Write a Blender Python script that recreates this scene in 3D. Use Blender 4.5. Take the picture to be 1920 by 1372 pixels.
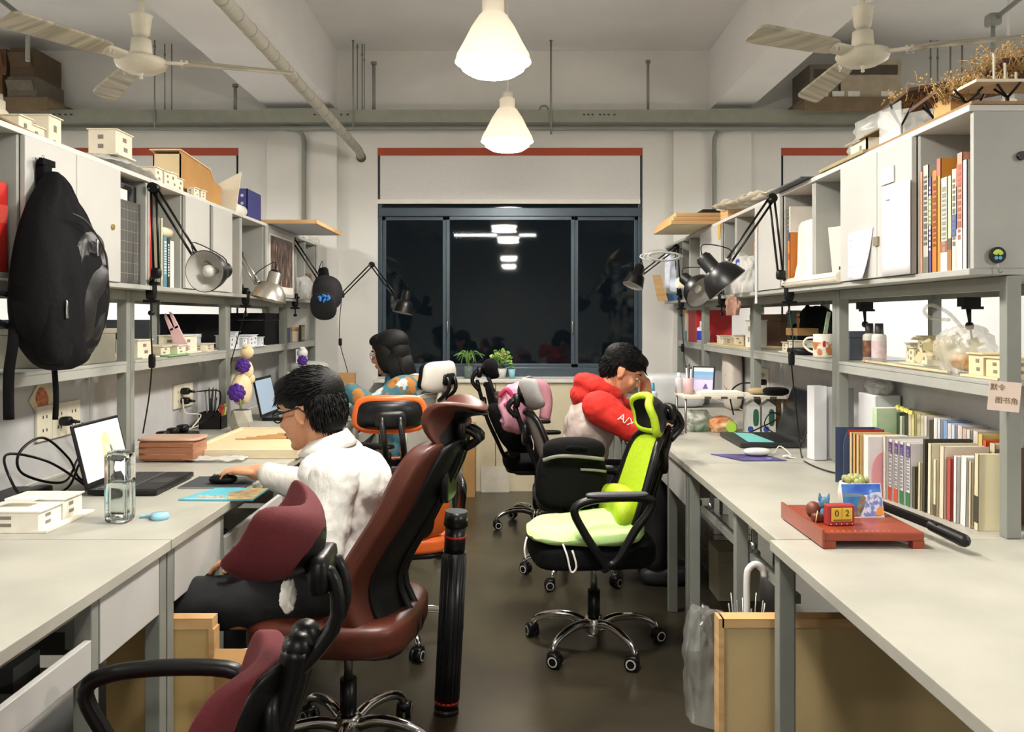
import bpy, bmesh, math, random
from mathutils import Vector, Matrix, Euler, noise
random.seed(7)
for o in list(bpy.data.objects): bpy.data.objects.remove(o)
SC = bpy.context.scene
COL = SC.collection
R = math.radians
# ---------------------------------------------------------------- camera, world, exposure
CX, CY, F, H = 957.0, 597.0, 1600.0, 1.36          # principal point and focal length in px of the 1920x1372 frame, eye height
cam = bpy.data.cameras.new('camera'); cam.sensor_width = 36; cam.lens = 36*F/1920
cam.shift_x = (960-CX)/1920; cam.shift_y = -(686-CY)/1920
cam.clip_start = .05
co = bpy.data.objects.new('camera', cam); COL.objects.link(co)
co.location = (0, 0, H); co.rotation_euler = (R(90), 0, 0)
SC.camera = co
w = bpy.data.worlds.new('night'); SC.world = w; w.use_nodes = True
w.node_tree.nodes['Background'].inputs[0].default_value = (.020, .028, .034, 1)
w.node_tree.nodes['Background'].inputs[1].default_value = .35
vs = SC.view_settings
vs.view_transform = 'Standard'; vs.look = 'None'; vs.gamma = 1; vs.use_curve_mapping = False
vs.exposure = -0.15
LAMPS = [(-.075, 3.7), (-.02, 5.36), (-.03, 2.25), (-.03, -1.4), (-.03, -3.8)]   # pendant lamps of this aisle
LAMPZ = 2.47
SIDEL = [(-3.25, 5.4), (-3.25, 3.0), (-3.25, .6), (3.15, 5.4), (3.15, 3.0), (3.15, .6)]   # pendants over the aisles beyond the shelves

def PY(x, y, Y): return Vector(((x-CX)/F*Y, Y, H-(y-CY)/F*Y))
def PX(x, y, X): return PY(x, y, X*F/(x-CX))
def PZ(x, y, Z): return PY(x, y, (H-Z)*F/(y-CY))
def YX(x, X): return X*F/(x-CX)

# ---------------------------------------------------------------- materials
def lin(c):
    if isinstance(c, str):
        c = c.lstrip('#'); c = [int(c[i:i+2], 16)/255 for i in (0, 2, 4)]
    return tuple(((v/12.92) if v <= .04045 else ((v+.055)/1.055)**2.4) for v in c[:3])
MC = {}
def M(col, rough=.5, metal=0, var=.06, scale=14, bump=0, bscale=80, emit=0, trans=0, stretch=(1, 1, 1), col2=None, alpha=1, coat=0, sheen=0, spec=.5, lo=.35, hi=.65):
    key = (str(col), rough, metal, var, scale, bump, bscale, emit, trans, stretch, str(col2), alpha, coat, sheen, spec, lo, hi)
    if key in MC: return MC[key]
    m = bpy.data.materials.new('mat_%d' % len(MC)); m.use_nodes = True
    nt = m.node_tree; N = nt.nodes; L = nt.links
    b = N['Principled BSDF']; c = lin(col)
    b.inputs['Roughness'].default_value = rough; b.inputs['Metallic'].default_value = metal
    b.inputs['Base Color'].default_value = (*c, 1); b.inputs['Specular IOR Level'].default_value = spec
    if trans: b.inputs['Transmission Weight'].default_value = trans; b.inputs['IOR'].default_value = 1.45
    if alpha < 1: b.inputs['Alpha'].default_value = alpha
    if coat: b.inputs['Coat Weight'].default_value = coat; b.inputs['Coat Roughness'].default_value = .15
    if sheen: b.inputs['Sheen Weight'].default_value = sheen
    if emit:
        b.inputs['Emission Color'].default_value = (*c, 1); b.inputs['Emission Strength'].default_value = emit
    if var or col2 or bump:
        tc = N.new('ShaderNodeTexCoord'); mp = N.new('ShaderNodeMapping'); mp.inputs['Scale'].default_value = stretch
        L.new(tc.outputs['Object'], mp.inputs['Vector'])
        if var or col2:
            nz = N.new('ShaderNodeTexNoise'); nz.inputs['Scale'].default_value = scale; nz.inputs['Detail'].default_value = 6
            L.new(mp.outputs['Vector'], nz.inputs['Vector'])
            rp = N.new('ShaderNodeValToRGB'); L.new(nz.outputs['Fac'], rp.inputs['Fac'])
            e = rp.color_ramp.elements; e[0].position = lo; e[1].position = hi
            c2 = lin(col2) if col2 else tuple(min(1, v*(1+var)) for v in c)
            c1 = c if col2 else tuple(v*(1-var) for v in c)
            e[0].color = (*c1, 1); e[1].color = (*c2, 1)
            L.new(rp.outputs['Color'], b.inputs['Base Color'])
        if bump:
            n2 = N.new('ShaderNodeTexNoise'); n2.inputs['Scale'].default_value = bscale; n2.inputs['Detail'].default_value = 4
            L.new(mp.outputs['Vector'], n2.inputs['Vector'])
            bp = N.new('ShaderNodeBump'); bp.inputs['Strength'].default_value = bump; bp.inputs['Distance'].default_value = .01
            L.new(n2.outputs['Fac'], bp.inputs['Height']); L.new(bp.outputs['Normal'], b.inputs['Normal'])
    MC[key] = m
    return m

WALL = M('#d9d8d4', .9, var=.03, scale=3, bump=.05, bscale=40)
CEIL = M('#e6e5e4', .95, var=.03, scale=2)
GREYP = M('#a4a59f', .55, var=.04, scale=9)            # grey painted steel and board
GREYD = M('#858881', .5, var=.05, scale=9)             # grey painted steel posts
DOORM = M('#b6b5b1', .5, var=.03, scale=5)
DESKM = M('#a9a79c', .42, var=.07, scale=5, bump=.02)
FRAME = M('#46545f', .35, metal=.3, var=.04)
BLACK = M('#0d0d0e', .45, var=.05, spec=.35)
BLKP = M('#0b0b0c', .36, var=.04, spec=.35)                      # black plastic
BLKF = M('#0a0b0d', .9, spec=.2, var=.2, scale=60, bump=.25, bscale=300)   # black fabric
CHROME = M('#d8d8d8', .12, metal=1, var=0)
STEEL = M('#9a9a98', .3, metal=.9, var=.03)
WHITE = M('#e6e3dc', .6, var=.03)
PAPER = M('#e4e1d8', .8, var=.03)
CREAM = M('#d8caa0', .7, var=.06, scale=6)
WOOD = M('#c79a63', .55, var=.0, col2='#dcb987', scale=4, stretch=(1, 1, 8))
CARD = M('#b28a58', .85, var=.06, scale=10)
PALE = M('#e2d9c4', .8, var=.04)                       # model board
SKIN = M('#c98f6b', .5, var=.06, scale=25, bump=.03, bscale=300)
HAIR = M('#060505', .6, spec=.22, var=.3, scale=80, bump=.3, bscale=200)
GLASS = M('#f2f6f5', .03, var=0, trans=1)

# ---------------------------------------------------------------- mesh builder
class MB:
    def __init__(s): s.v = []; s.f = []; s.m = []; s.s = []
    def add(s, vs, fs, mi=0, sm=False, T=None):
        o = len(s.v)
        for p in vs:
            p = Vector(p); s.v.append(T @ p if T else p)
        for f in fs: s.f.append([i+o for i in f]); s.m.append(mi); s.s.append(sm)
        return s
    def box(s, a, b, mi=0, T=None):
        x0, x1 = sorted((a[0], b[0])); y0, y1 = sorted((a[1], b[1])); z0, z1 = sorted((a[2], b[2]))
        vs = [(x, y, z) for x in (x0, x1) for y in (y0, y1) for z in (z0, z1)]
        return s.add(vs, [(0, 1, 3, 2), (4, 6, 7, 5), (0, 4, 5, 1), (2, 3, 7, 6), (0, 2, 6, 4), (1, 5, 7, 3)], mi, False, T)
    def cbox(s, c, d, rot=(0, 0, 0), mi=0):
        T = Matrix.Translation(c) @ Euler(rot).to_matrix().to_4x4()
        return s.box((-d[0]/2, -d[1]/2, -d[2]/2), (d[0]/2, d[1]/2, d[2]/2), mi, T)
    def cyl(s, p0, p1, r0, r1=None, n=16, mi=0, sm=True):
        p0 = Vector(p0); p1 = Vector(p1); r1 = r0 if r1 is None else r1
        q = (p1-p0).to_track_quat('Z', 'Y').to_matrix().to_4x4(); q.translation = p0; h = (p1-p0).length
        vs = []
        for z, r in ((0, r0), (h, r1)):
            for i in range(n):
                a = 2*math.pi*i/n; vs.append((r*math.cos(a), r*math.sin(a), z))
        s.add(vs, [(i, (i+1) % n, n+(i+1) % n, n+i) for i in range(n)], mi, sm, q)
        o = len(s.v)-2*n
        for f in (list(range(n))[::-1], list(range(n, 2*n))): s.f.append([i+o for i in f]); s.m.append(mi); s.s.append(False)
        return s
    def tube(s, pts, r, n=8, mi=0, closed=False):
        pts = [Vector(p) for p in pts]; k = len(pts); rs = r if isinstance(r, (list, tuple)) else [r]*k
        vs = []; up = None
        for i, p in enumerate(pts):
            a = pts[(i-1) % k] if (closed or i) else p; b = pts[(i+1) % k] if (closed or i < k-1) else p
            t = (b-a).normalized()
            if up is None:
                up = Vector((0, 0, 1)) if abs(t.z) < .9 else Vector((1, 0, 0))
            sd = t.cross(up).normalized(); up = sd.cross(t).normalized()
            for j in range(n):
                an = 2*math.pi*j/n; vs.append(p+(sd*math.cos(an)+up*math.sin(an))*rs[i])
        fs = []
        for i in range(k if closed else k-1):
            for j in range(n):
                a = i*n+j; b = i*n+(j+1) % n; c = ((i+1) % k)*n+(j+1) % n; d = ((i+1) % k)*n+j
                fs.append((a, b, c, d))
        s.add(vs, fs, mi, True)
        if not closed:
            o = len(s.v)-k*n
            for f in (list(range(n))[::-1], list(range((k-1)*n, k*n))): s.f.append([i+o for i in f]); s.m.append(mi); s.s.append(False)
        return s
    def lathe(s, prof, n=24, T=None, mi=0, sm=True, cap=True):
        vs = []; fs = []
        for r, z in prof:
            for i in range(n):
                a = 2*math.pi*i/n; vs.append((r*math.cos(a), r*math.sin(a), z))
        for k in range(len(prof)-1):
            for i in range(n): fs.append((k*n+i, k*n+(i+1) % n, (k+1)*n+(i+1) % n, (k+1)*n+i))
        if cap:
            if prof[0][0] > .0005: fs.append(tuple(range(n))[::-1])
            if prof[-1][0] > .0005: fs.append(tuple(range((len(prof)-1)*n, len(prof)*n)))
        return s.add(vs, fs, mi, sm, T)
    def sb(s, c, d, k=4, n=6, rot=None, fn=None, mi=0, sm=True):
        """rounded box (superellipsoid) of size d; fn deforms unit coordinates"""
        T = Matrix.Translation(c)
        if rot is not None: T = T @ (rot if isinstance(rot, Matrix) else Euler(rot).to_matrix().to_4x4())
        idx = {}; vs = []; fs = []
        def vid(x, y, z):
            key = (x, y, z)
            if key not in idx:
                p = Vector((x, y, z))*(2/n)-Vector((1, 1, 1))
                q = Vector([math.sin(a*math.pi/2*.5)/math.sin(math.pi/4) for a in p])
                l = (abs(q.x)**k+abs(q.y)**k+abs(q.z)**k)**(1/k); q = q/l
                idx[key] = len(vs)
                vs.append(fn(q) if fn else Vector((q.x*d[0]/2, q.y*d[1]/2, q.z*d[2]/2)))
            return idx[key]
        for a in range(n):
            for b in range(n):
                fs.append((vid(a, b, 0), vid(a, b+1, 0), vid(a+1, b+1, 0), vid(a+1, b, 0)))
                fs.append((vid(a, b, n), vid(a+1, b, n), vid(a+1, b+1, n), vid(a, b+1, n)))
                fs.append((vid(0, a, b), vid(0, a, b+1), vid(0, a+1, b+1), vid(0, a+1, b)))
                fs.append((vid(n, a, b), vid(n, a+1, b), vid(n, a+1, b+1), vid(n, a, b+1)))
                fs.append((vid(a, 0, b), vid(a+1, 0, b), vid(a+1, 0, b+1), vid(a, 0, b+1)))
                fs.append((vid(a, n, b), vid(a, n, b+1), vid(a+1, n, b+1), vid(a+1, n, b)))
        return s.add(vs, fs, mi, sm, T)
    def ell(s, c, r, T=None, n=6, mi=0):
        T2 = (T or Matrix.Identity(4)) @ Matrix.Translation(c)
        o = len(s.v); s.sb((0, 0, 0), (2*r[0], 2*r[1], 2*r[2]), 2, n, mi=mi)
        for i in range(o, len(s.v)): s.v[i] = T2 @ s.v[i]
        return s
    def cap(s, p0, p1, r0, r1=None, n=12, T=None, mi=0):
        p0 = Vector(p0); p1 = Vector(p1)
        if T: p0 = T @ p0; p1 = T @ p1
        r1 = r0 if r1 is None else r1; d = p1-p0; h = d.length
        q = d.to_track_quat('Z', 'Y').to_matrix().to_4x4(); q.translation = p0
        pr = [(r0*math.sin(a), -r0*math.cos(a)) for a in [math.pi/2*i/4 for i in range(5)]]
        pr += [(r1*math.cos(a), h+r1*math.sin(a)) for a in [math.pi/2*i/4 for i in range(5)]]
        pr[0] = (.0004, pr[0][1]); pr[-1] = (.0004, pr[-1][1])
        return s.lathe(pr, n, q, mi)
    def prism(s, poly, ax, a, b, mi=0, T=None):
        """extrude a 2-D polygon along axis ax ('x': poly is (y,z); 'y': (x,z); 'z': (x,y))"""
        f = {'x': lambda p, t: (t, p[0], p[1]), 'y': lambda p, t: (p[0], t, p[1]), 'z': lambda p, t: (p[0], p[1], t)}[ax]
        n = len(poly); vs = [f(p, a) for p in poly]+[f(p, b) for p in poly]
        return s.add(vs, [tuple(range(n))[::-1], tuple(range(n, 2*n))]+[(i, (i+1) % n, n+(i+1) % n, n+i) for i in range(n)], mi, False, T)
    def quad(s, a, b, c, d, mi=0): return s.add([a, b, c, d], [(0, 1, 2, 3)], mi)
    def sheet(s, fn, nu, nv, mi=0, sm=True):
        vs = [fn(i/nu, j/nv) for i in range(nu+1) for j in range(nv+1)]
        return s.add(vs, [(i*(nv+1)+j, (i+1)*(nv+1)+j, (i+1)*(nv+1)+j+1, i*(nv+1)+j+1) for i in range(nu) for j in range(nv)], mi, sm)
    def mesh(s, name, mats, inv=None):
        me = bpy.data.meshes.new(name)
        me.from_pydata([inv @ p if inv else p for p in s.v], [], s.f)
        for m in (mats if isinstance(mats, (list, tuple)) else [mats]): me.materials.append(m)
        me.polygons.foreach_set('material_index', s.m); me.polygons.foreach_set('use_smooth', s.s)
        bm = bmesh.new(); bm.from_mesh(me); bmesh.ops.recalc_face_normals(bm, faces=bm.faces); bm.to_mesh(me); bm.free()
        me.update(); return me

INV = {}
def tag(o, label=None, cat=None, group=None, kind=None):
    if label: o['label'] = label
    if cat: o['category'] = cat
    if group: o['group'] = group
    if kind: o['kind'] = kind
    return o
def thing(name, label, cat, loc=(0, 0, 0), rz=0, group=None, local=False, kind=None):
    """an Empty at the base of a thing; its parts are given in world coordinates unless local"""
    o = bpy.data.objects.new(name, None); COL.objects.link(o); o.empty_display_size = .05
    o.location = loc; o.rotation_euler = (0, 0, rz); tag(o, label, cat, group, kind)
    INV[o] = None if local else (Matrix.Translation(loc) @ Matrix.Rotation(rz, 4, 'Z')).inverted()
    return o
def part(par, name, mb, mats, label=None, bevel=0, kind=None, mods=None):
    o = bpy.data.objects.new(name, mb.mesh(name, mats, INV.get(par))); COL.objects.link(o); o.parent = par
    INV[o] = INV.get(par)
    if label: o['label'] = label
    if kind: o['kind'] = kind
    finish(o, bevel, mods); return o
def finish(o, bevel, mods):
    if bevel:
        b = o.modifiers.new('b', 'BEVEL'); b.width = bevel; b.segments = 2; b.limit_method = 'ANGLE'
    for m in (mods or []):
        if m[0] == 'remesh':
            r = o.modifiers.new('r', 'REMESH'); r.mode = 'VOXEL'; r.voxel_size = m[1]; r.use_smooth_shade = True
        elif m[0] == 'smooth':
            r = o.modifiers.new('s', 'SMOOTH'); r.factor = .5; r.iterations = m[1]
        elif m[0] == 'solid':
            r = o.modifiers.new('t', 'SOLIDIFY'); r.thickness = m[1]; r.offset = 0
        elif m[0] == 'noise':
            t = bpy.data.textures.new('n', 'CLOUDS'); t.noise_scale = m[2]
            r = o.modifiers.new('d', 'DISPLACE'); r.texture = t; r.strength = m[1]; r.mid_level = .5
        elif m[0] == 'sub':
            r = o.modifiers.new('u', 'SUBSURF'); r.levels = m[1]; r.render_levels = m[1]
def single(name, label, cat, mb, mats, group=None, kind=None, bevel=0, mods=None):
    xs = [p.x for p in mb.v]; ys = [p.y for p in mb.v]; zs = [p.z for p in mb.v]
    loc = Vector(((min(xs)+max(xs))/2, (min(ys)+max(ys))/2, min(zs)))
    o = bpy.data.objects.new(name, mb.mesh(name, mats, Matrix.Translation(-loc))); COL.objects.link(o)
    o.location = loc; tag(o, label, cat, group, kind); INV[o] = Matrix.Translation(-loc); finish(o, bevel, mods); return o
def struct(name, mb, mats, **k): return single(name, None, None, mb, mats, kind='structure', **k)
def lerp(a, b, t): return a+(b-a)*t
def curve(pts, t):
    """Catmull-Rom through pts, t in 0..1"""
    n = len(pts)-1; x = min(max(t, 0), .99999)*n; i = int(x); f = x-i
    P = [Vector(pts[min(max(j, 0), n)]) for j in (i-1, i, i+1, i+2)]
    return .5*((2*P[1])+(P[2]-P[0])*f+(2*P[0]-5*P[1]+4*P[2]-P[3])*f*f+(3*P[1]-P[0]-3*P[2]+P[3])*f**3)
def smoothpath(pts, n=24): return [curve(pts, i/n) for i in range(n+1)]
# ---------------------------------------------------------------- the room
YW = 6.95; ZC = 3.54; XW = 4.7; YB = -5.6
FLOORM = M('#2b2820', .28, var=.0, col2='#474030', scale=2.2, bump=.04, bscale=25, lo=.3, hi=.75)
struct('floor', MB().box((-XW-.2, YB-.2, -.1), (XW+.2, YW+.3, 0)), FLOORM)
struct('ceiling', MB().box((-XW-.2, YB-.2, ZC), (XW+.2, YW+.3, ZC+.1)), CEIL)
struct('wall_left', MB().box((-XW-.2, YB-.2, 0), (-XW, YW+.3, ZC)), WALL)
struct('wall_right', MB().box((XW, YB-.2, 0), (XW+.2, YW+.3, ZC)), WALL)
struct('wall_front', MB().box((-XW, YB-.2, 0), (XW, YB, ZC)), WALL)
WIN = [(-1.082, 1.077), (-4.4, -2.215), (2.205, 4.4)]
WZ0, WZ1 = .885, 2.75
wb = MB()
xs = [-XW, -4.4, -2.215, -1.082, 1.077, 2.205, 4.4, XW]
for i in range(7):
    a, b = xs[i], xs[i+1]
    if i in (1, 3, 5):
        wb.box((a, YW, 0), (b, YW+.3, WZ0)); wb.box((a, YW, WZ1), (b, YW+.3, ZC))
    else: wb.box((a, YW, 0), (b, YW+.3, ZC))
struct('wall_back', wb, WALL)
# beams and columns
struct('trim_1', MB().box((-1.963, YB, 3.055), (-1.412, YW, ZC)), CEIL)
struct('trim_2', MB().box((1.62, YB, 3.055), (1.93, YW, ZC)), CEIL)
struct('trim_3', MB().box((-1.963, YW-.07, 0), (-1.40, YW, 3.055)), WALL)
struct('trim_4', MB().box((1.32, YW-.05, 0), (1.95, YW, 3.055)), WALL)
# windows
PANE = bpy.data.materials.new('pane_glass'); PANE.use_nodes = True
nt = PANE.node_tree; nt.nodes.clear(); out = nt.nodes.new('ShaderNodeOutputMaterial')
mx = nt.nodes.new('ShaderNodeMixShader'); fr = nt.nodes.new('ShaderNodeFresnel'); fr.inputs[0].default_value = 1.34
tr = nt.nodes.new('ShaderNodeBsdfTransparent'); tr.inputs[0].default_value = (.75, .82, .85, 1)
gl = nt.nodes.new('ShaderNodeBsdfGlossy'); gl.inputs['Roughness'].default_value = .03
for a, b in ((fr.outputs[0], mx.inputs[0]), (tr.outputs[0], mx.inputs[1]), (gl.outputs[0], mx.inputs[2]), (mx.outputs[0], out.inputs[0])): nt.links.new(a, b)
def window(n, x0, x1, mull):
    t = thing('window_%d' % n, None, None, ((x0+x1)/2, YW+.1, WZ0), kind='structure')
    y0, y1 = YW+.03, YW+.12
    f = MB(); e = .03
    f.box((x0, y0, WZ0), (x0+e, y1, WZ1)).box((x1-e, y0, WZ0), (x1, y1, WZ1)).box((x0, y0, WZ0), (x1, y1, WZ0+.075)).box((x0, y0, WZ1-.04), (x1, y1, WZ1))
    f.box((x0, y0-.012, 2.195), (x1, y1, 2.265))
    part(t, 'window_frame', f, FRAME, bevel=.004)
    edges = [x0+e]+mull+[x1-e]
    for i in range(len(edges)-1):
        a, b = edges[i], edges[i+1]; d = .0 if i % 2 else .022
        s = MB(); q = .03
        z0, z1 = WZ0+.075, 2.195
        s.box((a, y0+d, z0), (a+q, y0+d+.03, z1)).box((b-q, y0+d, z0), (b, y0+d+.03, z1)).box((a, y0+d, z0), (b, y0+d+.03, z0+q)).box((a, y0+d, z1-q), (b, y0+d+.03, z1))
        so = part(t, 'sash', s, FRAME, bevel=.003)
        part(so, 'pane', MB().box((a+q, y0+d+.013, z0+q), (b-q, y0+d+.017, z1-q)), PANE)
        if i == 1 and n == 1:
            for hx in (a+.012, b-.018):
                part(so, 'latch', MB().sb((hx, y0+d-.012, 1.29), (.016, .022, .11), 4, 4), STEEL)
    part(t, 'pane', MB().box((x0+e, y0+.03, 2.265), (x1-e, y0+.034, WZ1-.04)), PANE)
window(1, *WIN[0], [PY(836, 0, YW).x, PY(1078, 0, YW).x])
window(2, *WIN[1], [-3.7, -2.9])
window(3, *WIN[2], [2.9, 3.7])
# roller blinds with orange-red valances
BLIND = M('#d6d7d6', .8, var=.02, scale=40)
VAL = M('#a8492f', .7, var=.04)
for (x0, x1), zb, lab in ((WIN[0], 2.295, 'white roller blind half lowered over the middle window'), (WIN[1], 1.35, 'white roller blind lowered far behind the backpack shelves'), (WIN[2], .93, 'white roller blind lowered almost to the sill behind the bookshelf')):
    t = thing('roller_blind', lab, 'blind', ((x0+x1)/2, YW+.01, zb), group='roller blinds')
    part(t, 'blind_fabric', MB().box((x0+.02, YW+.008, zb+.02), (x1-.02, YW+.012, WZ1)), BLIND)
    part(t, 'valance', MB().box((x0+.002, YW-.002, WZ1-.062), (x1-.002, YW+.007, WZ1-.002)), VAL, 'rust red valance strip')
    part(t, 'bottom_bar', MB().box((x0-.005, YW-.004, zb), (x1-.02, YW+.016, zb+.035)), WHITE)
# low parapet cupboard under the window, closing the aisle
wm = M('#d3c9ab', .7, var=.04, scale=3)
lb = thing('window_ledge', 'cream boxed-in ledge under the dark window, carrying potted plants', 'ledge', (-.1, 6.85, 0))
part(lb, 'front_panel', MB().box((-.905, 6.72, 0), (-.12, 6.945, .855)), wm)
part(lb, 'front_panel', MB().box((-.115, 6.72, 0), (.71, 6.945, .855)), wm)
part(lb, 'ledge_top', MB().box((-1.08, 6.70, .855), (1.07, 6.948, .882)), M('#d9d6cc', .35, var=.04), bevel=.003)
# cable tray and hangers along the back wall
tm = M('#8d8f84', .5, metal=.1, var=.05)
t = thing('cable_tray', 'grey steel cable tray running along the back wall above the windows', 'cable tray', (0, 6.75, 2.855))
part(t, 'tray_channel', MB().box((-XW, 6.70, 2.905), (XW, 6.706, 3.0)).box((-XW, 6.70, 2.9), (XW, 6.86, 2.906)).box((-XW, 6.855, 2.905), (XW, 6.86, 3.0)), tm)
part(t, 'conduit', MB().cyl((-XW, 6.78, 2.872), (XW, 6.78, 2.872), .02, n=10), GREYD)
for px in (590, 600, 612, 640, 652, 1095, 1103, 1111, 1125, 1133, 1141, 1152, 1640, 1650, 1660, 90, 101, 112, 123, 134): part(t, 'slot', MB().box((PY(px, 0, 6.7).x-.008, 6.694, 2.955), (PY(px, 0, 6.7).x+.008, 6.699, 2.966)), M('#3a3b38', .8, var=0))
for i, (px, top, bot, r) in enumerate(((290, 85, 243, .006), (309, 100, 212, .005), (322, 118, 212, .005), (441, 158, 212, .014), (662, 73, 243, .006), (670, 86, 214, .005), (679, 100, 214, .005), (683, 110, 214, .004), (701, 116, 214, .013), (1033, 72, 252, .008), (1215, 113, 212, .011), (1745, 106, 240, .006), (1758, 106, 240, .006), (1782, 82, 240, .007), (1804, 68, 240, .007))):
    Y = 6.69 if bot > 230 else 6.78
    a, b = PY(px, top, Y), PY(px, bot, Y)
    rod = MB().cyl((a.x, Y, ZC if r < .009 else min(ZC, a.z)), (a.x, Y, max(b.z, 3.0) if Y > 6.7 else b.z), r, n=8)
    rod.cyl((a.x, Y, a.z-.02), (a.x, Y, a.z), r*1.8, n=8)
    side = 'left of the pillars' if px < 500 else 'beside the ceiling pipe' if px < 720 else 'behind the pendant lamps' if px < 1300 else 'above the dried plant model'
    single('hanger_rod', 'thin dark steel hanger rod of the cable tray '+side, 'rod', rod, GREYD, group='hanger rods '+side)
t = thing('cable_gland', 'small crumpled steel cable clip on the tray beside a hanger rod', 'clip', PY(1020, 210, 6.75))
part(t, 'clip_strap', MB().tube([PY(1020, 205, 6.75)+Vector((.035*math.cos(a), .0, .03*math.sin(a))) for a in [k*.6 for k in range(11)]], .008, 6), STEEL)
# vertical conduits on the back wall
for px, bot, lab in ((569, 400, 'grey vertical conduit on the wall left of the middle window'), (1340, 372, 'grey vertical conduit on the wall right of the middle window')):
    a = PY(px, 250, 6.85); b = PY(px, bot, 6.85); d = -.06 if px < 900 else .06
    single('wall_conduit', lab, 'conduit', MB().tube(smoothpath([(a.x+d*2, 6.80, 2.87), (a.x+d*.6, 6.80, 2.86), (a.x, 6.85, 2.80), (a.x, 6.86, 2.6)], 14)+[(b.x, 6.86, 1.5)], .019, 8), GREYD)
# big pipe below the left beam
pm = M('#a9a79c', .75, var=.06, scale=8, stretch=(1, 6, 1), bump=.1, bscale=40)
t = thing('ceiling_pipe', 'long pale pipe with taped joints running below the left ceiling beam', 'pipe', (-1.177, 3, 2.63))
part(t, 'pipe_run', MB().tube([(-1.177, -1, 2.665), (-1.177, 6.6, 2.665), (-1.18, 6.74, 2.64)], .033, 14), pm)
for k in range(30): part(t, 'joint_ring', MB().tube([(-1.177, 1+k*.19, 2.665), (-1.177, 1.006+k*.19, 2.665)], .0345, 14), M('#8f8d82', .8, var=.05))
part(t, 'pipe_mouth', MB().cyl((-1.18, 6.73, 2.642), (-1.182, 6.765, 2.632), .038, n=16), M('#4a4842', .8, var=.05))
# junction boxes with conduits under the ceiling
for sx, px, py in ((-1, 52, 40), (1, 1862, 38)):
    Y = 4.3; c = PY(px, py, Y)
    t = thing('junction_box', 'small grey conduit junction box under the ceiling on the '+('backpack side' if sx < 0 else 'bookshelf side'), 'junction box', c)
    part(t, 'box_body', MB().sb(c, (.065, .065, .065), 6, 4), GREYD)
    part(t, 'conduit_down', MB().cyl(c, (c.x, c.y, c.z-.2), .011, n=8), GREYD)
    e = c+Vector((sx*.25, -.85, .28))
    part(t, 'conduit_run', MB().cyl(c, e, .013, n=8).cyl(e, (e.x, e.y, ZC), .013, n=8), GREYD)
# loft boards at tray height with stored boxes
bdm = M('#6f5f48', .8, var=.1)
for x0, x1, lab in ((2.22, 3.05, 'brown storage board resting on the tray above the bookshelf side'), (-4.3, -3.5, 'brown storage board resting on the tray in the far left corner')):
    single('storage_board', lab, 'board', MB().box((x0, 6.45, 3.0), (x1, 6.93, 3.035)).box((x0, 6.45, 2.93), (x1, 6.47, 3.0)), bdm)
bx = [(2.28, 2.50, .26, '#6d675d', 'dark grey carton on the high board beside the right beam'), (2.52, 2.98, .30, '#a59a86', 'wide pale carton with dark tape on the high storage board')]
for x0, x1, h, c, lab in bx:
    t = thing('storage_carton', lab, 'carton', ((x0+x1)/2, 6.7, 3.035), group='stored cartons near the ceiling')
    part(t, 'carton_body', MB().box((x0, 6.5, 3.036), (x1, 6.9, 3.036+h)), M(c, .85, var=.08))
    part(t, 'tape', MB().box((x0+.03, 6.496, 3.036+h*.6), (x1-.03, 6.4995, 3.036+h*.85)), M('#4b4238', .7, var=.1))
    for k in range(2): part(t, 'label_patch', MB().box((x0+.05+k*(x1-x0)*.55, 6.495, 3.05), (x0+.05+k*(x1-x0)*.55+.09, 6.4995, 3.09)), PAPER)
for x0, x1, z0, h, c, lab in ((-4.2, -3.86, 3.036, .17, '#7a5b3a', 'lower brown cardboard carton stacked in the far left corner'), (-4.15, -3.83, 3.207, .20, '#6a4d33', 'upper brown cardboard carton stacked in the far left corner'), (-3.82, -3.6, 3.036, .16, '#70685c', 'grey carton beside the brown cartons in the far left corner'), (-3.8, -3.62, 3.197, .22, '#5a4a38', 'narrow dark carton on top of the grey carton in the corner')):
    t = thing('storage_carton', lab, 'carton', ((x0+x1)/2, 6.7, z0), group='stored cartons near the ceiling')
    part(t, 'carton_body', MB().box((x0, 6.48, z0), (x1, 6.88, z0+h)), M(c, .85, var=.08))
    part(t, 'flap', MB().cbox(((x0+x1)/2, 6.45, z0+h*.55), ((x1-x0)*.9, .006, h*.5), (.5, 0, 0)), M(c, .8, var=.12))
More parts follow.
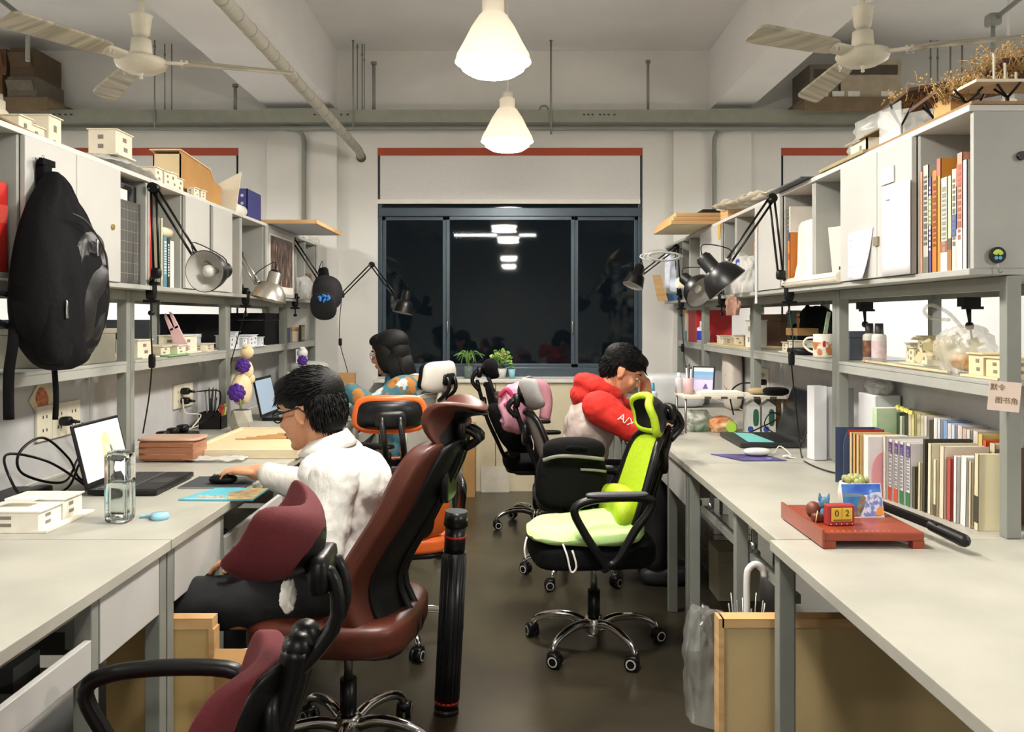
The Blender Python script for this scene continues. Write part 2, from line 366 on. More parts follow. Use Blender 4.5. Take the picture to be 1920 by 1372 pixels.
# ---------------------------------------------------------------- pendant lamps
SHADE = bpy.data.materials.new('translucent_shade'); SHADE.use_nodes = True; nt = SHADE.node_tree; bs = nt.nodes['Principled BSDF']
bs.inputs['Base Color'].default_value = (*lin('#d6d0c4'), 1); bs.inputs['Roughness'].default_value = .4
tl = nt.nodes.new('ShaderNodeBsdfTranslucent'); tl.inputs[0].default_value = (*lin('#e6e0d4'), 1); mxs = nt.nodes.new('ShaderNodeMixShader'); mxs.inputs[0].default_value = .016
nt.links.new(bs.outputs[0], mxs.inputs[1]); nt.links.new(tl.outputs[0], mxs.inputs[2]); nt.links.new(mxs.outputs[0], nt.nodes['Material Output'].inputs[0])
BULB = M('#fff6e6', .5, var=0, emit=105)
def pendant(x, y, z, lab, e, group='white pendant lamps'):
    t = thing('pendant_lamp', lab, 'lamp', (x, y, z), group=group)
    pr = [(.165, 0), (.158, .03), (.13, .08), (.095, .15), (.062, .20), (.048, .215), (.048, .265), (.03, .28)]
    part(t, 'lamp_shade', MB().lathe(pr, 32, Matrix.Translation((x, y, z)), cap=False), SHADE)
    part(t, 'socket', MB().cyl((x, y, z+.262), (x, y, z+.31), .035, n=16), WHITE)
    part(t, 'cord', MB().cyl((x, y, z+.3), (x, y, ZC), .008, n=8), WHITE)
    part(t, 'canopy', MB().cyl((x, y, ZC-.03), (x, y, ZC), .05, n=16), WHITE)
    part(t, 'bulb', MB().lathe([(.0005, -.078), (.05, -.075), (.10, -.064), (.135, -.042), (.15, -.012), (.154, .002), (.13, .02), (.0005, .03)], 28, Matrix.Translation((x, y, z+.012))), BULB)
    la = bpy.data.lights.new('lamp_light', 'AREA'); la.shape = 'DISK'; la.size = .3; la.energy = e*.6; la.color = (1, .97, .93)
    o = bpy.data.objects.new('lamp_light', la); COL.objects.link(o); o.parent = t; o.location = (0, 0, -.06)
for i, (x, y) in enumerate(LAMPS):
    pendant(x, y, LAMPZ, ['glowing white pendant lamp hanging over the middle of the aisle', 'glowing white pendant lamp hanging close to the blind of the middle window'][i] if i < 2 else 'white pendant lamp hanging over the aisle behind the near desks', (46, 46, 60, 50, 50)[i])
for x, y in SIDEL: pendant(x, y, LAMPZ, 'white pendant lamp over the side aisle beyond the '+('backpack shelves' if x < 0 else 'bookshelf'), 135, 'side aisle pendant lamps')
# fluorescent batten across the aisle, seen mirrored in the window
t = thing('tube_light', 'long white fluorescent tube light hanging across the aisle', 'tube light', (-.22, 1.9, 2.54))
part(t, 'tube', MB().cyl((-.80, 1.9, 2.54), (.36, 1.9, 2.54), .016, n=12), M('#fffaf0', .5, var=0, emit=85))
part(t, 'batten', MB().box((-.82, 1.888, 2.575), (.38, 1.912, 2.60)), WHITE)
for xx in (-.6, .16): part(t, 'chain', MB().cyl((xx, 1.9, 2.60), (xx, 1.9, ZC), .004, n=6), STEEL)
# ---------------------------------------------------------------- ceiling fans
FANM = M('#cfc9b8', .5, var=.08, scale=10)
BLADEM = M('#b9b2a0', .5, var=.0, col2='#8d8674', scale=3, stretch=(1, 9, 1))
def fan(x, y, z, a0, lab):
    t = thing('ceiling_fan', lab, 'fan', (x, y, z), local=True)
    part(t, 'motor_housing', MB().lathe([(.001, -.035), (.06, -.032), (.098, -.012), (.107, .008), (.10, .022), (.06, .034), (.045, .04)], 32), FANM)
    part(t, 'finial', MB().lathe([(.001, -.062), (.008, -.058), (.006, -.045), (.012, -.035)], 12), FANM)
    part(t, 'neck_cup', MB().lathe([(.04, .04), (.045, .05), (.04, .105), (.02, .11)], 24), FANM)
    part(t, 'canopy_cup', MB().lathe([(.025, .118), (.034, .13), (.043, .20), (.048, .207), (.012, .215)], 24), FANM)
    part(t, 'down_rod', MB().cyl((0, 0, .1), (0, 0, ZC-z), .012, n=12), FANM)
    for k in range(3):
        T = Matrix.Rotation(a0+k*2*math.pi/3, 4, 'Z')
        br = part(t, 'blade', MB().sb((0, 0, 0), (1, 1, 1), 8, 8, fn=lambda q: T @ Vector((.40+.235*q.x, (.042+.010*q.x)*q.y, .006*q.z+.004+.018*q.y-.012*q.x))), BLADEM)
        m = MB(); m.add([], [], 0)
        m.sb((0, 0, 0), (1, 1, 1), 6, 4, fn=lambda q: T @ Vector((.135+.06*q.x, .03*q.y, .008*q.z+.012+.008*q.y)))
        for dx in (.165, .185):
            for dy in (-.018, .018): m.cyl(T @ Vector((dx, dy, -.004)), T @ Vector((dx, dy, .02)), .006, n=8)
        part(br, 'blade_iron', m, FANM)
fan(-1.557, 3.6, 2.43, R(9), 'dusty cream three-blade ceiling fan over the backpack shelves')
fan(1.445, 3.5, 2.43, R(91), 'dusty cream three-blade ceiling fan over the bookshelf')
# ---------------------------------------------------------------- desks and shelf units
SEAM = [1.09, 2.31, 3.53, 4.75, 5.97, 6.88]
ZD = .762; ZM = 1.185; ZB = 1.478; ZT = 1.94
XL, XCL, XPL, XBL = -.917, -1.50, -1.571, -1.74
XR, XCR, XPR, XBR = .721, 1.255, 1.345, 1.52
def desk(side, i, lay, lab):
    y0, y1 = SEAM[i]+.003, SEAM[i+1]-.003; s = -1 if side == 'L' else 1
    xf = XL if s < 0 else XR-(.02 if i == 0 else 0); xb = XBL+.005 if s < 0 else XBR-.005
    t = thing('desk', lab, 'desk', ((xf+xb)/2, (y0+y1)/2, 0), group='grey studio desks')
    part(t, 'tabletop', MB().box((xf, y0, ZD-.028), (xb, y1, ZD)), DESKM, bevel=.002)
    xi = xf+s*.012; w = .042
    for yy in (y0+.002, y1-w-.002):
        for xx in (xi, xb-s*w): part(t, 'leg', MB().box((xx, yy, 0), (xx+s*w, yy+w, ZD-.029)), GREYD, bevel=.003)
    part(t, 'rail', MB().box((xi+s*.03, y0+.045, ZD-.06), (xi+s*.05, y1-.045, ZD-.029)), GREYD)
    if not (s > 0 and i == 0): part(t, 'rail', MB().box((xi+s*.045, y0+.045, ZD-.19), (xi+s*.07, y1-.045, ZD-.165)), GREYD)
    part(t, 'back_rail', MB().box((xb-s*.02, y0+.045, .18), (xb-s*.035, y1-.045, ZD-.03)), GREYP)
    for kind, a, b in lay:
        a += y0; b += y0
        if kind == 'post': part(t, 'leg', MB().box((xi, a, 0), (xi+s*w, a+w*.8, ZD-.029)), GREYD, bevel=.003)
        if kind == 'drawer':
            d = part(t, 'drawer', MB().box((xi, a, ZD-.185), (xi+s*.018, b, ZD-.033)), DOORM, bevel=.002)
            part(d, 'drawer_box', MB().box((xi+s*.02, a+.02, ZD-.16), (xi+s*.35, b-.02, ZD-.06)), GREYP)
        if kind == 'tray':
            d = part(t, 'drawer', MB().box((xi, a, ZD-.185), (xi+s*.016, b, ZD-.115)), DOORM, 'shallow open drawer with a low front lip', bevel=.002)
            part(d, 'drawer_floor', MB().box((xi+s*.016, a+.01, ZD-.18), (xi+s*.40, b-.01, ZD-.172)), GREYP)
        if kind == 'slide':
            m = MB().box((xi+s*.01, a, ZD-.12), (xi+s*.025, a+.012, ZD-.05)).cyl((xi+s*.004, a+.006, ZD-.1), (xi+s*.02, a+.006, ZD-.1), .012, n=10)
            part(t, 'drawer_slide', m, STEEL)
    return t
Ltray = [('tray', .05, .80), ('post', .80, 0), ('drawer', .84, 1.165)]
Ltray2 = [('drawer', .05, .42), ('post', .42, 0), ('tray', .465, 1.165)]
desk('L', 0, Ltray, 'grey desk with bare top nearest the red fabric chair')
desk('L', 1, Ltray2, 'grey desk carrying the open laptop and water glass')
desk('L', 2, Ltray, 'grey desk carrying the wooden drawing board')
desk('L', 3, Ltray2, 'grey desk where the woman in the floral top works')
desk('L', 4, Ltray, 'grey desk in the corner left of the window')
desk('R', 0, [], 'empty grey desk in front of the red wooden paper cutter')
desk('R', 1, [('post', .46, 0), ('slide', .3, 0), ('slide', .86, 0)], 'grey desk with missing drawers under the rows of books')
desk('R', 2, [('drawer', .05, .42), ('post', .42, 0), ('tray', .465, 1.165)], 'grey desk carrying the black laptop and white mouse')
desk('R', 3, [('tray', .05, .80), ('post', .80, 0), ('drawer', .84, 1.165)], 'grey desk where the man in the red hoodie leans')
desk('R', 4, Ltray2, 'grey desk in the corner right of the window')

def unit(side, i, cells, lab):
    """cabinet on posts above the desk; cells = (px0, px1, kind) measured along the cabinet front"""
    y0, y1 = SEAM[i]+.002, SEAM[i+1]-.002; s = -1 if side == 'L' else 1
    xc, xp, xb = (XCL, XPL, XBL) if s < 0 else (XCR, XPR, XBR)
    xe = xp+s*.42
    t = thing('shelf_unit', lab, 'shelf unit', ((xc+xe)/2, (y0+y1)/2, ZD), group='grey shelf units standing on the desks')
    z = ZD+.001
    for yy in (y0, y1-.036):
        for xx in (xp, xe-s*.04):
            if xx == xp or yy != y0 or i == 1: part(t, 'post', MB().box((xx, yy, z), (xx+s*.04, yy+.036, ZB-.002)), GREYD, bevel=.002)
    part(t, 'top_rail', MB().box((xp+s*.004, y0+.036, ZB-.04), (xp+s*.03, y1-.036, ZB-.002)), GREYD)
    part(t, 'top_rail', MB().box((xe-s*.03, y0+.036, ZB-.04), (xe-s*.004, y1-.036, ZB-.002)), GREYD)
    part(t, 'middle_shelf', MB().box((xp-s*.003, y0+.037, ZM-.012), (xe, y1-.037, ZM)).box((xp-s*.001, y0+.037, ZM-.045), (xp+s*.02, y1-.037, ZM-.012)), GREYP, bevel=.002)
    part(t, 'back_panel', MB().box((xb, y0+.001, z), (xb+s*.015, y1-.001, ZM-.014)), M('#b4b4b4', .6, var=.04))
    T = .018; xk = xe+s*.1
    part(t, 'bottom_board', MB().box((xc-s*.012, y0, ZB), (xk, y1, ZB+T)), GREYP, bevel=.002)
    part(t, 'top_board', MB().box((xc-s*.012, y0, ZT-T), (xk, y1, ZT)), M('#c9c8c3', .5, var=.03), bevel=.002)
    part(t, 'back_board', MB().box((xk, y0, ZB+T), (xk-s*.008, y1, ZT-T)), GREYP)
    ed = sorted({min(max(v, y0+.01), y1-.01) for c in cells for v in c[:2]} | {y0+.009, y1-.009})
    last = -9
    for e in ed:
        if e-last < .05: continue
        last = e
        part(t, 'divider' if y0+.02 < e < y1-.02 else 'side_panel', MB().box((xc, e-.009, ZB+T), (xk-s*.009, e+.009, ZT-T)), GREYP, bevel=.0015)
    for a, b, k in cells:
        a = max(a, y0+.004); b = min(b, y1-.004)
        if k in ('door', 'lock'):
            d = part(t, 'door', MB().box((xc-s*.004, a+.002, ZB+T+.002), (xc-s*.02, b-.002, ZT-T-.002)), DOORM, bevel=.002)
            if k == 'lock':
                yl = b-.07
                part(d, 'lock', MB().cyl((xc-s*.02, yl, 1.70), (xc-s*.026, yl, 1.70), .011, n=14), M('#b7a66a', .3, metal=.9, var=0))
        if k == 'ajar':
            part(t, 'door', MB().box((xc-s*.004, a+.02, ZB+T+.002), (xc-s*.02, b-.002, ZT-T-.002)), DOORM, bevel=.002)
    return t, xc, s
yl = lambda x: YX(x, XCL); yr = lambda x: YX(x, XCR)
unit('L', 1, [(2.32, yl(34), 'open'), (yl(34), yl(133), 'door'), (yl(133), yl(217), 'lock'), (yl(217), 3.525, 'open')], 'grey shelf unit with the backpack hanging on its door')
unit('L', 2, [(3.535, yl(340), 'open'), (yl(340), yl(386), 'door'), (yl(390), yl(429), 'ajar'), (yl(429), 4.745, 'open')], 'grey shelf unit holding the red roll and orange folder')
unit('L', 3, [(4.755, yl(494), 'open'), (yl(494), yl(547), 'door'), (yl(547), 5.965, 'open')], 'grey shelf unit with the dark poster on its door')
unit('L', 4, [(5.975, yl(572), 'open'), (yl(572), yl(591), 'open'), (yl(591), yl(616), 'door'), (yl(616), 6.87, 'open')], 'grey shelf unit ending at the wall left of the window')
unit('R', 1, [(2.32, yr(1723), 'open'), (yr(1722), yr(1655), 'door'), (yr(1655), yr(1585), 'door'), (yr(1583), 3.525, 'open')], 'grey shelf unit above the rows of books, badge on its end')
unit('R', 2, [(3.535, yr(1471), 'open'), (yr(1470), yr(1422), 'door'), (yr(1422), 4.745, 'open')], 'grey shelf unit with paper portfolios and lamp clamps')
unit('R', 3, [(4.755, yr(1358), 'open'), (yr(1358), yr(1318), 'door'), (yr(1318), 5.965, 'open')], 'grey shelf unit with a yellow note, under loose papers')
unit('R', 4, [(5.975, yr(1280), 'open'), (yr(1280), 6.87, 'open')], 'grey shelf unit ending at the wall right of the window')
# ---------------------------------------------------------------- office chairs
RINGW = M('#c9c9c6', .4, var=0)
def chair(lab, loc, rz, seat, back, frame, head=None, headrim=None, recline=.30, leather=False, base_rot=.3, arms='loop', armm=None, legm=None, hs=.455,
          back_pts=None, bw=(.44, .40), bt=.035, hpos=None, htilt=-.2, hsize=(.06, .29, .15), hcurve=.05, spine=True, seatsize=(.48, .49, .085), harm=True, hz=.4, spr=.013, armcap=None, lumbar=None, headback=None, hbk=None):
    """faces local +x; loc is the point on the floor below the seat"""
    t = thing('office_chair', lab, 'chair', (loc[0], loc[1], 0), rz, group='swivel chairs', local=True)
    legm = legm or CHROME
    part(t, 'base_hub', MB().lathe([(.03, .055), (.042, .07), (.042, .12), (.03, .135)], 20), legm)
    for k in range(5):
        a = base_rot+k*2*math.pi/5-rz; T = Matrix.Rotation(a, 4, 'Z')
        pts = [(.03, 0, .098), (.09, 0, .118), (.16, 0, .118), (.22, 0, .105), (.258, 0, .085), (.272, 0, .062)]
        sp = smoothpath(pts, 14)
        lg = part(t, 'base_leg', MB().tube([T @ p for p in sp], [lerp(.020, .012, i/14) for i in range(15)], 10), legm)
        c = Vector((.272, 0, .030)); sw = Matrix.Rotation(a*2.3+k, 4, 'Z')
        m = MB()
        for sy in (-1, 1):
            p0 = T @ c+sw @ Vector((-.012, sy*.006, 0)); p1 = T @ c+sw @ Vector((-.012, sy*.024, 0))
            m.cyl(p0, p1, .029, .026, n=20)
            q = (p1-p0).normalized()
            m.cyl(p1, p1+q*.001, .020, n=20, mi=1); m.cyl(p1+q*.001, p1+q*.002, .015, n=20, mi=0)
        m.sb(T @ c+sw @ Vector((-.006, 0, .016)), (.045, .05, .034), 4, 4, rot=sw)
        m.cyl(T @ c, T @ Vector((.272, 0, .065)), .007, n=8, mi=2)
        part(lg, 'caster', m, [BLKP, RINGW, CHROME])
    part(t, 'gas_column', MB().cyl((0, 0, .10), (0, 0, .24), .026, n=20).cyl((0, 0, .24), (0, 0, hs-.08), .014, n=16, mi=1), [BLKP, STEEL])
    part(t, 'tilt_mechanism', MB().sb((-.02, 0, hs-.085), (.26, .16, .05), 6, 5).cyl((.0, 0, hs-.085), (.02, -.25, hs-.09), .007, n=8).sb((.02, -.25, hs-.09), (.03, .06, .018), 4, 4), BLKP)
    sx, sy, sz = seatsize
    def seatfn(q):
        z = q.z*sz/2
        if q.z > 0: z -= .012*(1-min(1, abs(q.y))**2)*(1-q.x*q.x)
        z -= .03*max(0, q.x-.5)**2*4*.5
        return Vector((q.x*sx/2*(1-.06*q.y*q.y), q.y*sy/2*(1-.05*max(0, -q.x)), z))
    part(t, 'seat', MB().sb((.02, 0, hs-.02), (1, 1, 1), 5, 12, fn=seatfn), seat)
    part(t, 'seat_shell', MB().sb((.0, 0, hs-.062), (sx*.86, sy*.86, .03), 6, 6), BLKP)
    bp = back_pts or [(-.20, .47), (-.235, .58), (-.25-recline*.25, .74), (-.26-recline*.62, .93)]
    cur = lambda v: curve([(p[0], 0, p[1]) for p in bp], v)
    def backfn(q, thick=bt, wk=1, off=0):
        v = (q.z+1)/2; c = cur(v); w = lerp(bw[0], bw[1], v)*(1-.10*abs(2*v-1)**3)*wk
        return Vector((c.x+q.x*thick/2+.055*q.y*q.y*wk+off, q.y*w/2, c.z))
    if leather:
        bk = part(t, 'backrest', MB().sb((0, 0, 0), (1, 1, 1), 6, 16, fn=lambda q: backfn(q, bt)), back)
        part(bk, 'seam', MB().tube([backfn(Vector((-.2, 1.0*math.cos(a)*.99, math.sin(a)*.96)), bt) for a in [i*2*math.pi/40 for i in range(40)]], .0035, 6, closed=True), M('#3a1208', .6, var=0))
        part(t, 'back_shell', MB().sb((0, 0, 0), (1, 1, 1), 6, 12, fn=lambda q: backfn(q, bt*.35, .72, -bt*.62)), BLKP)
    else:
        bk = part(t, 'backrest', MB().sb((0, 0, 0), (1, 1, 1), 8, 14, fn=lambda q: backfn(q, .012, .93)), back)
        part(t, 'back_frame', MB().tube([backfn(Vector((0, math.copysign(abs(math.cos(a))**.45, math.cos(a)), math.copysign(abs(math.sin(a))**.45, math.sin(a)))), .01) for a in [i*2*math.pi/48+.01 for i in range(48)]], .016, 8, closed=True), frame)
    if lumbar:
        c = cur(.22); part(t, 'lumbar_cushion', MB().sb((0, 0, 0), (1, 1, 1), 3, 8, fn=lambda q: Vector((c.x+.05+q.x*.055+.04*q.y*q.y, q.y*.205, c.z+.02+q.z*.09))), lumbar)
    if spine:
        pts = [(0, 0, hs-.09), (-.16, 0, hs-.08)]+[tuple(cur(v)+Vector((-bt/2-.025, 0, 0))) for v in (0.05, .3, .6, .85)]
        pts.append(tuple(cur(1)+Vector((-.05, 0, .02))))
        m = MB(); sp = smoothpath(pts, 24)
        for dy in (-.03, .03): m.tube([p+Vector((0, dy, 0)) for p in sp], spr, 10).ell(sp[-1]+Vector((0, dy, 0)), (spr, spr, spr), n=4)
        m.sb(cur(.75)+Vector((-bt/2-.02, 0, 0)), (.03, .16, .12), 5, 4)
        part(t, 'spine_bracket', m, frame)
    if head:
        hp = Vector(hpos or tuple(cur(1)+Vector((-.02, 0, .11))))
        Rm = Matrix.Rotation(htilt, 4, 'Y')
        def hfn(q, k=1, dx=0, tk=1):
            return hp+Rm @ Vector((q.x*hsize[0]/2*tk+dx+hcurve*q.y*q.y+hcurve*hz*q.z*q.z, q.y*hsize[1]/2*k*(1-.06*q.z), q.z*hsize[2]/2*k))
        hd = part(t, 'headrest', MB().sb((0, 0, 0), (1, 1, 1), 4, 10, fn=hfn), head)
        part(hd, 'headrest_back', MB().sb((0, 0, 0), (1, 1, 1), 4, 8, fn=lambda q: hfn(q, hbk or (.86 if not headrim else .88), -hsize[0]*(.32 if not hbk else .6), .6 if not hbk else 1.0)), headback or BLKP)
        if headrim:
            part(hd, 'headrest_rim', MB().tube([hfn(Vector((0, math.copysign(abs(math.cos(a))**.5, math.cos(a)), math.copysign(abs(math.sin(a))**.5, math.sin(a))))) for a in [i*2*math.pi/40+.01 for i in range(40)]], .017, 8, closed=True), headrim)
        if harm:
            e = cur(.92)+Vector((-bt/2-.03, 0, 0)); b2 = hp+Rm @ Vector((-hsize[0]*.5-.02, 0, -.01))
            m = MB()
            for dy in (-.035, .035): m.tube(smoothpath([e+Vector((0, dy, 0)), (e+b2)/2+Vector((-.045, dy, .0)), b2+Vector((-.02, dy, 0)), b2+Vector((.02, dy, 0))], 10), .012, 8)
            m.sb(b2, (.035, .12, .07), 5, 4)
            part(t, 'headrest_bracket', m, BLKP)
    if arms == 'loop':
        for s in (-1, 1):
            y = s*(sy/2+.035)
            pts = [(-.16, hs+.215), (-.05, hs+.225), (.08, hs+.215), (.135, hs+.18), (.10, hs+.10), (.035, hs+.0), (.0, hs-.03), (-.04, hs+.0), (-.10, hs+.10), (-.155, hs+.17)]
            n = 44; lp = []
            for i in range(n):
                x = i/n*len(pts); k = int(x); f = x-k
                P = [Vector((pts[(k+j) % len(pts)][0], y, pts[(k+j) % len(pts)][1])) for j in (-1, 0, 1, 2)]
                lp.append(.5*((2*P[1])+(P[2]-P[0])*f+(2*P[0]-5*P[1]+4*P[2]-P[3])*f*f+(3*P[1]-P[0]-3*P[2]+P[3])*f**3))
            a = part(t, 'armrest', MB().tube(lp, .0165, 10, closed=True).tube([(0, y, hs-.03), (0, y*.7, hs-.07)], .018, 8), armm or BLKP)
            if armcap: part(a, 'arm_pad', MB().sb((-.03, y, hs+.237), (.24, .042, .018), 4, 6), armcap)
    if arms == 'post':
        for s in (-1, 1):
            y = s*(sy/2+.03)
            a = part(t, 'armrest', MB().tube([(-.02, y*.75, hs-.06), (-.02, y, hs-.04), (-.03, y, hs+.18)], .017, 8), armm or BLKP)
            part(a, 'arm_pad', MB().sb((0, y, hs+.195), (.25, .075, .025), 5, 6), armcap or BLKP)
    return t
BROWN = M('#4c2013', .42, var=.1, scale=10, bump=.06, bscale=60)
REDF = M('#5d1a20', .9, var=.12, scale=200, bump=.2, bscale=500)
ORANGE = M('#d9652a', .35, var=.05)
GREEN = M('#a9c320', .6, var=.08, scale=120)
GREYM = M('#949492', .75, var=.1, scale=160, bump=.15, bscale=400)
# brown leather chair of the man in the white shirt
chair('brown leather swivel chair in which the man in the white shirt sits', (-.505, 2.66), R(172), BROWN, BROWN, BLKP, head=BROWN, leather=True, base_rot=R(58), hs=.455,
      back_pts=[(-.17, .40), (-.115, .50), (-.105, .59), (-.15, .68), (-.225, .80), (-.28, .92), (-.32, 1.0)], bw=(.50, .38), bt=.085, hpos=(-.335, 0, 1.055), htilt=-.55, hsize=(.045, .30, .16), hcurve=.06, hz=-1.1, arms=None, seatsize=(.50, .5, .12))
# dark red fabric chair close to the camera, empty
chair('empty dark red fabric swivel chair with black frame beside the bare desk', (-.70, 1.42), R(182), REDF, REDF, BLKP, head=REDF, base_rot=R(20), hs=.44, recline=.6,
      back_pts=[(-.16, .42), (-.20, .52), (-.255, .66), (-.30, .80)], bw=(.46, .34), hpos=(-.355, 0, .975), htilt=-.62, hsize=(.05, .29, .13), hcurve=.075, armm=BLKP, bt=.05, leather=True, spr=.026)
# orange and black chair, empty
chair('black swivel chair with orange headrest rim and glossy orange back', (-.50, 3.62), R(100), ORANGE, ORANGE, BLKP, head=BLKP, headrim=ORANGE, base_rot=R(12), hs=.46, leather=True,
      back_pts=[(-.20, .47), (-.24, .58), (-.27, .70), (-.30, .82)], bw=(.46, .42), bt=.05, hpos=(-.31, .02, .985), htilt=-.1, hsize=(.05, .26, .12), hcurve=.03)
# white framed chair of the woman
WHP = M('#d9d6cc', .4, var=.02)
chair('white framed swivel chair with angular headrest behind the woman', (-.63, 5.0), R(152), M('#8f8c85', .8), M('#a9a69e', .8), WHP, head=BLKF, headback=WHP, hbk=1.04, headrim=None, base_rot=R(40), recline=.25, hpos=(-.27, 0, 1.03), htilt=-.1, hsize=(.05, .30, .17), hcurve=.05, arms='post', bw=(.44, .36),
      back_pts=[(-.18, .47), (-.20, .6), (-.21, .76), (-.225, .92)], armm=WHP)
# grey mesh chair of the man in the hoodie
chair('grey mesh swivel chair in which the man in the red hoodie sits', (.34, 4.5), R(3), M('#303134', .8), GREYM, BLKP, head=GREYM, base_rot=R(25), hs=.46,
      back_pts=[(-.12, .47), (-.16, .58), (-.215, .72), (-.265, .87)], bw=(.44, .34), hpos=(-.27, 0, .955), htilt=-.35, hsize=(.05, .32, .17), hcurve=.07, arms='post')
# black chair near the window
chair('black mesh swivel chair with tall headrest near the window plants', (.17, 5.56), R(4), BLKF, M('#1c1d20', .8), BLKP, head=BLKF, base_rot=R(50), hs=.46,
      back_pts=[(-.17, .47), (-.22, .58), (-.29, .74), (-.335, .93)], bw=(.46, .4), hpos=(-.33, 0, 1.03), htilt=-.15, hsize=(.05, .28, .13), hcurve=.06, arms='post')
# lime green chair turned into the aisle
chair('black swivel chair with lime green mesh back turned away from its desk', (.345, 3.53), R(186), BLKF, GREEN, BLKP, head=BLKP, headrim=GREEN, base_rot=R(-60), hs=.455,
      back_pts=[(-.14, .47), (-.19, .60), (-.235, .74), (-.275, .88)], bw=(.46, .38), hpos=(-.275, 0, .97), htilt=.25, hsize=(.05, .29, .15), hcurve=.06, armcap=M('#55565a', .5, var=.05), lumbar=GREEN, seatsize=(.5, .52, .11))
# ---------------------------------------------------------------- people
def HT(c, yaw, pitch, roll=0): return Matrix.Translation(c) @ Matrix.Rotation(yaw, 4, 'Z') @ Matrix.Rotation(pitch, 4, 'Y') @ Matrix.Rotation(roll, 4, 'X')
def head_mesh(m, T):
    m.ell((-.014, 0, .032), (.097, .076, .086), T); m.ell((.028, 0, -.038), (.066, .061, .086), T)
    m.ell((.036, 0, -.085), (.046, .046, .038), T); m.ell((.070, 0, -.105), (.020, .023, .018), T)
    m.ell((.070, .0, .028), (.024, .052, .018), T)
    m.cap((.090, 0, .002), (.106, 0, -.034), .008, .0125, T=T); m.ell((.097, 0, -.040), (.013, .018, .010), T)
    m.ell((.088, 0, -.064), (.012, .022, .0065), T); m.ell((.084, 0, -.076), (.012, .020, .0075), T)
    for s in (-1, 1):
        m.ell((.062, s*.036, -.035), (.026, .022, .026), T)
        E = T @ Matrix.Translation((-.008, s*.076, -.012)) @ Matrix.Rotation(s*.35, 4, 'Z') @ Matrix.Rotation(-.15, 4, 'Y')
        m.ell((0, 0, 0), (.021, .007, .034), E); m.ell((-.012, s*.004, .008), (.012, .008, .022), E); m.ell((-.004, s*.001, -.026), (.010, .008, .010), E)
def face_bits(root, T, mouth='#9c5a48'):
    for s in (-1, 1):
        part(root, 'eye', MB().ell((.083, s*.032, -.002), (.008, .013, .006), T).ell((.0895, s*.033, -.003), (.003, .006, .005), T, mi=1), [M('#e0dbd2', .3, var=0), M('#120d0b', .2, var=0)])
        part(root, 'eyebrow', MB().tube([T @ Vector(p) for p in ((.092, s*.016, .020), (.090, s*.034, .026), (.076, s*.052, .020))], [.003, .0042, .002], 6), HAIR)
    part(root, 'lips', MB().ell((.0955, 0, -.0645), (.0065, .021, .005), T).ell((.0925, 0, -.075), (.0065, .017, .005), T), M(mouth, .45, var=.05))
def tufts(m, T, n, spec, ln, wd, seed, up=.4, nape=False):
    rnd = random.Random(seed)
    c0, r = spec
    for i in range(n):
        a = rnd.uniform(0, 2*math.pi); b = math.asin(rnd.uniform(-.95, .75) if nape else rnd.uniform(-.15, 1))
        d = Vector((math.cos(a)*math.cos(b), math.sin(a)*math.cos(b), math.sin(b)))
        p = Vector((c0[0]+d.x*r[0]*.97, c0[1]+d.y*r[1]*.97, c0[2]+d.z*r[2]*.97))
        if (p.x > .055 and p.z < .055) or (nape and p.x > -.025): continue
        f = Vector((.1, rnd.uniform(-.2, .2), -1)) if nape else Vector((1, rnd.uniform(-.3, .3), -.15+up)); g = (f-d*f.dot(d)*.8).normalized()
        l = ln*rnd.uniform(.6, 1.3)
        q = p+g*l*.5+d*rnd.uniform(.001, .006); e = p+g*l+d*rnd.uniform(-.004, .008)
        m.tube([T @ p, T @ q, T @ e], [wd, wd*.7, wd*.1], 5)
def hand(m, T, curl=.5, spread=.12, L=1.0, side=1, thumb=True):
    """local: wrist at origin, fingers along +x, palm faces -z, thumb on side*y"""
    m.sb((.042*L, 0, 0), (.098*L, .082*L, .030*L), 3, 6, rot=None)
    n0 = len(m.v)-len(MB().sb((0, 0, 0), (1, 1, 1), 3, 6).v)
    for i in range(n0, len(m.v)): m.v[i] = T @ m.v[i]
    for k, (y, ln, x0) in enumerate(((.030, .068, .082), (.010, .076, .088), (-.011, .071, .085), (-.030, .056, .076))):
        y *= side; a = 0; p = Vector((x0*L, y*L, .002)); r = (.0092-.0006*k)*L
        for j, f in enumerate((.45, .32, .25)):
            a += curl*(.7 if j == 0 else 1.0)
            d = Vector((math.cos(a), spread*y/.03*.5, -math.sin(a))).normalized()*ln*f*L
            m.cap(p, p+d, r*(1-.1*j), r*(.92-.1*j), 10, T); p = p+d
    if thumb:
        p0 = Vector((.018, side*.034, -.006))*L; p1 = Vector((.052, side*.060, -.016))*L; p2 = Vector((.080, side*.062, -.022))*L
        m.cap(p0, p1, .0135*L, .011*L, 10, T); m.cap(p1, p2, .0105*L, .0085*L, 10, T)
def XF(p, fwd, up):
    f = Vector(fwd).normalized(); u = Vector(up); y = u.cross(f).normalized(); u = f.cross(y)
    return Matrix(((f.x, y.x, u.x, p[0]), (f.y, y.y, u.y, p[1]), (f.z, y.z, u.z, p[2]), (0, 0, 0, 1)))
def limb(m, pts, rs, n=14):
    for i in range(len(pts)-1): m.cap(pts[i], pts[i+1], rs[i], rs[i+1], n)
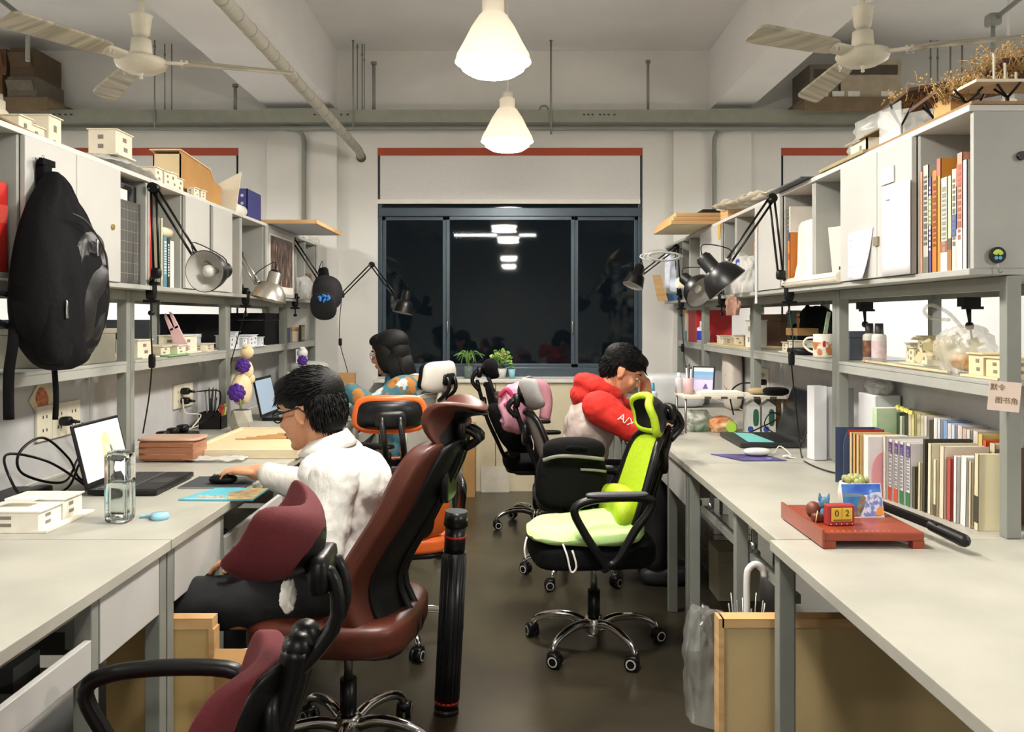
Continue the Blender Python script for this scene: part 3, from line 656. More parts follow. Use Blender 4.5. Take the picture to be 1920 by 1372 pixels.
def torso(m, pel, chest, neck, wv, g=0):
    """pelvis - belly - chest - shoulders as overlapping rounded masses; wv = unit vector across the shoulders"""
    w = Vector(wv); pel = Vector(pel); chest = Vector(chest); neck = Vector(neck)
    ax = (chest-pel).normalized(); fw = w.cross(ax).normalized()
    def T(p): return Matrix(((w.x, fw.x, ax.x, p.x), (w.y, fw.y, ax.y, p.y), (w.z, fw.z, ax.z, p.z), (0, 0, 0, 1)))
    m.ell((0, 0, 0), (.165+g, .115+g, .12+g), T(pel)); m.ell((0, 0, 0), (.152+g, .112+g, .15+g), T((pel+chest)/2))
    m.ell((0, 0, 0), (.168+g, .118+g, .16+g), T(chest)); m.ell((0, 0, 0), (.150+g, .088+g, .075+g), T(chest+(neck-chest)*.62))
    m.cap(neck+Vector((0, 0, -.06)), neck, .062+g, .052+g)
BODYMOD = [('remesh', .0055), ('smooth', 4)]
CLOTH = [('remesh', .009), ('smooth', 5), ('noise', .020, .07)]

# --- man in the white shirt
root = thing('person', 'person in a white shirt and glasses sitting at the laptop, hand on a mouse', 'person', (-.53, 2.68, 0))
T1 = HT((-.645, 2.74, 1.070), R(163), R(13))
V = Vector
pel, chest, neck = V((-.545, 2.68, .535)), V((-.535, 2.72, .785)), V((-.585, 2.735, .975))
wv = V((-.10, -.99, 0)).normalized()
lsh, lel, lwr = V((-.525, 2.545, .885)), V((-.54, 2.48, .685)), V((-.75, 2.53, .66))
rsh, rel, rwr = V((-.565, 2.905, .885)), V((-.70, 3.03, .755)), V((-.90, 3.065, .808))
rha = V((-.955, 3.075, .815))
b = MB(); head_mesh(b, T1); torso(b, pel, chest, neck, wv, -.022)
b.cap(neck+V((0, 0, -.03)), T1 @ V((-.03, 0, -.05)), .056, .055)
limb(b, [lsh, lel, lwr], [.045, .040, .03]); limb(b, [rsh, rel, rwr, rwr+V((-.02, .003, .0))], [.045, .040, .030, .028])
hand(b, XF(rwr+V((-.012, 0, .002)), (-1, .10, .05), (0, 0, 1)), curl=.42, side=-1)
hand(b, XF(lwr, (-1, .2, -.2), (0, 0, 1)), curl=.3, side=1)
for hy, ky, fy in ((2.59, 2.50, 2.50), (2.79, 2.86, 2.88)):
    limb(b, [V((-.56, hy, .50)), V((-.96, ky, .51)), V((-.93, fy, .11))], [.085, .058, .042]); limb(b, [V((-.92, fy, .05)), V((-1.12, fy, .035))], [.042, .03])
bo = part(root, 'body', b, SKIN, mods=BODYMOD)
face_bits(root, T1)
h = MB(); h.ell((-.022, 0, .050), (.108, .087, .082), T1, 8); h.ell((-.060, 0, .008), (.064, .080, .085), T1, 8); h.ell((.036, 0, .085), (.064, .070, .040), T1, 8)
h.ell((-.072, 0, -.045), (.042, .060, .05), T1)
h.ell((-.015, .068, .035), (.03, .016, .03), T1); h.ell((-.015, -.068, .035), (.03, .016, .03), T1)
tufts(h, T1, 1500, ((-.02, 0, .05), (.107, .086, .081)), .045, .0036, 3, up=0)
tufts(h, T1, 900, ((-.058, 0, .0), (.066, .081, .092)), .032, .0034, 31, nape=True)
part(root, 'hair', h, HAIR)
g = MB()
for s in (-1, 1):
    g.tube([T1 @ V((.100, s*.034+.026*math.cos(a), -.004+.019*math.sin(a))) for a in [i*.4 for i in range(16)]], .0022, 6, closed=True)
    g.tube([T1 @ V((.098, s*.060, .002)), T1 @ V((.05, s*.080, .004)), T1 @ V((-.012, s*.086, .010)), T1 @ V((-.035, s*.084, -.012))], .0028, 6)
g.tube([T1 @ V((.104, .009, 0)), T1 @ V((.104, -.009, 0))], .0022, 6)
part(root, 'glasses', g, BLKP)
SHIRT = M('#d6d4ce', .75, var=.04, scale=12, bump=.8, bscale=16, stretch=(1.6, 1, .8))
s = MB(); torso(s, pel+V((0, 0, .02)), chest, neck+V((.0, 0, -.035)), wv, .014)
s.ell((0, 0, 0), (.13, .15, .12), Matrix.Translation(chest+V((.03, -.0, .05))))
s.ell((0, 0, 0), (.10, .135, .07), Matrix.Translation(neck+V((.02, 0, -.07))))
limb(s, [lsh, lel, lwr+V((.04, -.02, .01))], [.075, .060, .044]); limb(s, [rsh, rel, rwr+V((.045, -.01, -.01))], [.076, .062, .050])
part(root, 'shirt', s, SHIRT, mods=CLOTH)
k = MB()
for i in range(25):
    a = i/24*2*math.pi
cpts = [neck+V((.062*math.cos(a)+.0, .066*math.sin(a), -.012+.020*math.cos(a))) for a in [i*2*math.pi/28 for i in range(28)]]
vs = []
for p in cpts:
    d = (p-neck); d.z = 0; d.normalize(); vs += [p+V((0, 0, .022))+d*-.004, p+d*.030+V((0, 0, -.022))]
k.add(vs, [(2*i, 2*((i+1) % 28), 2*((i+1) % 28)+1, 2*i+1) for i in range(28)], 0, True)
part(root, 'collar', k, SHIRT, mods=[('solid', .008)])
TR = M('#0c0d11', .85, var=.15, bump=.2, bscale=30)
p = MB()
p.ell((0, 0, 0), (.13, .18, .11), Matrix.Translation(pel+V((-.01, 0, -.015))))
for hy, ky, fy in ((2.59, 2.50, 2.50), (2.79, 2.86, 2.88)):
    limb(p, [V((-.56, hy, .515)), V((-.96, ky, .525)), V((-.93, fy, .12))], [.098, .072, .06])
part(root, 'trousers', p, TR, mods=[('remesh', .011), ('smooth', 4), ('noise', .015, .09)])
for fy in (2.50, 2.88): part(root, 'shoe', MB().sb((-1.0, fy, .046), (.28, .10, .09), 3, 8), M('#26262a', .6))

# --- man in the red hoodie
root = thing('person', 'person in a red and grey hoodie leaning on the desk, hand on forehead', 'person', (.38, 4.47, 0))
T2 = HT((.585, 4.44, 1.092), R(-4), R(30))
pel, chest, neck = V((.36, 4.47, .545)), V((.415, 4.46, .80)), V((.50, 4.45, .985))
wv = V((.05, 1, 0)).normalized()
rsh, rel, rwr = V((.425, 4.27, .915)), V((.625, 4.20, .80)), V((.80, 4.36, .80))
lsh, lel, lwr = V((.465, 4.64, .905)), V((.735, 4.585, .815)), V((.715, 4.53, 1.02))
b = MB(); head_mesh(b, T2); torso(b, pel, chest, neck, wv, -.022)
b.cap(neck+V((-.01, 0, -.04)), T2 @ V((-.035, 0, -.05)), .060, .058)
limb(b, [rsh, rel, rwr], [.055, .043, .030]); limb(b, [lsh, lel, lwr], [.055, .044, .031])
hand(b, XF(lwr+V((-.002, 0, .012)), (-.45, -.12, .85), (.85, -.2, .4)), curl=.28, side=1)
hand(b, XF(rwr, (.6, .8, -.05), (0, 0, 1)), curl=.35, side=1)
for hy in (4.37, 4.57):
    limb(b, [V((.37, hy, .50)), V((.76, hy, .52)), V((.74, hy, .11))], [.085, .058, .042]); limb(b, [V((.73, hy, .05)), V((.92, hy, .035))], [.042, .03])
part(root, 'body', b, SKIN, mods=BODYMOD); face_bits(root, T2)
h = MB(); h.ell((-.022, 0, .050), (.108, .086, .082), T2, 8); h.ell((-.058, 0, .006), (.062, .078, .085), T2, 8); h.ell((.036, 0, .085), (.066, .068, .038), T2, 8); h.ell((-.07, 0, -.045), (.04, .056, .045), T2)
h.ell((-.012, -.068, .03), (.032, .014, .03), T2); h.ell((-.012, .068, .03), (.032, .014, .03), T2)
tufts(h, T2, 1500, ((-.02, 0, .05), (.107, .085, .081)), .040, .0038, 5, up=.12)
tufts(h, T2, 900, ((-.056, 0, .0), (.064, .079, .092)), .032, .0034, 33, nape=True)
part(root, 'hair', h, HAIR)
HGREY = M('#b9a9a3', .85, var=.06, bump=.3, bscale=20); HRED = M('#c02319', .85, var=.08, bump=.3, bscale=22)
s = MB(); torso(s, pel+V((0, 0, .01)), chest, neck+V((-.01, 0, -.04)), wv, .018)
part(root, 'hoodie_body', s, HGREY, mods=CLOTH)
s = MB()
limb(s, [rsh+V((.02, -.01, .0)), rel, rel+V((.06, .055, .0))], [.088, .066, .058]); limb(s, [lsh+V((.02, .01, .0)), lel+V((-.02, 0, .005))], [.088, .064])
s.ell((0, 0, 0), (.10, .20, .085), Matrix.Translation(neck+V((-.005, 0, -.085))))
part(root, 'hoodie_sleeves', s, HRED, mods=CLOTH)
s = MB()
s.tube(smoothpath([neck+V((.065, .01, -.07)), neck+V((.02, -.085, -.01)), neck+V((-.075, -.075, .035)), neck+V((-.125, 0, .04)), neck+V((-.075, .075, .035)), neck+V((.02, .085, -.01)), neck+V((.065, -.01, -.07))], 30), [.030+.022*math.sin(math.pi*i/30) for i in range(31)], 12)
s.ell((0, 0, 0), (.085, .11, .075), Matrix.Translation(neck+V((-.105, 0, -.025))))
part(root, 'hood', s, HRED, mods=[('remesh', .007), ('smooth', 4), ('noise', .018, .05)])
tx = bpy.data.curves.new('sleeve_lettering', 'FONT'); tx.body = 'A/X'; tx.size = .055; tx.extrude = .001
to = bpy.data.objects.new('tmp', tx); COL.objects.link(to); bpy.context.view_layer.update()
me = bpy.data.meshes.new_from_object(to.evaluated_get(bpy.context.evaluated_depsgraph_get())); bpy.data.objects.remove(to)
LTR = {}
m = MB()
for v in me.vertices: m.v.append(XF((.515, 4.165, .865), (.75, 0, -.4), (-.1, -.9, .35)) @ V((v.co.x, v.co.y, v.co.z+.024)))
for f in me.polygons: m.f.append(list(f.vertices)); m.m.append(0); m.s.append(False)
part(root, 'sleeve_lettering', m, M('#d8cfc8', .8, var=0), 'white letters on the red sleeve')
p = MB(); p.ell((0, 0, 0), (.13, .18, .11), Matrix.Translation(pel+V((0, 0, -.02))))
for hy in (4.37, 4.57): limb(p, [V((.37, hy, .515)), V((.76, hy, .53)), V((.74, hy, .12))], [.098, .072, .06])
part(root, 'trousers', p, TR, mods=[('remesh', .012), ('smooth', 4)])
for hy in (4.37, 4.57): part(root, 'shoe', MB().sb((.80, hy, .046), (.27, .10, .09), 3, 8), M('#26262a', .6))

# --- woman in the floral top
root = thing('person', 'person with long black hair in a teal floral top working by the window', 'person', (-.65, 5.0, 0))
T3 = HT((-.715, 5.02, 1.165), R(172), R(14))
pel, chest, neck = V((-.62, 5.0, .55)), V((-.615, 4.99, .82)), V((-.66, 5.01, 1.03))
wv = V((-.05, -1, 0)).normalized()
lsh, lel, lwr = V((-.60, 4.83, .96)), V((-.76, 4.76, .86)), V((-.95, 4.86, .955))
rsh, rel, rwr = V((-.63, 5.18, .95)), V((-.78, 5.22, .83)), V((-.98, 5.15, .80))
b = MB(); head_mesh(b, T3); torso(b, pel, chest, neck, wv, -.03)
b.cap(neck+V((0, 0, -.03)), T3 @ V((-.03, 0, -.05)), .048, .047)
limb(b, [lsh, lel, lwr], [.05, .038, .027]); limb(b, [rsh, rel, rwr], [.05, .038, .027])
hand(b, XF(lwr, (-1, .1, -.25), (0, 0, 1)), curl=.35, side=1, L=.92); hand(b, XF(rwr, (-1, 0, -.1), (0, 0, 1)), curl=.3, side=-1, L=.92)
for hy in (4.9, 5.1):
    limb(b, [V((-.62, hy, .50)), V((-1.0, hy, .52)), V((-.98, hy, .11))], [.085, .056, .04]); limb(b, [V((-.97, hy, .05)), V((-1.15, hy, .035))], [.04, .03])
part(root, 'body', b, SKIN, mods=BODYMOD); face_bits(root, T3)
h = MB(); h.ell((-.022, 0, .045), (.112, .092, .084), T3, 8); h.ell((-.055, 0, -.02), (.072, .088, .10), T3, 8); h.ell((.034, 0, .078), (.066, .072, .042), T3, 8)
for s in (-1, 1): h.ell((.012, s*.074, -.03), (.050, .022, .095), T3, 8)
h.sb((-.045, 0, -.13), (.13, .17, .22), 3, 8, fn=None)
n1 = len(MB().sb((0, 0, 0), (1, 1, 1), 3, 8).v)
for i in range(len(h.v)-n1, len(h.v)): h.v[i] = T3 @ h.v[i]
for i in range(90):
    a = random.uniform(R(70), R(290)); q = V((-.03+.085*math.cos(a), .085*math.sin(a), -.02))
    h.tube([T3 @ q, T3 @ (q*1.06+V((0, 0, -.10))), T3 @ (q*1.1+V((random.uniform(-.01, .01), 0, -.22)))], [.008, .007, .002], 5)
part(root, 'hair', h, HAIR)
g = MB()
for s in (-1, 1):
    g.tube([T3 @ V((.100, s*.034+.024*math.cos(a), -.004+.022*math.sin(a))) for a in [i*.4 for i in range(16)]], .002, 6, closed=True)
    g.tube([T3 @ V((.098, s*.058, .002)), T3 @ V((.03, s*.083, .006))], .0022, 6)
part(root, 'glasses', g, STEEL)
# floral cloth: teal ground with orange and white blossoms of several sizes
FL = bpy.data.materials.new('floral_cloth'); FL.use_nodes = True; nt = FL.node_tree; b_ = nt.nodes['Principled BSDF']; b_.inputs['Roughness'].default_value = .85
tc = nt.nodes.new('ShaderNodeTexCoord'); ns = nt.nodes.new('ShaderNodeTexNoise'); ns.inputs['Scale'].default_value = 28
ad = nt.nodes.new('ShaderNodeMixRGB'); ad.blend_type = 'ADD'; ad.inputs[0].default_value = .06
nt.links.new(tc.outputs['Object'], ns.inputs['Vector']); nt.links.new(tc.outputs['Object'], ad.inputs[1]); nt.links.new(ns.outputs['Color'], ad.inputs[2])
prev = None
for sc, th, cl, cl0 in ((9.5, .33, '#a9702f', '#3a6b78'), (8.1, .24, '#b9c4c8', None), (15, .26, '#7a5a2a', None)):
    vo = nt.nodes.new('ShaderNodeTexVoronoi'); vo.inputs['Scale'].default_value = sc; nt.links.new(ad.outputs[0], vo.inputs['Vector'])
    rp = nt.nodes.new('ShaderNodeValToRGB'); rp.color_ramp.elements[0].position = th; rp.color_ramp.elements[1].position = th+.06
    rp.color_ramp.elements[0].color = (1, 1, 1, 1); rp.color_ramp.elements[1].color = (0, 0, 0, 1); nt.links.new(vo.outputs['Distance'], rp.inputs[0])
    mxx = nt.nodes.new('ShaderNodeMixRGB'); nt.links.new(rp.outputs[0], mxx.inputs[0]); mxx.inputs[2].default_value = (*lin(cl), 1)
    if prev: nt.links.new(prev, mxx.inputs[1])
    else: mxx.inputs[1].default_value = (*lin(cl0), 1)
    prev = mxx.outputs[0]
nt.links.new(prev, b_.inputs['Base Color'])
s = MB(); torso(s, pel+V((.0, 0, .03)), chest+V((.02, 0, 0)), neck+V((.0, 0, -.03)), wv, .022)
s.ell((0, 0, 0), (.12, .19, .10), Matrix.Translation(chest+V((.05, 0, .12))))
limb(s, [lsh, lel, lwr+V((.05, -.02, -.01))], [.085, .066, .05]); limb(s, [rsh, rel, rwr+V((.05, 0, 0))], [.085, .066, .05])
part(root, 'blouse', s, FL, mods=CLOTH)
p = MB(); p.ell((0, 0, 0), (.13, .18, .11), Matrix.Translation(pel+V((0, 0, -.02))))
for hy in (4.9, 5.1): limb(p, [V((-.62, hy, .515)), V((-1.0, hy, .53)), V((-.98, hy, .12))], [.098, .07, .058])
part(root, 'trousers', p, TR, mods=[('remesh', .014), ('smooth', 4)])
# ---------------------------------------------------------------- helpers for the clutter
def cable(name, label, pts, r=.004, m=None, n=40, cat='cable'):
    return single(name, label, cat, MB().tube(smoothpath(pts, n), r, 6), m or BLKP)
def book(label, p, d, col, group, axis='y', spine=None, tilt=0, print_=None, band=None, cat='book', name='book', rz=0):
    """upright book, spine towards -s*x; p = lower spine centre (x,y,z), d = (depth, thickness, height), sign of depth = direction of the fore-edge"""
    s = 1 if d[0] > 0 else -1; D, T, Hh = abs(d[0]), d[1], d[2]
    t = thing(name, label, cat, p, rz, group, local=True)
    Rt = Matrix.Rotation(tilt, 4, 'X'); c = .0022
    def bx(m, a, b, mi=0): return m.box(a, b, mi, Rt)
    m = MB(); bx(m, (0, -T/2, 0), (s*D, -T/2+c, Hh)); bx(m, (0, T/2-c, 0), (s*D, T/2, Hh)); bx(m, (0, -T/2, 0), (s*c, T/2, Hh))
    part(t, 'cover', m, M(spine or col, .5, var=.04))
    part(t, 'pages', bx(MB(), (s*(c+.0005), -T/2+c, .003), (s*(D-.004), T/2-c, Hh-.003)), PAPER)
    if band:
        for z0, z1, cc in band: part(t, 'spine_band', bx(MB(), (-s*.0008, -T/2, z0*Hh), (s*.0008, T/2+.0004, z1*Hh)), M(cc, .5, var=.03))
    if print_:
        m = MB(); rnd = random.Random(int(p[1]*9999)); z = Hh*.9
        while z > Hh*.25:
            hh = Hh*rnd.uniform(.02, .05); bx(m, (-s*.0014, -T*.25, z-hh), (-s*.0002, T*.25, z)); z -= hh+Hh*.02
        part(t, 'spine_print', m, M(print_, .6, var=0), kind='stuff')
    return t
def carton(name, label, cat, a, b, m, group=None, extra=None, rz=0):
    """box-like thing with a lid line"""
    t = thing(name, label, cat, ((a[0]+b[0])/2, (a[1]+b[1])/2, min(a[2], b[2])), 0, group)
    z0, z1 = min(a[2], b[2]), max(a[2], b[2]); zl = z0+(z1-z0)*.78
    part(t, 'box_body', MB().box((a[0], a[1], z0), (b[0], b[1], zl-.001)), m, bevel=.002)
    e = .002
    part(t, 'lid', MB().box((min(a[0], b[0])-e, min(a[1], b[1])-e, zl), (max(a[0], b[0])+e, max(a[1], b[1])+e, z1)), m, bevel=.002)
    return t
DARKW = M('#7d776a', .7, var=0)
def model(label, c, size, seed, group='white card building models', m=None, base=True, roof=None, n=3, name='building_model'):
    """card study model: base plate, blocks of different heights, roofs and window openings"""
    rnd = random.Random(seed); x, y, z = c; sx, sy, sz = size; m = m or PALE
    t = thing(name, label, 'model', c, 0, group)
    if base: part(t, 'base_plate', MB().box((x-sx/2, y-sy/2, z), (x+sx/2, y+sy/2, z+.006)), roof or m)
    z0 = z+(.0062 if base else 0); w = sy/n
    for k in range(n):
        hh = sz*rnd.uniform(.55, 1); dx = sx*rnd.uniform(.6, .9)/2; ya = y-sy/2+k*w+.003; yb = ya+w*rnd.uniform(.8, .96)-.003
        o = part(t, 'block', MB().box((x-dx, ya, z0), (x+dx, yb, z0+hh)), m, bevel=.001)
        part(o, 'roof_slab', MB().box((x-dx-.006, ya-.004, z0+hh), (x+dx+.006, yb+.004, z0+hh+.004)), m)
        wn = MB()
        for q in range(2):
            zz = z0+hh*(.2+.4*q); yy = lerp(ya, yb, .2+.3*rnd.random())
            for sg in (-1, 1): wn.box((x+sg*dx, yy, zz), (x+sg*(dx+.001), yy+(yb-ya)*.22, zz+hh*.18))
            wn.box((x-dx*.3, ya-.001, zz), (x+dx*.1, ya, zz+hh*.18))
        part(o, 'window_opening', wn, DARKW, kind='stuff')
    return t
def bag(name, label, c, d, m, seed=1, cat='bag', rot=None, k=2.6, amp=.22, handles=None, group=None):
    """crumpled thin bag"""
    rnd = Vector((seed*3.1, seed*1.7, seed))
    def fn(q):
        n = noise.noise(q*1.7+rnd)*amp+noise.noise(q*4.2+rnd)*amp*.5+noise.noise(q*9+rnd)*amp*.2
        r = 1+n; z = q.z*d[2]/2*(1+n*.6)
        if q.z < -.6: z = -d[2]/2
        return Vector((q.x*d[0]/2*r, q.y*d[1]/2*r, z))
    mb = MB().sb((c[0], c[1], c[2]+d[2]/2), (1, 1, 1), k, 18, rot=rot, fn=fn)
    t = thing(name, label, cat, c, 0, group)
    part(t, 'bag_film', mb, m)
    for hpts in (handles or []): part(t, 'bag_handle', MB().tube(smoothpath(hpts, 20), .006, 6), m)
    return t
FILM = M('#dcdcd8', .25, var=.05, alpha=.55, scale=12)
CLEARF = M('#e9ecea', .15, var=.03, alpha=.25, scale=12)
def clamp_lamp(label, clamp, piv, joint, tip, sh, axis, m, inner, r=.083, double=True, cordp=None, clampz=ZB, body=None):
    """swing-arm lamp: clamp under the shelf board, two arms, bell shade whose open side faces along axis"""
    t = thing('clamp_lamp', label, 'lamp', clamp, 0, 'swing arm clamp lamps')
    c = Vector(clamp); piv = Vector(piv); joint = Vector(joint); tip = Vector(tip); sh = Vector(sh); ax = Vector(axis).normalized()
    cm = MB().sb((c.x, c.y, clampz+.008), (.042, .03, .095), 6, 4).box((c.x-.03, c.y-.014, clampz-.052), (c.x+.03, c.y+.014, clampz-.040)).box((c.x-.03, c.y-.014, clampz+.022), (c.x+.03, c.y+.014, clampz+.034))
    co_ = part(t, 'clamp', cm, body or BLKP)
    part(co_, 'clamp_screw', MB().cyl((c.x, c.y, clampz-.085), (c.x, c.y, clampz-.04), .005, n=8).sb((c.x, c.y, clampz-.095), (.026, .026, .022), 2.5, 5), body or BLKP)
    part(t, 'pivot', MB().cyl((c.x, c.y, clampz+.03), piv, .008, n=8).sb(piv, (.04, .03, .045), 4, 5), body or BLKP)
    def arm(a, b):
        d = (b-a).normalized(); sd = d.cross(Vector((0, 1, 0))).normalized()*.011
        mm = MB()
        for sg in ((-1, 1) if double else (0,)):
            mm.tube([a+sd*sg, b+sd*sg], .0052, 8)
        return mm
    if (joint-piv).length > .02: part(t, 'lower_arm', arm(piv, joint), m)
    part(t, 'joint', MB().cyl(joint-Vector((0, .018, 0)), joint+Vector((0, .018, 0)), .021, n=18).cyl(joint-Vector((.012, .021, .006)), joint-Vector((.012, .017, .006)), .005, n=8, mi=1), [body or BLKP, STEEL])
    part(t, 'upper_arm', arm(joint, tip), m)
    q = ax.to_track_quat('Z', 'Y').to_matrix().to_4x4(); q.translation = sh
    pr = [(.030, -.115), (.034, -.112), (.034, -.055), (.044, -.05), (.06, -.038), (r*.88, -.005), (r, .035), (r*1.01, .042)]
    shd = part(t, 'lamp_shade', MB().lathe(pr, 32, q, cap=False), m)
    part(shd, 'shade_lining', MB().lathe([(.001, -.045)]+[(a-.003, b+.001) for a, b in pr[3:]], 32, q, cap=False), inner)
    part(shd, 'socket_cap', MB().lathe([(.001, -.128), (.024, -.126), (.031, -.114), (.031, -.108)], 20, q), BLKP)
    part(shd, 'bulb', MB().lathe([(.012, -.045), (.014, -.02), (.026, .0), (.024, .018), (.001, .028)], 16, q), M('#d8d6d0', .3, var=0))
    bk = q @ Vector((0, 0, -.06))
    part(t, 'swivel', MB().cyl(tip, bk, .007, n=8).sb(tip, (.03, .022, .03), 4, 4), STEEL)
    part(t, 'wire', MB().tube(smoothpath([q @ Vector((0, 0, -.12)), q @ Vector((0, 0, -.12))+Vector((.0, -.02, .05)), tip+Vector((0, -.02, .05)), tip+Vector((0, -.01, 0))], 14), .0025, 6), BLKP)
    if cordp: part(t, 'cord', MB().tube(smoothpath(cordp, 30), .0032, 6), BLKP)
    return t
def outlet(label, X, s, y, z, gangs=1, w=.075, hh=.115, group='white wall sockets'):
    t = thing('wall_socket', label, 'socket', (X, y, z), 0, group)
    for g_ in range(gangs):
        ya = y+g_*w
        f = part(t, 'face_plate', MB().box((X, ya+.001, z), (X-s*.011, ya+w-.001, z+hh)), M('#d3cdb9', .4, var=.02), bevel=.002)
        hl = MB()
        for dz in (.3, .68):
            for dy in (.38, .62): hl.box((X-s*.0112, ya+w*dy-.003, z+hh*dz-.006), (X-s*.0118, ya+w*dy+.003, z+hh*dz+.006))
        part(f, 'socket_hole', hl, M('#1a1a1a', .8, var=0), kind='stuff')
    return t
def plug(label, p, s, m=None):
    t = thing('power_plug', label, 'plug', p, 0, 'plugs in the wall sockets')
    x, y, z = p
    part(t, 'plug_body', MB().sb((x-s*.022, y, z), (.044, .034, .036), 4, 5), m or BLKP)
    part(t, 'plug_neck', MB().cyl((x-s*.04, y, z), (x-s*.07, y+.012, z-.004), .009, .005, n=10), m or BLKP)
    return t
def mug(label, c, r, h, m):
    t = thing('mug', label, 'mug', c)
    part(t, 'cup', MB().lathe([(.001, .0), (r*.92, 0), (r, .006), (r, h), (r-.004, h), (r-.005, .008), (.001, .007)], 28, Matrix.Translation(c)), m)
    return t
def pens(root, c, rad, n, hmin, hmax, seed, cols):
    rnd = random.Random(seed)
    for k in range(n):
        a = rnd.uniform(0, 6.28); q = rad*rnd.uniform(.2, .85); b0 = Vector(c)+Vector((q*math.cos(a)*.6, q*math.sin(a)*.6, .006)); h = rnd.uniform(hmin, hmax)
        e = b0+Vector((q*math.cos(a)*.6, q*math.sin(a)*.6, h)); cc = rnd.choice(cols)
        mm = MB().cyl(b0, e, .0042, n=8).cyl(e, e+(e-b0).normalized()*.014, .0042, .001, n=8, mi=1)
        single('pen', 'slim pen standing in the '+root, 'pen', mm, [M(cc, .45, var=0), M('#2a2622', .5, var=0)], group='pens in the '+root)
def printlines(root, name, mk, rows, cols, m, fill=.7, seed=1):
    """flat print: short dashes; mk(u,v)->point on the sheet, u,v in 0..1"""
    rnd = random.Random(seed); mm = MB()
    for r_ in range(rows):
        for c_ in range(cols):
            if rnd.random() > fill: continue
            u0 = (c_+.1)/cols; u1 = (c_+.1+.8*rnd.uniform(.4, 1))/cols; v0 = (r_+.3)/rows; v1 = (r_+.62)/rows
            mm.quad(mk(u0, v0), mk(u1, v0), mk(u1, v1), mk(u0, v1))
    part(root, name, mm, m, kind='stuff')
def textmesh(body, size, T, m, root, name='lettering', ext=.0004):
    tx = bpy.data.curves.new('t', 'FONT'); tx.body = body; tx.size = size; tx.extrude = ext; tx.align_x = 'CENTER'; tx.align_y = 'CENTER'
    to = bpy.data.objects.new('tmp', tx); COL.objects.link(to); bpy.context.view_layer.update()
    me = bpy.data.meshes.new_from_object(to.evaluated_get(bpy.context.evaluated_depsgraph_get())); bpy.data.objects.remove(to)
    mm = MB()
    for v in me.vertices: mm.v.append(T @ v.co)
    for f in me.polygons: mm.f.append(list(f.vertices)); mm.m.append(0); mm.s.append(False)
    return part(root, name, mm, m)
# ---------------------------------------------------------------- left side: backpack
t = thing('backpack', 'black backpack hanging by its loop on the grey cabinet door', 'backpack', (-1.40, 2.66, 1.19))
BPK = M('#050507', .9, spec=.18, var=.15, scale=40, bump=.25, bscale=60)
BPG = M('#0a0a0a', .45, var=.2, scale=6, bump=.35, bscale=12)
def bpf(q):
    v = (q.z+1)/2; w = .225*curve([(.72, 0, 0), (.98, 0, 0), (1, 0, 0), (.86, 0, 0), (.60, 0, 0), (.24, 0, 0)], v).x
    dd = .075*(1-.55*max(0, v-.5)*1.6)
    n = noise.noise(Vector((q.x*2, q.y*3, q.z*5)))*.012
    return Vector((-1.475+dd*(1+q.x)+n*(q.x > 0), 2.665+q.y*w+.02*(v-.5), 1.20+v*.62))
bp = part(t, 'main_body', MB().sb((0, 0, 0), (1, 1, 1), 3.2, 18, fn=bpf), BPK)
part(t, 'front_panel', MB().sb((0, 0, 0), (1, 1, 1), 2.6, 14, fn=lambda q: Vector((-1.352+.026*q.x+.016*noise.noise(q*2.3), 2.72+.115*q.y+.03*q.z, 1.44+.20*q.z))), BPG, 'shiny leathery pocket panel')
part(t, 'side_pocket', MB().sb((0, 0, 0), (1, 1, 1), 3, 10, fn=lambda q: Vector((-1.365+.035*q.x, 2.56+.085*q.y, 1.36+.135*q.z))), BPK)
for (yy, zz) in ((2.735, 1.585), (2.545, 1.385)): part(t, 'zip_pull', MB().sb((-1.322, yy, zz), (.006, .014, .05), 5, 4).tube([(-1.325, yy, zz+.03), (-1.322, yy, zz+.02)], .004, 6), CHROME)
part(t, 'zip', MB().tube(smoothpath([(-1.335, 2.60, 1.68), (-1.328, 2.68, 1.66), (-1.322, 2.78, 1.58), (-1.327, 2.82, 1.46)], 16), .003, 6), M('#2c2c2e', .4, var=0))
part(t, 'hang_loop', MB().sb((-1.462, 2.675, 1.80), (.03, .055, .12), 5, 6).cbox((-1.452, 2.675, 1.848), (.012, .075, .02)), BPK)
part(t, 'shoulder_strap', MB().tube(smoothpath([(-1.45, 2.50, 1.45), (-1.43, 2.455, 1.30), (-1.44, 2.45, 1.20), (-1.44, 2.45, 1.07)], 14), .015, 8), BPK)
part(t, 'shoulder_strap', MB().tube(smoothpath([(-1.45, 2.71, 1.22), (-1.44, 2.705, 1.12), (-1.44, 2.70, 1.04)], 10), .009, 8), BPK)
part(t, 'compression_strap', MB().tube(smoothpath([(-1.44, 2.50, 1.42), (-1.46, 2.42, 1.43), (-1.46, 2.42, 1.36), (-1.45, 2.49, 1.33)], 14), .008, 6), BPK)
part(t, 'compression_strap', MB().tube(smoothpath([(-1.42, 2.85, 1.47), (-1.45, 2.92, 1.45), (-1.45, 2.90, 1.38), (-1.43, 2.85, 1.33)], 14), .008, 6), BPK)
t = thing('adhesive_hook', 'white adhesive hook stuck on the cabinet door above the backpack', 'hook', (-1.482, 2.66, 1.835))
part(t, 'hook_plate', MB().sb((-1.484, 2.66, 1.875), (.006, .05, .075), 6, 4), WHITE)
part(t, 'hook_prong', MB().tube([(-1.481, 2.66, 1.86), (-1.462, 2.66, 1.852), (-1.456, 2.66, 1.868)], .004, 6), CHROME)
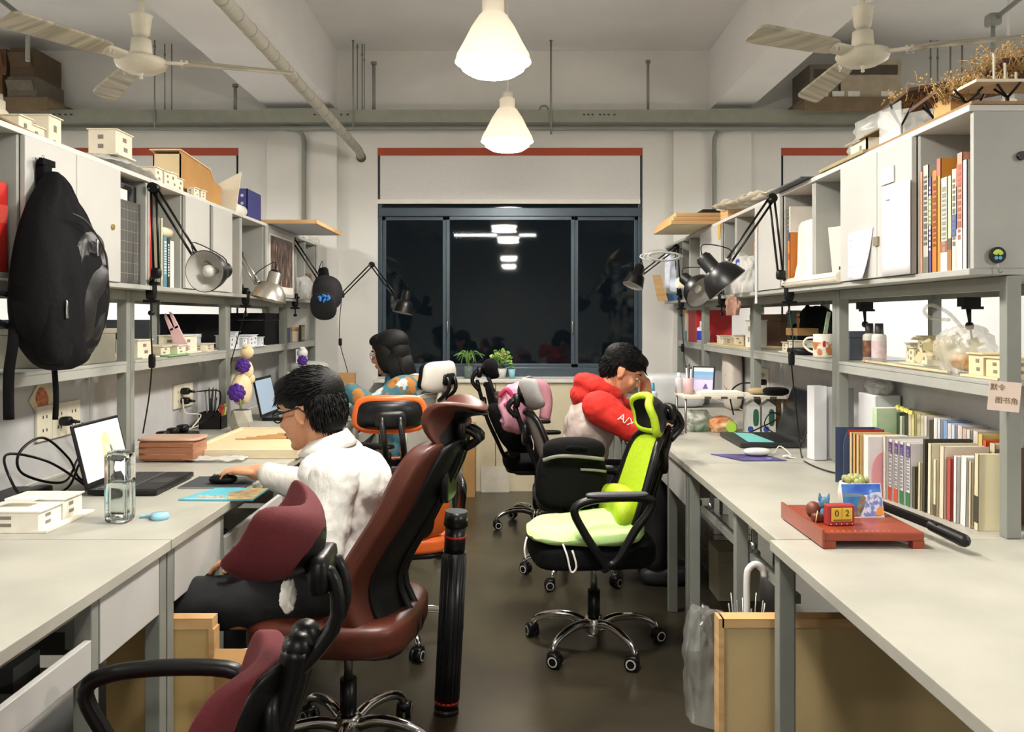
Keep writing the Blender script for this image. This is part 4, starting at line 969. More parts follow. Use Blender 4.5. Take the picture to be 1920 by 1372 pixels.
# things in the left cabinet cells
ZS = ZB+.0185
book('red ring binder in the open cell beside the backpack door', (-1.515, 2.535, ZS), (-.24, .07, .27), '#b9201a', 'binders', name='ring_binder', cat='binder', band=[(.55, .75, '#c64a3c')])
t = thing('cutting_mat', 'dark grey gridded cutting mat leaning in the cell next to the lock door', 'cutting mat', (-1.505, yl(245), ZS))
ya, yb = yl(219)+.01, 3.50
part(t, 'mat_sheet', MB().box((-1.522, ya, ZS-.0), (-1.518, yb, ZS+.33)), M('#4c4a47', .7, var=.06))
g = MB()
for k in range(1, 8): g.box((-1.5175, ya+.02, ZS+k*.042), (-1.5172, yb-.02, ZS+k*.042+.0016))
for k in range(1, 8): g.box((-1.5175, ya+(yb-ya)*k/8, ZS+.02), (-1.5172, ya+(yb-ya)*k/8+.0016, ZS+.315))
part(t, 'grid_print', g, M('#8f8c82', .7, var=0), kind='stuff')
t = thing('drawing_tablet', 'black framed board with white top label behind the cutting mat', 'board', (-1.54, 3.3, ZS))
part(t, 'board_frame', MB().box((-1.545, ya-.0, ZS), (-1.532, yb-.005, ZS+.40)), BLACK)
part(t, 'board_label', MB().box((-1.5315, ya+.01, ZS+.332), (-1.5308, yb-.09, ZS+.375)), PAPER)
single('wood_block', 'small wood block lying behind the black framed board', 'block', MB().box((-1.60, 3.27, ZS), (-1.56, 3.40, ZS+.41)), CARD)
single('paper_roll', 'thin red paper roll standing in the cell behind the black lamp', 'roll', MB().cyl((-1.535, 3.63, ZS), (-1.535, 3.61, ZS+.36), .013, n=14), M('#c22a20', .5, var=.05))
Y0 = 3.70
for lab, w_, h_, c_, pr in (('pale green folder standing beside the red roll', .02, .30, '#c6c7ae', None), ('teal book standing under the cream paper roll', .045, .225, '#4f7f8e', '#c9d4d6'), ('black spiral notebook beside the teal book', .025, .215, '#26262a', '#d8d8d8'), ('white plastic file beside the black spiral notebook', .05, .21, '#d2d0ca', None)):
    book(lab, (-1.515, Y0+w_/2, ZS), (-.2, w_, h_), c_, 'books in the roll cell', print_=pr); Y0 += w_+.002
single('paper_roll', 'cream paper roll lying on top of the teal book', 'roll', MB().cyl((-1.55, 3.72, ZS+.25), (-1.55, 3.87, ZS+.25), .022, n=16).cyl((-1.55, 3.87, ZS+.25), (-1.55, 3.8702, ZS+.25), .014, n=16), M('#ddd0b2', .8))
book('orange cardboard folder in the cell next to the silver lamp', (-1.51, yl(433)+.012, ZS), (-.22, .055, .275), '#c9803f', 'binders', name='folder', cat='folder')
book('white topped file behind the orange folder', (-1.55, yl(431)+.07, ZS), (-.2, .04, .32), '#d5d2c8', 'binders', name='folder', cat='folder')
for k in range(4): single('paper_stack', 'small upright white paper stack beside the silver lamp', 'paper', MB().box((-1.56, 4.83+k*.04, ZS), (-1.70, 4.855+k*.04, ZS+.10+.02*(k % 3))), PAPER, group='small paper stacks beside the silver lamp')
# poster on a door
POST = bpy.data.materials.new('poster_print'); POST.use_nodes = True; nt = POST.node_tree; b_ = nt.nodes['Principled BSDF']; b_.inputs['Roughness'].default_value = .35
tc = nt.nodes.new('ShaderNodeTexCoord'); mp = nt.nodes.new('ShaderNodeMapping'); mp.inputs['Scale'].default_value = (1, 9, 3); nz = nt.nodes.new('ShaderNodeTexNoise'); nz.inputs['Scale'].default_value = 4; nz.inputs['Detail'].default_value = 9
rp = nt.nodes.new('ShaderNodeValToRGB'); e = rp.color_ramp.elements; e[0].position = .38; e[0].color = (*lin('#2a2523'), 1); e[1].position = .72; e[1].color = (*lin('#b79a86'), 1); x_ = e.new(.55); x_.color = (*lin('#5c453a'), 1)
for a, b in ((tc.outputs['Object'], mp.inputs[0]), (mp.outputs[0], nz.inputs['Vector']), (nz.outputs['Fac'], rp.inputs[0]), (rp.outputs[0], b_.inputs['Base Color'])): nt.links.new(a, b)
t = thing('poster', 'dark brown poster with white border on the cabinet door', 'poster', (-1.478, 5.6, 1.54))
pa, pb = yl(499), yl(544)
part(t, 'poster_sheet', MB().box((-1.4795, pa, 1.52), (-1.4785, pb, 1.885)), PAPER)
part(t, 'poster_print', MB().box((-1.4784, pa+.02, 1.565), (-1.4778, pb-.02, 1.875)), POST)
bag('plastic_bag', 'white plastic bag stuffed in the cell beside the poster door', (-1.49, 6.10, ZS+.0), (.12, .19, .17), FILM, 4)
t = thing('picture_frame', 'small brown frame standing in the last cells before the wall', 'frame', (-1.52, 6.35, ZS))
part(t, 'frame_border', MB().box((-1.52, 6.36, ZS), (-1.54, 6.39, ZS+.2)).box((-1.52, 6.49, ZS), (-1.54, 6.52, ZS+.2)).box((-1.52, 6.39, ZS+.17), (-1.54, 6.49, ZS+.2)).box((-1.52, 6.39, ZS), (-1.54, 6.49, ZS+.03)), M('#6d4b37', .5))
part(t, 'picture', MB().box((-1.528, 6.39, ZS+.03), (-1.532, 6.49, ZS+.17)), M('#9fb0c6', .4))
for k, c_ in enumerate(('#b7763f', '#a7a296', '#7c5a3c')): book(['tan book standing at the wall end of the shelf', 'grey book standing at the wall end of the shelf', 'brown book standing at the wall end of the shelf'][k], (-1.52, 6.76+k*.035, ZS), (-.15, .03, .26), c_, 'books at the wall end')
book('dark green folder in the cell beside the hanging cap', (-1.56, 6.03, ZS), (-.2, .05, .34), '#2f4a3c', 'binders', name='folder', cat='folder')
# ---------------------------------------------------------------- on top of the left cabinets
zt = ZT+.001
single('cardboard_sheet', 'warped brown cardboard sheet lying on top of the backpack cabinet', 'sheet', MB().sheet(lambda u, v: Vector((-1.52-.45*v, 2.33+.46*u, zt+.008+.07*(1-u)**1.5*(.4+.6*v)+.012*v)), 10, 6), M('#8d7550', .85, var=.08), mods=[('solid', .006)])
model('long white card model with flat roofs behind the brown sheet', (-1.68, 2.96, zt), (.14, .28, .13), 3)
model('small white card house standing on the plastic sheet', (-1.60, 3.42, zt+.062), (.13, .16, .11), 5, n=1)
single('plastic_sheet', 'crumpled translucent plastic sheet under the white card house', 'sheet', MB().sheet(lambda u, v: Vector((-1.49-.30*v, 3.12+.52*u, zt+.012+.05*math.sin(u*3.1)*math.sin(v*2.6+.3)+.018*noise.noise(Vector((u*7, v*7, 1))))), 18, 12), FILM, mods=[('solid', .003)])
model('white card terrace model on the cabinet above the red roll', (-1.57, 3.83, zt), (.12, .37, .09), 8, n=4)
model('tiny white card blocks at the front edge above the red roll', (-1.53, 4.16, zt), (.05, .16, .05), 9, n=2)
# tan card model with an arch and a tall fin
TAN = M('#b98a4e', .75, var=.06); TANL = M('#d9c49a', .75, var=.05)
t = thing('card_model', 'large tan card model with sloped roof, arch and tall white fin', 'model', (-1.66, 4.3, zt))
part(t, 'side_wall', MB().prism([(4.05, zt), (4.62, zt), (4.62, zt+.13), (4.50, zt+.14), (4.44, zt+.19), (4.05, zt+.215)], 'x', -1.565, -1.571), TAN)
part(t, 'back_wall', MB().prism([(4.05, zt), (4.62, zt), (4.62, zt+.14), (4.05, zt+.215)], 'x', -1.69, -1.696), TAN)
part(t, 'end_wall', MB().box((-1.696, 4.05, zt), (-1.565, 4.056, zt+.2)), TANL)
part(t, 'roof_sheet', MB().prism([(4.04, zt+.216), (4.44, zt+.191), (4.50, zt+.141), (4.50, zt+.147), (4.445, zt+.197), (4.04, zt+.222)], 'x', -1.56, -1.71), TANL)
part(t, 'arch', MB().tube([(-1.63+.04*math.cos(a), 4.60, zt+.02+.09*math.sin(a)) for a in [i*math.pi/14 for i in range(15)]], .012, 6), TAN)
part(t, 'fin', MB().prism([(-1.50, zt), (-1.72, zt), (-1.70, zt+.10), (-1.47, zt+.22)], 'y', 4.66, 4.668), PALE)
t = thing('storage_basket', 'deep blue perforated plastic basket on top of the cabinet', 'basket', (-1.64, 5.06, zt))
BLU = M('#2f3376', .5, var=.05)
m = MB().box((-1.52, 4.93, zt), (-1.525, 5.2, zt+.17)).box((-1.75, 4.93, zt), (-1.755, 5.2, zt+.17)).box((-1.755, 4.93, zt), (-1.52, 4.935, zt+.17)).box((-1.755, 5.195, zt), (-1.52, 5.2, zt+.17)).box((-1.755, 4.93, zt), (-1.52, 5.2, zt+.004))
bo = part(t, 'basket_wall', m, BLU)
for r_ in range(3):
    for k in range(4):
        part(bo, 'hole', MB().cyl((-1.7+k*.05, 4.9285, zt+.04+r_*.045), (-1.7+k*.05, 4.9296, zt+.04+r_*.045), .009, n=10), M('#b8bad0', .6, var=0))
for k, (xx, r_) in enumerate(((-1.55, .034), (-1.625, .03))): single('paper_roll', ['thick white paper roll at the front edge before the blue basket', 'white paper roll behind the thick roll before the blue basket'][k], 'roll', MB().cyl((xx, 4.68, zt+r_), (xx, 4.92, zt+r_), r_, n=18), PAPER)
t = thing('drawing_board', 'wood-edged drawing board overhanging the cabinet towards the aisle', 'drawing board', (-1.56, 5.62, zt))
part(t, 'board_sheet', MB().box((-1.20, 5.24, zt+.002), (-1.98, 5.96, zt+.010)), M('#c5cbd6', .5, var=.03))
for a, b in (((-1.185, 5.225, zt), (-1.205, 5.975, zt+.024)), ((-1.98, 5.225, zt), (-2.0, 5.975, zt+.024)), ((-1.205, 5.225, zt), (-1.98, 5.245, zt+.024)), ((-1.205, 5.955, zt), (-1.98, 5.975, zt+.024))): part(t, 'edge_batten', MB().box(a, b), WOOD)
for k in range(7): single('foam_scrap', 'small crumpled white foam scrap on the cabinet top near the wall', 'scrap', MB().sb((-1.54-.05*(k % 3), 6.15+k*.095, zt+.025), (.07, .08, .05), 2.5, 6, rot=(k, k*.7, k*2)), M('#d8d6d0', .8, var=.06), group='foam scraps near the wall')
# ---------------------------------------------------------------- middle shelf, left
zm = ZM+.001
t = thing('storage_box', 'grey cardboard box on the shelf behind the hanging backpack', 'box', (-1.72, 3.2, zm))
part(t, 'box_body', MB().box((-1.60, 2.98, zm), (-1.86, 3.46, zm+.115)), M('#8f8c7e', .8, var=.05), bevel=.003)
part(t, 'lid', MB().box((-1.598, 2.975, zm+.116), (-1.862, 3.465, zm+.135)), M('#9b988a', .8, var=.05))
single('wood_block', 'tan wooden block lying on the grey cardboard box', 'block', MB().sb((-1.68, 3.36, zm+.178), (.1, .2, .04), 8, 4), WOOD)
for k in range(4): single('wood_spacer', 'short dark wooden spacer under the tan block', 'spacer', MB().box((-1.63, 3.27+k*.05, zm+.1355), (-1.73, 3.29+k*.05, zm+.1575)), M('#5d4636', .7, var=.1), group='spacers under the tan block')
model('beige card model at the left end of the shelf below the backpack', (-1.70, 2.55, zm), (.16, .2, .13), 31)
cable('coiled_cable', 'black coiled cable lying on the shelf below the backpack', [(-1.60, 2.42+.03*math.cos(k*.9)+.012*k, zm+.012+.008*math.sin(k*1.3)) for k in range(14)], .0045)
model('cream card house with dark windows on the shelf beside the lamp cord', (-1.66, 3.78, zm), (.14, .18, .10), 41, n=1)
model('low cream card model with green ground on the shelf', (-1.66, 4.03, zm), (.2, .26, .045), 42, n=2, roof=M('#7fae72', .8))
t = thing('clothes_clip', 'large pale pink two-pronged clip standing among the card models', 'clip', (-1.63, 4.13, zm))
Tc = Matrix.Translation((-1.62, 4.16, zm+.085)) @ Matrix.Rotation(R(-24), 4, 'Y')
PINK = M('#d9b3b6', .5, var=.03)
part(t, 'clip_body', MB().prism([(-.035, -.08), (.03, -.08), (.022, .05), (-.022, .05)], 'y', -.006, .006, T=Tc), PINK)
for s_ in (-1, 1): part(t, 'prong', MB().prism([(s_*.004, .04), (s_*.024, .04), (s_*.020, .115), (s_*.010, .13)], 'y', -.006, .006, T=Tc), PINK)
model('cream gabled card house beside the pink clip', (-1.68, 4.32, zm), (.16, .2, .11), 44, n=1)
model('small white card box model at the shelf edge by the pink clip', (-1.62, 4.52, zm), (.09, .15, .05), 45, n=1)
carton('small_box', 'small white box with blue lid near the shelf post', 'box', (-1.7, 4.60, zm), (-1.78, 4.69, zm+.09), M('#c9d2da', .6))
for k, lab in enumerate(('white paper model with square holes right of the post', 'white paper model with a step right of the post', 'white paper slab model before the black fabric box')): model(lab, (-1.62, 4.90+k*.22, zm), (.12, .19, .09-.012*k), 50+k, m=M('#dfe2e6', .7, var=.03), n=2)
carton('fabric_box', 'tall black fabric storage box on the shelf', 'box', (-1.60, 5.56, zm), (-1.88, 5.90, zm+.21), BLKF)
carton('fabric_box', 'low black fabric box behind the white paper models', 'box', (-1.78, 4.82, zm), (-1.98, 5.30, zm+.2), BLKF)
carton('pouch_box', 'small navy blue box beside the black fabric box', 'box', (-1.60, 6.06, zm), (-1.70, 6.2, zm+.105), M('#1f3c74', .5))
for k, c_ in enumerate(('#b58f4a', '#d2cfc4', '#c79a62')): book(['ochre booklet next to the navy box', 'white booklet next to the navy box', 'tan booklet beside the dark picture'][k], (-1.60, 6.25+k*.15, zm), (-.09, .03, .11-.03*(k == 1)), c_, 'booklets by the navy box')
t = thing('picture_frame', 'small dark framed picture standing on the far shelf', 'frame', (-1.59, 6.5, zm))
part(t, 'frame_border', MB().box((-1.585, 6.46, zm), (-1.60, 6.58, zm+.125)), M('#22262a', .4)); part(t, 'picture', MB().box((-1.5835, 6.475, zm+.015), (-1.5848, 6.565, zm+.11)), M('#55604f', .4, col2='#9a8a62', scale=30))
for k in range(2): single('paper_tag', 'white paper tag hanging from the far shelf edge', 'tag', MB().prism([(6.22+k*.2, ZM-.05), (6.34+k*.2, ZM-.05), (6.32+k*.2, ZM-.16), (6.23+k*.2, ZM-.16)], 'x', -1.565, -1.5635), M('#d5d9e4', .8), group='paper tags on the far shelf edge')
# ---------------------------------------------------------------- panel, sockets and cables, left
xp_ = XBL+.001
t = thing('photo_card', 'tilted square card with a red drawing pinned on the grey panel', 'card', (XBL, 3.18, 1.0))
Tq = Matrix.Translation((XBL+.003, YX(77, XBL), 1.36-(748-597)/1600*YX(77, XBL))) @ Matrix.Rotation(R(45), 4, 'X')
part(t, 'card_sheet', MB().box((-.001, -.062, -.062), (.001, .062, .062), T=Tq), M('#cfc3a4', .6))
mm = MB().sb((0, 0, 0), (.0012, .075, .09), 2.5, 8)
for i in range(len(mm.v)): mm.v[i] = Matrix.Translation((.0013, 0, 0)) @ mm.v[i]; mm.v[i] = Tq @ mm.v[i]
part(t, 'card_drawing', mm, M('#9a3f26', .6, col2='#c98a5a', scale=60))
yo = YX(64, XBL); zo = 1.36-(830-597)/1600*yo
outlet('three-gang cream wall socket above the laptop cables', XBL, -1, yo, zo, 3, w=.105, hh=.13)
plug('black plug in the three-gang socket above the laptop cables', (XBL+.012, yo+.16, zo+.06), -1)
y2 = YX(323, XBL); z2 = 1.36-(768-597)/1600*y2
outlet('two-gang cream wall socket with two black plugs', XBL, -1, y2, z2, 2, w=.13, hh=.125)
plug('upper black plug in the two-gang socket', (XBL+.012, y2+.09, z2+.088), -1); plug('lower black plug in the two-gang socket', (XBL+.012, y2+.09, z2+.038), -1)
outlet('cream wall socket behind the purple flower bouquet', XBL, -1, 5.3, .95, 1, w=.16, hh=.14)
plug('black plug in the socket behind the purple flower bouquet', (XBL+.012, 5.38, 1.05), -1)
zc = ZD+.005
cable('power_cable', 'black power cable looping from the plug to the laptop', [(XBL+.09, yo+.17, zo+.05), (XBL+.12, yo+.30, zo-.05), (-1.60, 3.18, ZD+.09), (-1.58, 3.02, ZD+.02), (-1.62, 2.84, ZD+.08), (-1.60, 2.78, ZD+.16), (-1.60, 2.92, ZD+.19), (-1.58, 3.05, ZD+.10), (-1.57, 3.12, ZD+.01), (-1.50, 3.15, zc)], .0045, n=70)
cable('power_cable', 'second black cable loop lying over the first behind the laptop', [(-1.50, 3.02, zc), (-1.60, 2.96, ZD+.10), (-1.66, 2.82, ZD+.15), (-1.60, 2.72, ZD+.10), (-1.57, 2.78, zc), (-1.52, 2.92, ZD+.015), (-1.54, 3.05, ZD+.08), (-1.52, 3.12, ZD+.14), (-1.49, 3.17, ZD+.06), (-1.47, 3.12, zc)], .0045, n=70)
t = thing('power_adapter', 'black laptop power adapter lying among the cables', 'adapter', (-1.585, 2.86, ZD))
part(t, 'adapter_brick', MB().sb((-1.59, 2.86, ZD+.017), (.06, .13, .032), 5, 6), BLKP); part(t, 'lead', MB().tube(smoothpath([(-1.59, 2.79, zc), (-1.60, 2.70, zc), (-1.61, 2.60, zc), (-1.615, 2.45, zc)], 14), .0035, 6), BLKP)
single('drawing_folder', 'thin black folder lying against the grey panel', 'folder', MB().box((-1.63, 2.35, ZD+.0005), (-1.735, 2.98, ZD+.012)), BLACK)
cable('socket_cable', 'black cable drooping from the upper plug to the power strip', [(XBL+.09, y2+.10, z2+.085), (XBL+.16, y2+.25, z2+.07), (XBL+.14, y2+.22, z2-.05), (-1.61, y2-.12, ZD+.055)], .004)
cable('socket_cable', 'white cable drooping from the two-gang socket to the power strip', [(XBL+.03, y2+.06, z2+.05), (XBL+.05, y2+.05, z2-.02), (-1.63, y2+.10, ZD+.09), (-1.60, y2-.10, ZD+.05)], .0035, M('#cfc9ba', .5))
t = thing('power_strip', 'black power strip lying on the desk below the two-gang socket', 'power strip', (-1.63, 4.1, ZD))
part(t, 'strip_body', MB().sb((-1.60, 4.06, ZD+.022), (.12, .42, .042), 6, 6), BLKP)
for k in range(3): part(t, 'plugged_adapter', MB().sb((-1.61, 3.95+k*.12, ZD+.06), (.05, .06, .035), 5, 4), BLKP)
# ---------------------------------------------------------------- on the left desks
t = thing('laptop', 'open black laptop showing a building model, in front of the white shirt', 'laptop', (-1.30, 3.04, ZD))
part(t, 'laptop_base', MB().box((-1.425, 2.87, ZD+.004), (-1.19, 3.21, ZD+.022)), BLKP, bevel=.004)
kb = MB()
for r_ in range(5):
    for k in range(14): kb.box((-1.395+r_*.02, 2.885+k*.0225, ZD+.022), (-1.379+r_*.02, 2.904+k*.0225, ZD+.0245))
part(t, 'keyboard', kb, M('#3a3a3c', .5, var=.05), kind='stuff')
part(t, 'palm_rest', MB().box((-1.29, 2.875, ZD+.0221), (-1.195, 3.205, ZD+.0228)), M('#202124', .4)); part(t, 'key_deck', MB().box((-1.40, 2.88, ZD+.0221), (-1.292, 3.205, ZD+.0226)), M('#77777a', .4, metal=.5))
part(t, 'touchpad', MB().box((-1.275, 2.99, ZD+.0229), (-1.205, 3.09, ZD+.0234)), M('#3b3c40', .4))
Tl = Matrix.Translation((-1.425, 3.04, ZD+.018)) @ Matrix.Rotation(R(-14), 4, 'Y')
ld = part(t, 'lid', MB().box((-.006, -.17, 0), (.003, .17, .225), T=Tl), BLKP, bevel=.004)
def scr(m, poly, d, mi=0): return m.add([Tl @ Vector((d, a, b)) for a, b in poly], [tuple(range(len(poly)))], mi)
sc = MB(); scr(sc, [(-.158, .022), (.158, .022), (.158, .214), (-.158, .214)], .0036); scr(sc, [(-.158, .186), (.158, .186), (.158, .214), (-.158, .214)], .0038, 1); scr(sc, [(-.15, .075), (-.07, .075), (-.07, .125), (-.15, .125)], .0038, 1); scr(sc, [(-.158, .022), (.158, .022), (.158, .05), (-.158, .05)], .0038, 1)
scr(sc, [(-.025, .055), (.075, .055), (.06, .12), (.055, .165), (.035, .178), (.01, .165), (-.005, .12)], .0040, 2); scr(sc, [(-.02, .06), (.0, .06), (.004, .10), (-.01, .09)], .0042, 3); scr(sc, [(.055, .08), (.07, .08), (.06, .13), (.05, .12)], .0042, 3); scr(sc, [(.02, .07), (.04, .07), (.04, .13), (.02, .13)], .0042, 1)
part(ld, 'screen', sc, [M('#b9bdbd', .4, var=0, emit=.55), M('#e0e6ea', .4, var=0, emit=.6), M('#c9c98f', .4, var=0, emit=.5), M('#6d7350', .4, var=0, emit=.3)], 'lit screen with a pale tower model')
# tall glass with water
t = thing('water_glass', 'tall clear glass bottle with water on the left desk', 'bottle', (-1.148, 2.51, ZD))
Tg = Matrix.Translation((-1.148, 2.51, ZD+.001))
part(t, 'glass_wall', MB().sb((-1.148, 2.51, ZD+.104), (.068, .068, .205), 10, 8, sm=True), GLASS)
part(t, 'water', MB().sb((-1.148, 2.51, ZD+.066), (.058, .058, .11), 10, 6), M('#e8f0f0', .02, var=0, trans=1))
part(t, 'rim', MB().tube([(-1.148+.033*math.cos(a), 2.51+.033*math.sin(a), ZD+.205) for a in [i*.314 for i in range(20)]], .003, 6, closed=True), GLASS)
t = thing('blue_stopper', 'pale blue bottle cap with strap lying beside the glass bottle', 'cap', (-1.055, 2.555, ZD))
CYAN = M('#8fc3d6', .3, var=.03)
part(t, 'cap_disc', MB().lathe([(.001, 0), (.024, 0), (.026, .006), (.024, .018), (.001, .02)], 24, Matrix.Translation((-1.045, 2.545, ZD+.0005))), CYAN)
part(t, 'cap_strap', MB().tube(smoothpath([(-1.07, 2.55, ZD+.008), (-1.09, 2.56, ZD+.006), (-1.11, 2.555, ZD+.006)], 8), .005, 6), CYAN)
t = thing('booklet', 'turquoise and tan printed booklet overhanging the desk edge', 'booklet', (-.96, 2.92, ZD))
bq = [(-1.09, 2.80), (-.845, 2.79), (-.845, 2.98), (-1.03, 2.985)]
part(t, 'booklet_pages', MB().prism(bq, 'z', ZD+.001, ZD+.006), M('#59aebf', .5, var=.04))
part(t, 'cover_print', MB().prism([(-.93, 2.795), (-.847, 2.793), (-.847, 2.977), (-.90, 2.98), (-.955, 2.90)], 'z', ZD+.0061, ZD+.0066), M('#c9ad78', .5, col2='#8d7a5c', scale=40)); part(t, 'title_print', MB().box((-1.04, 2.815, ZD+.0061), (-.95, 2.86, ZD+.0066)), M('#7d6a52', .5, col2='#c9c3b4', scale=70)); part(t, 'stripe', MB().box((-1.07, 2.80, ZD+.0061), (-.86, 2.806, ZD+.0065)), M('#cfd8da', .5))
t = thing('mouse_pad', 'dark grey mouse pad under the black mouse', 'mouse pad', (-1.05, 3.1, ZD)); part(t, 'pad', MB().box((-1.17, 3.00, ZD+.0005), (-.935, 3.21, ZD+.0045)), M('#3a3e40', .8)); part(t, 'pad_edge', MB().box((-1.17, 2.997, ZD+.0005), (-.935, 3.0, ZD+.005)), M('#8b8d8c', .6))
t = thing('computer_mouse', 'black computer mouse under the hand of the man in white', 'mouse', (-1.045, 3.075, ZD+.005)); part(t, 'mouse_shell', MB().sb((-1.035, 3.075, ZD+.0205), (.10, .058, .032), 2.6, 8), BLKP); part(t, 'wheel', MB().cyl((-1.065, 3.071, ZD+.034), (-1.065, 3.079, ZD+.034), .006, n=10), GREYD)
model('white card block model on the near left desk beside the glass', (-1.40, 2.51, ZD+.001), (.22, .27, .065), 61, m=M('#e3dfd2', .7), n=2)
single('card_strip', 'small white card pad lying on the block model', 'card', MB().box((-1.44, 2.43, ZD+.0775), (-1.36, 2.48, ZD+.085)), PAPER)
t = thing('storage_case', 'pinkish translucent case with wood strips behind the laptop', 'case', (-1.45, 3.62, ZD))
part(t, 'case_body', MB().sb((-1.43, 3.62, ZD+.047), (.25, .16, .092), 8, 5), M('#b58567', .35, col2='#8f5f46', scale=3, stretch=(1, 1, 12)))
part(t, 'case_lid', MB().sb((-1.43, 3.62, ZD+.093), (.26, .165, .012), 8, 4), M('#c2a08a', .3))
for k in range(3): part(t, 'wood_strip', MB().box((-1.54, 3.537, ZD+.015+k*.025), (-1.315, 3.5395, ZD+.03+k*.025)), M('#9c6647', .6, var=.08))
t = thing('drawing_board', 'large pale wooden drawing board lying on the desk beside the man in white', 'drawing board', (-1.14, 4.0, ZD))
part(t, 'board_sheet', MB().box((-1.37, 3.66, ZD+.008), (-.93, 4.38, ZD+.030)), M('#d5c49c', .6, var=.05, stretch=(1, 6, 1)))
for a, b in (((-1.39, 3.64, ZD+.001), (-1.37, 4.40, ZD+.038)), ((-.93, 3.64, ZD+.001), (-.91, 4.40, ZD+.038)), ((-1.37, 3.64, ZD+.001), (-.93, 3.66, ZD+.038)), ((-1.37, 4.38, ZD+.001), (-.93, 4.40, ZD+.038))): part(t, 'edge_batten', MB().box(a, b), M('#dccfae', .6, var=.05))
for k in range(5): single('balsa_stick', 'thin balsa stick lying on the large drawing board', 'stick', MB().cbox((-1.12+.02*k, 4.02+.05*k, ZD+.034), (.34-.03*k, .008, .005), (0, 0, .12+.06*k)), M('#b98f5e', .7), group='balsa sticks on the drawing board')
single('cutting_plate', 'translucent plastic sheet with tape at the drawing board corner', 'sheet', MB().sheet(lambda u, v: Vector((-1.36+.25*u, 3.53+.10*v, ZD+.012+.015*noise.noise(Vector((u*6, v*6, 3))))), 12, 8), FILM, mods=[('solid', .002)])
cable('pink_cord', 'pink tangled cord lying beyond the drawing board', [(-1.33+.05*k+.04*math.sin(k*2), 4.50+.05*math.cos(k*1.7), ZD+.012+.008*(k % 2)) for k in range(9)], .006, M('#b85f72', .7))
t = thing('pen_holder', 'black mesh pen holder crowded with pens beside the shelf post', 'pen holder', (-1.62, 4.66, ZD))
part(t, 'holder_cup', MB().box((-1.68, 4.60, ZD+.001), (-1.56, 4.605, ZD+.09)).box((-1.68, 4.695, ZD+.001), (-1.56, 4.70, ZD+.09)).box((-1.68, 4.60, ZD+.001), (-1.675, 4.70, ZD+.09)).box((-1.565, 4.60, ZD+.001), (-1.56, 4.70, ZD+.07)).box((-1.68, 4.60, ZD+.001), (-1.56, 4.70, ZD+.004)), BLACK)
for k, c_ in enumerate(('#c8322a', '#c8322a', '#d9a05a', '#8aa04a', '#d9c26a', '#cfae62')): single('marker', ['red', 'red', 'orange', 'green', 'yellow', 'ochre'][k]+' capped marker standing at the front of the black mesh holder', 'marker', MB().cyl((-1.571, 4.610+k*.016, ZD+.006), (-1.567, 4.610+k*.016, ZD+.115), .0068, n=10).cyl((-1.567, 4.610+k*.016, ZD+.115), (-1.567, 4.610+k*.016, ZD+.13), .0055, n=10), M(c_, .4, var=0), group='markers in the mesh holder')
pens('black mesh pen holder', (-1.63, 4.65, ZD+.005), .04, 12, .13, .2, 5, ['#1c1c1e', '#2b2b2e', '#4a3022', '#7a2a22', '#6d6d70'])
# concrete pot, bouquet of soap flowers and bears
t = thing('concrete_pot', 'faceted pale concrete pot on the desk left of the black haired man', 'pot', (-1.42, 4.5, ZD))
def potf(n=6):
    m = MB(); rs = [(.045, .0), (.062, .05), (.052, .115)]; vs = []
    for j, (r_, z_) in enumerate(rs):
        for i in range(n): a = 2*math.pi*(i+.5*j)/n; vs.append((-1.42+r_*math.cos(a), 4.5+r_*math.sin(a), ZD+.001+z_))
    fs = [tuple(range(n))[::-1], tuple(range(2*n, 3*n))]
    for j in range(2):
        for i in range(n):
            a, b, c, d = j*n+i, j*n+(i+1) % n, (j+1)*n+i, (j+1)*n+(i-1) % n
            fs += [(a, c, d), (a, b, c)]
    return m.add(vs, fs)
part(t, 'pot_body', potf(), M('#a9a698', .8, var=.06)); part(t, 'soil', MB().cyl((-1.42, 4.5, ZD+.115), (-1.42, 4.5, ZD+.118), .042, n=12), M('#4a3d30', .9))
PUR = M('#4a1f86', .6, var=.15, scale=50); BEIGE = M('#d9c6a0', .85, var=.06)
def rosette(m, c, r, mi=0):
    for ring, (rr, nn, zt_) in enumerate(((1, 8, .0), (.72, 7, .35), (.42, 5, .6))):
        for i in range(nn):
            a = 2*math.pi*i/nn+ring*.4; m.sb((c[0]+r*rr*.6*math.cos(a), c[1]-.35*r*zt_, c[2]+r*rr*.6*math.sin(a)), (r*.62, r*.35, r*.62), 2.4, 4, rot=(.3, a, 0), mi=mi)
    m.ell((c[0], c[1]-.25*r, c[2]), (r*.25, r*.25, r*.25), mi=mi)
t = thing('flower_bouquet', 'beige wrapped bouquet with a purple rose and plush bear above the concrete pot', 'bouquet', (-1.46, 4.62, ZD+.118))
cy, czz = 4.62, 1.36-(730-597)/1600*4.62
cx_ = (453-957)/1600*4.62
m = MB(); rosette(m, (cx_+.0, cy-.085, czz-.01), .055); part(t, 'rose', m, PUR)
part(t, 'wrap', MB().sb((cx_, cy, czz), (.08, .15, .15), 2.2, 8, fn=lambda q: Vector((.05*q.x, .085*q.y*(1+.25*noise.noise(q*5)), .085*q.z*(1+.25*noise.noise(q*5+Vector((3, 0, 0))))))), BEIGE)
part(t, 'stem', MB().tube([(cx_, cy, czz), (cx_+.01, 4.55, ZD+.2), (-1.42, 4.5, ZD+.118)], .006, 6), M('#6d7a4a', .7))
m = MB(); z_ = czz+.10
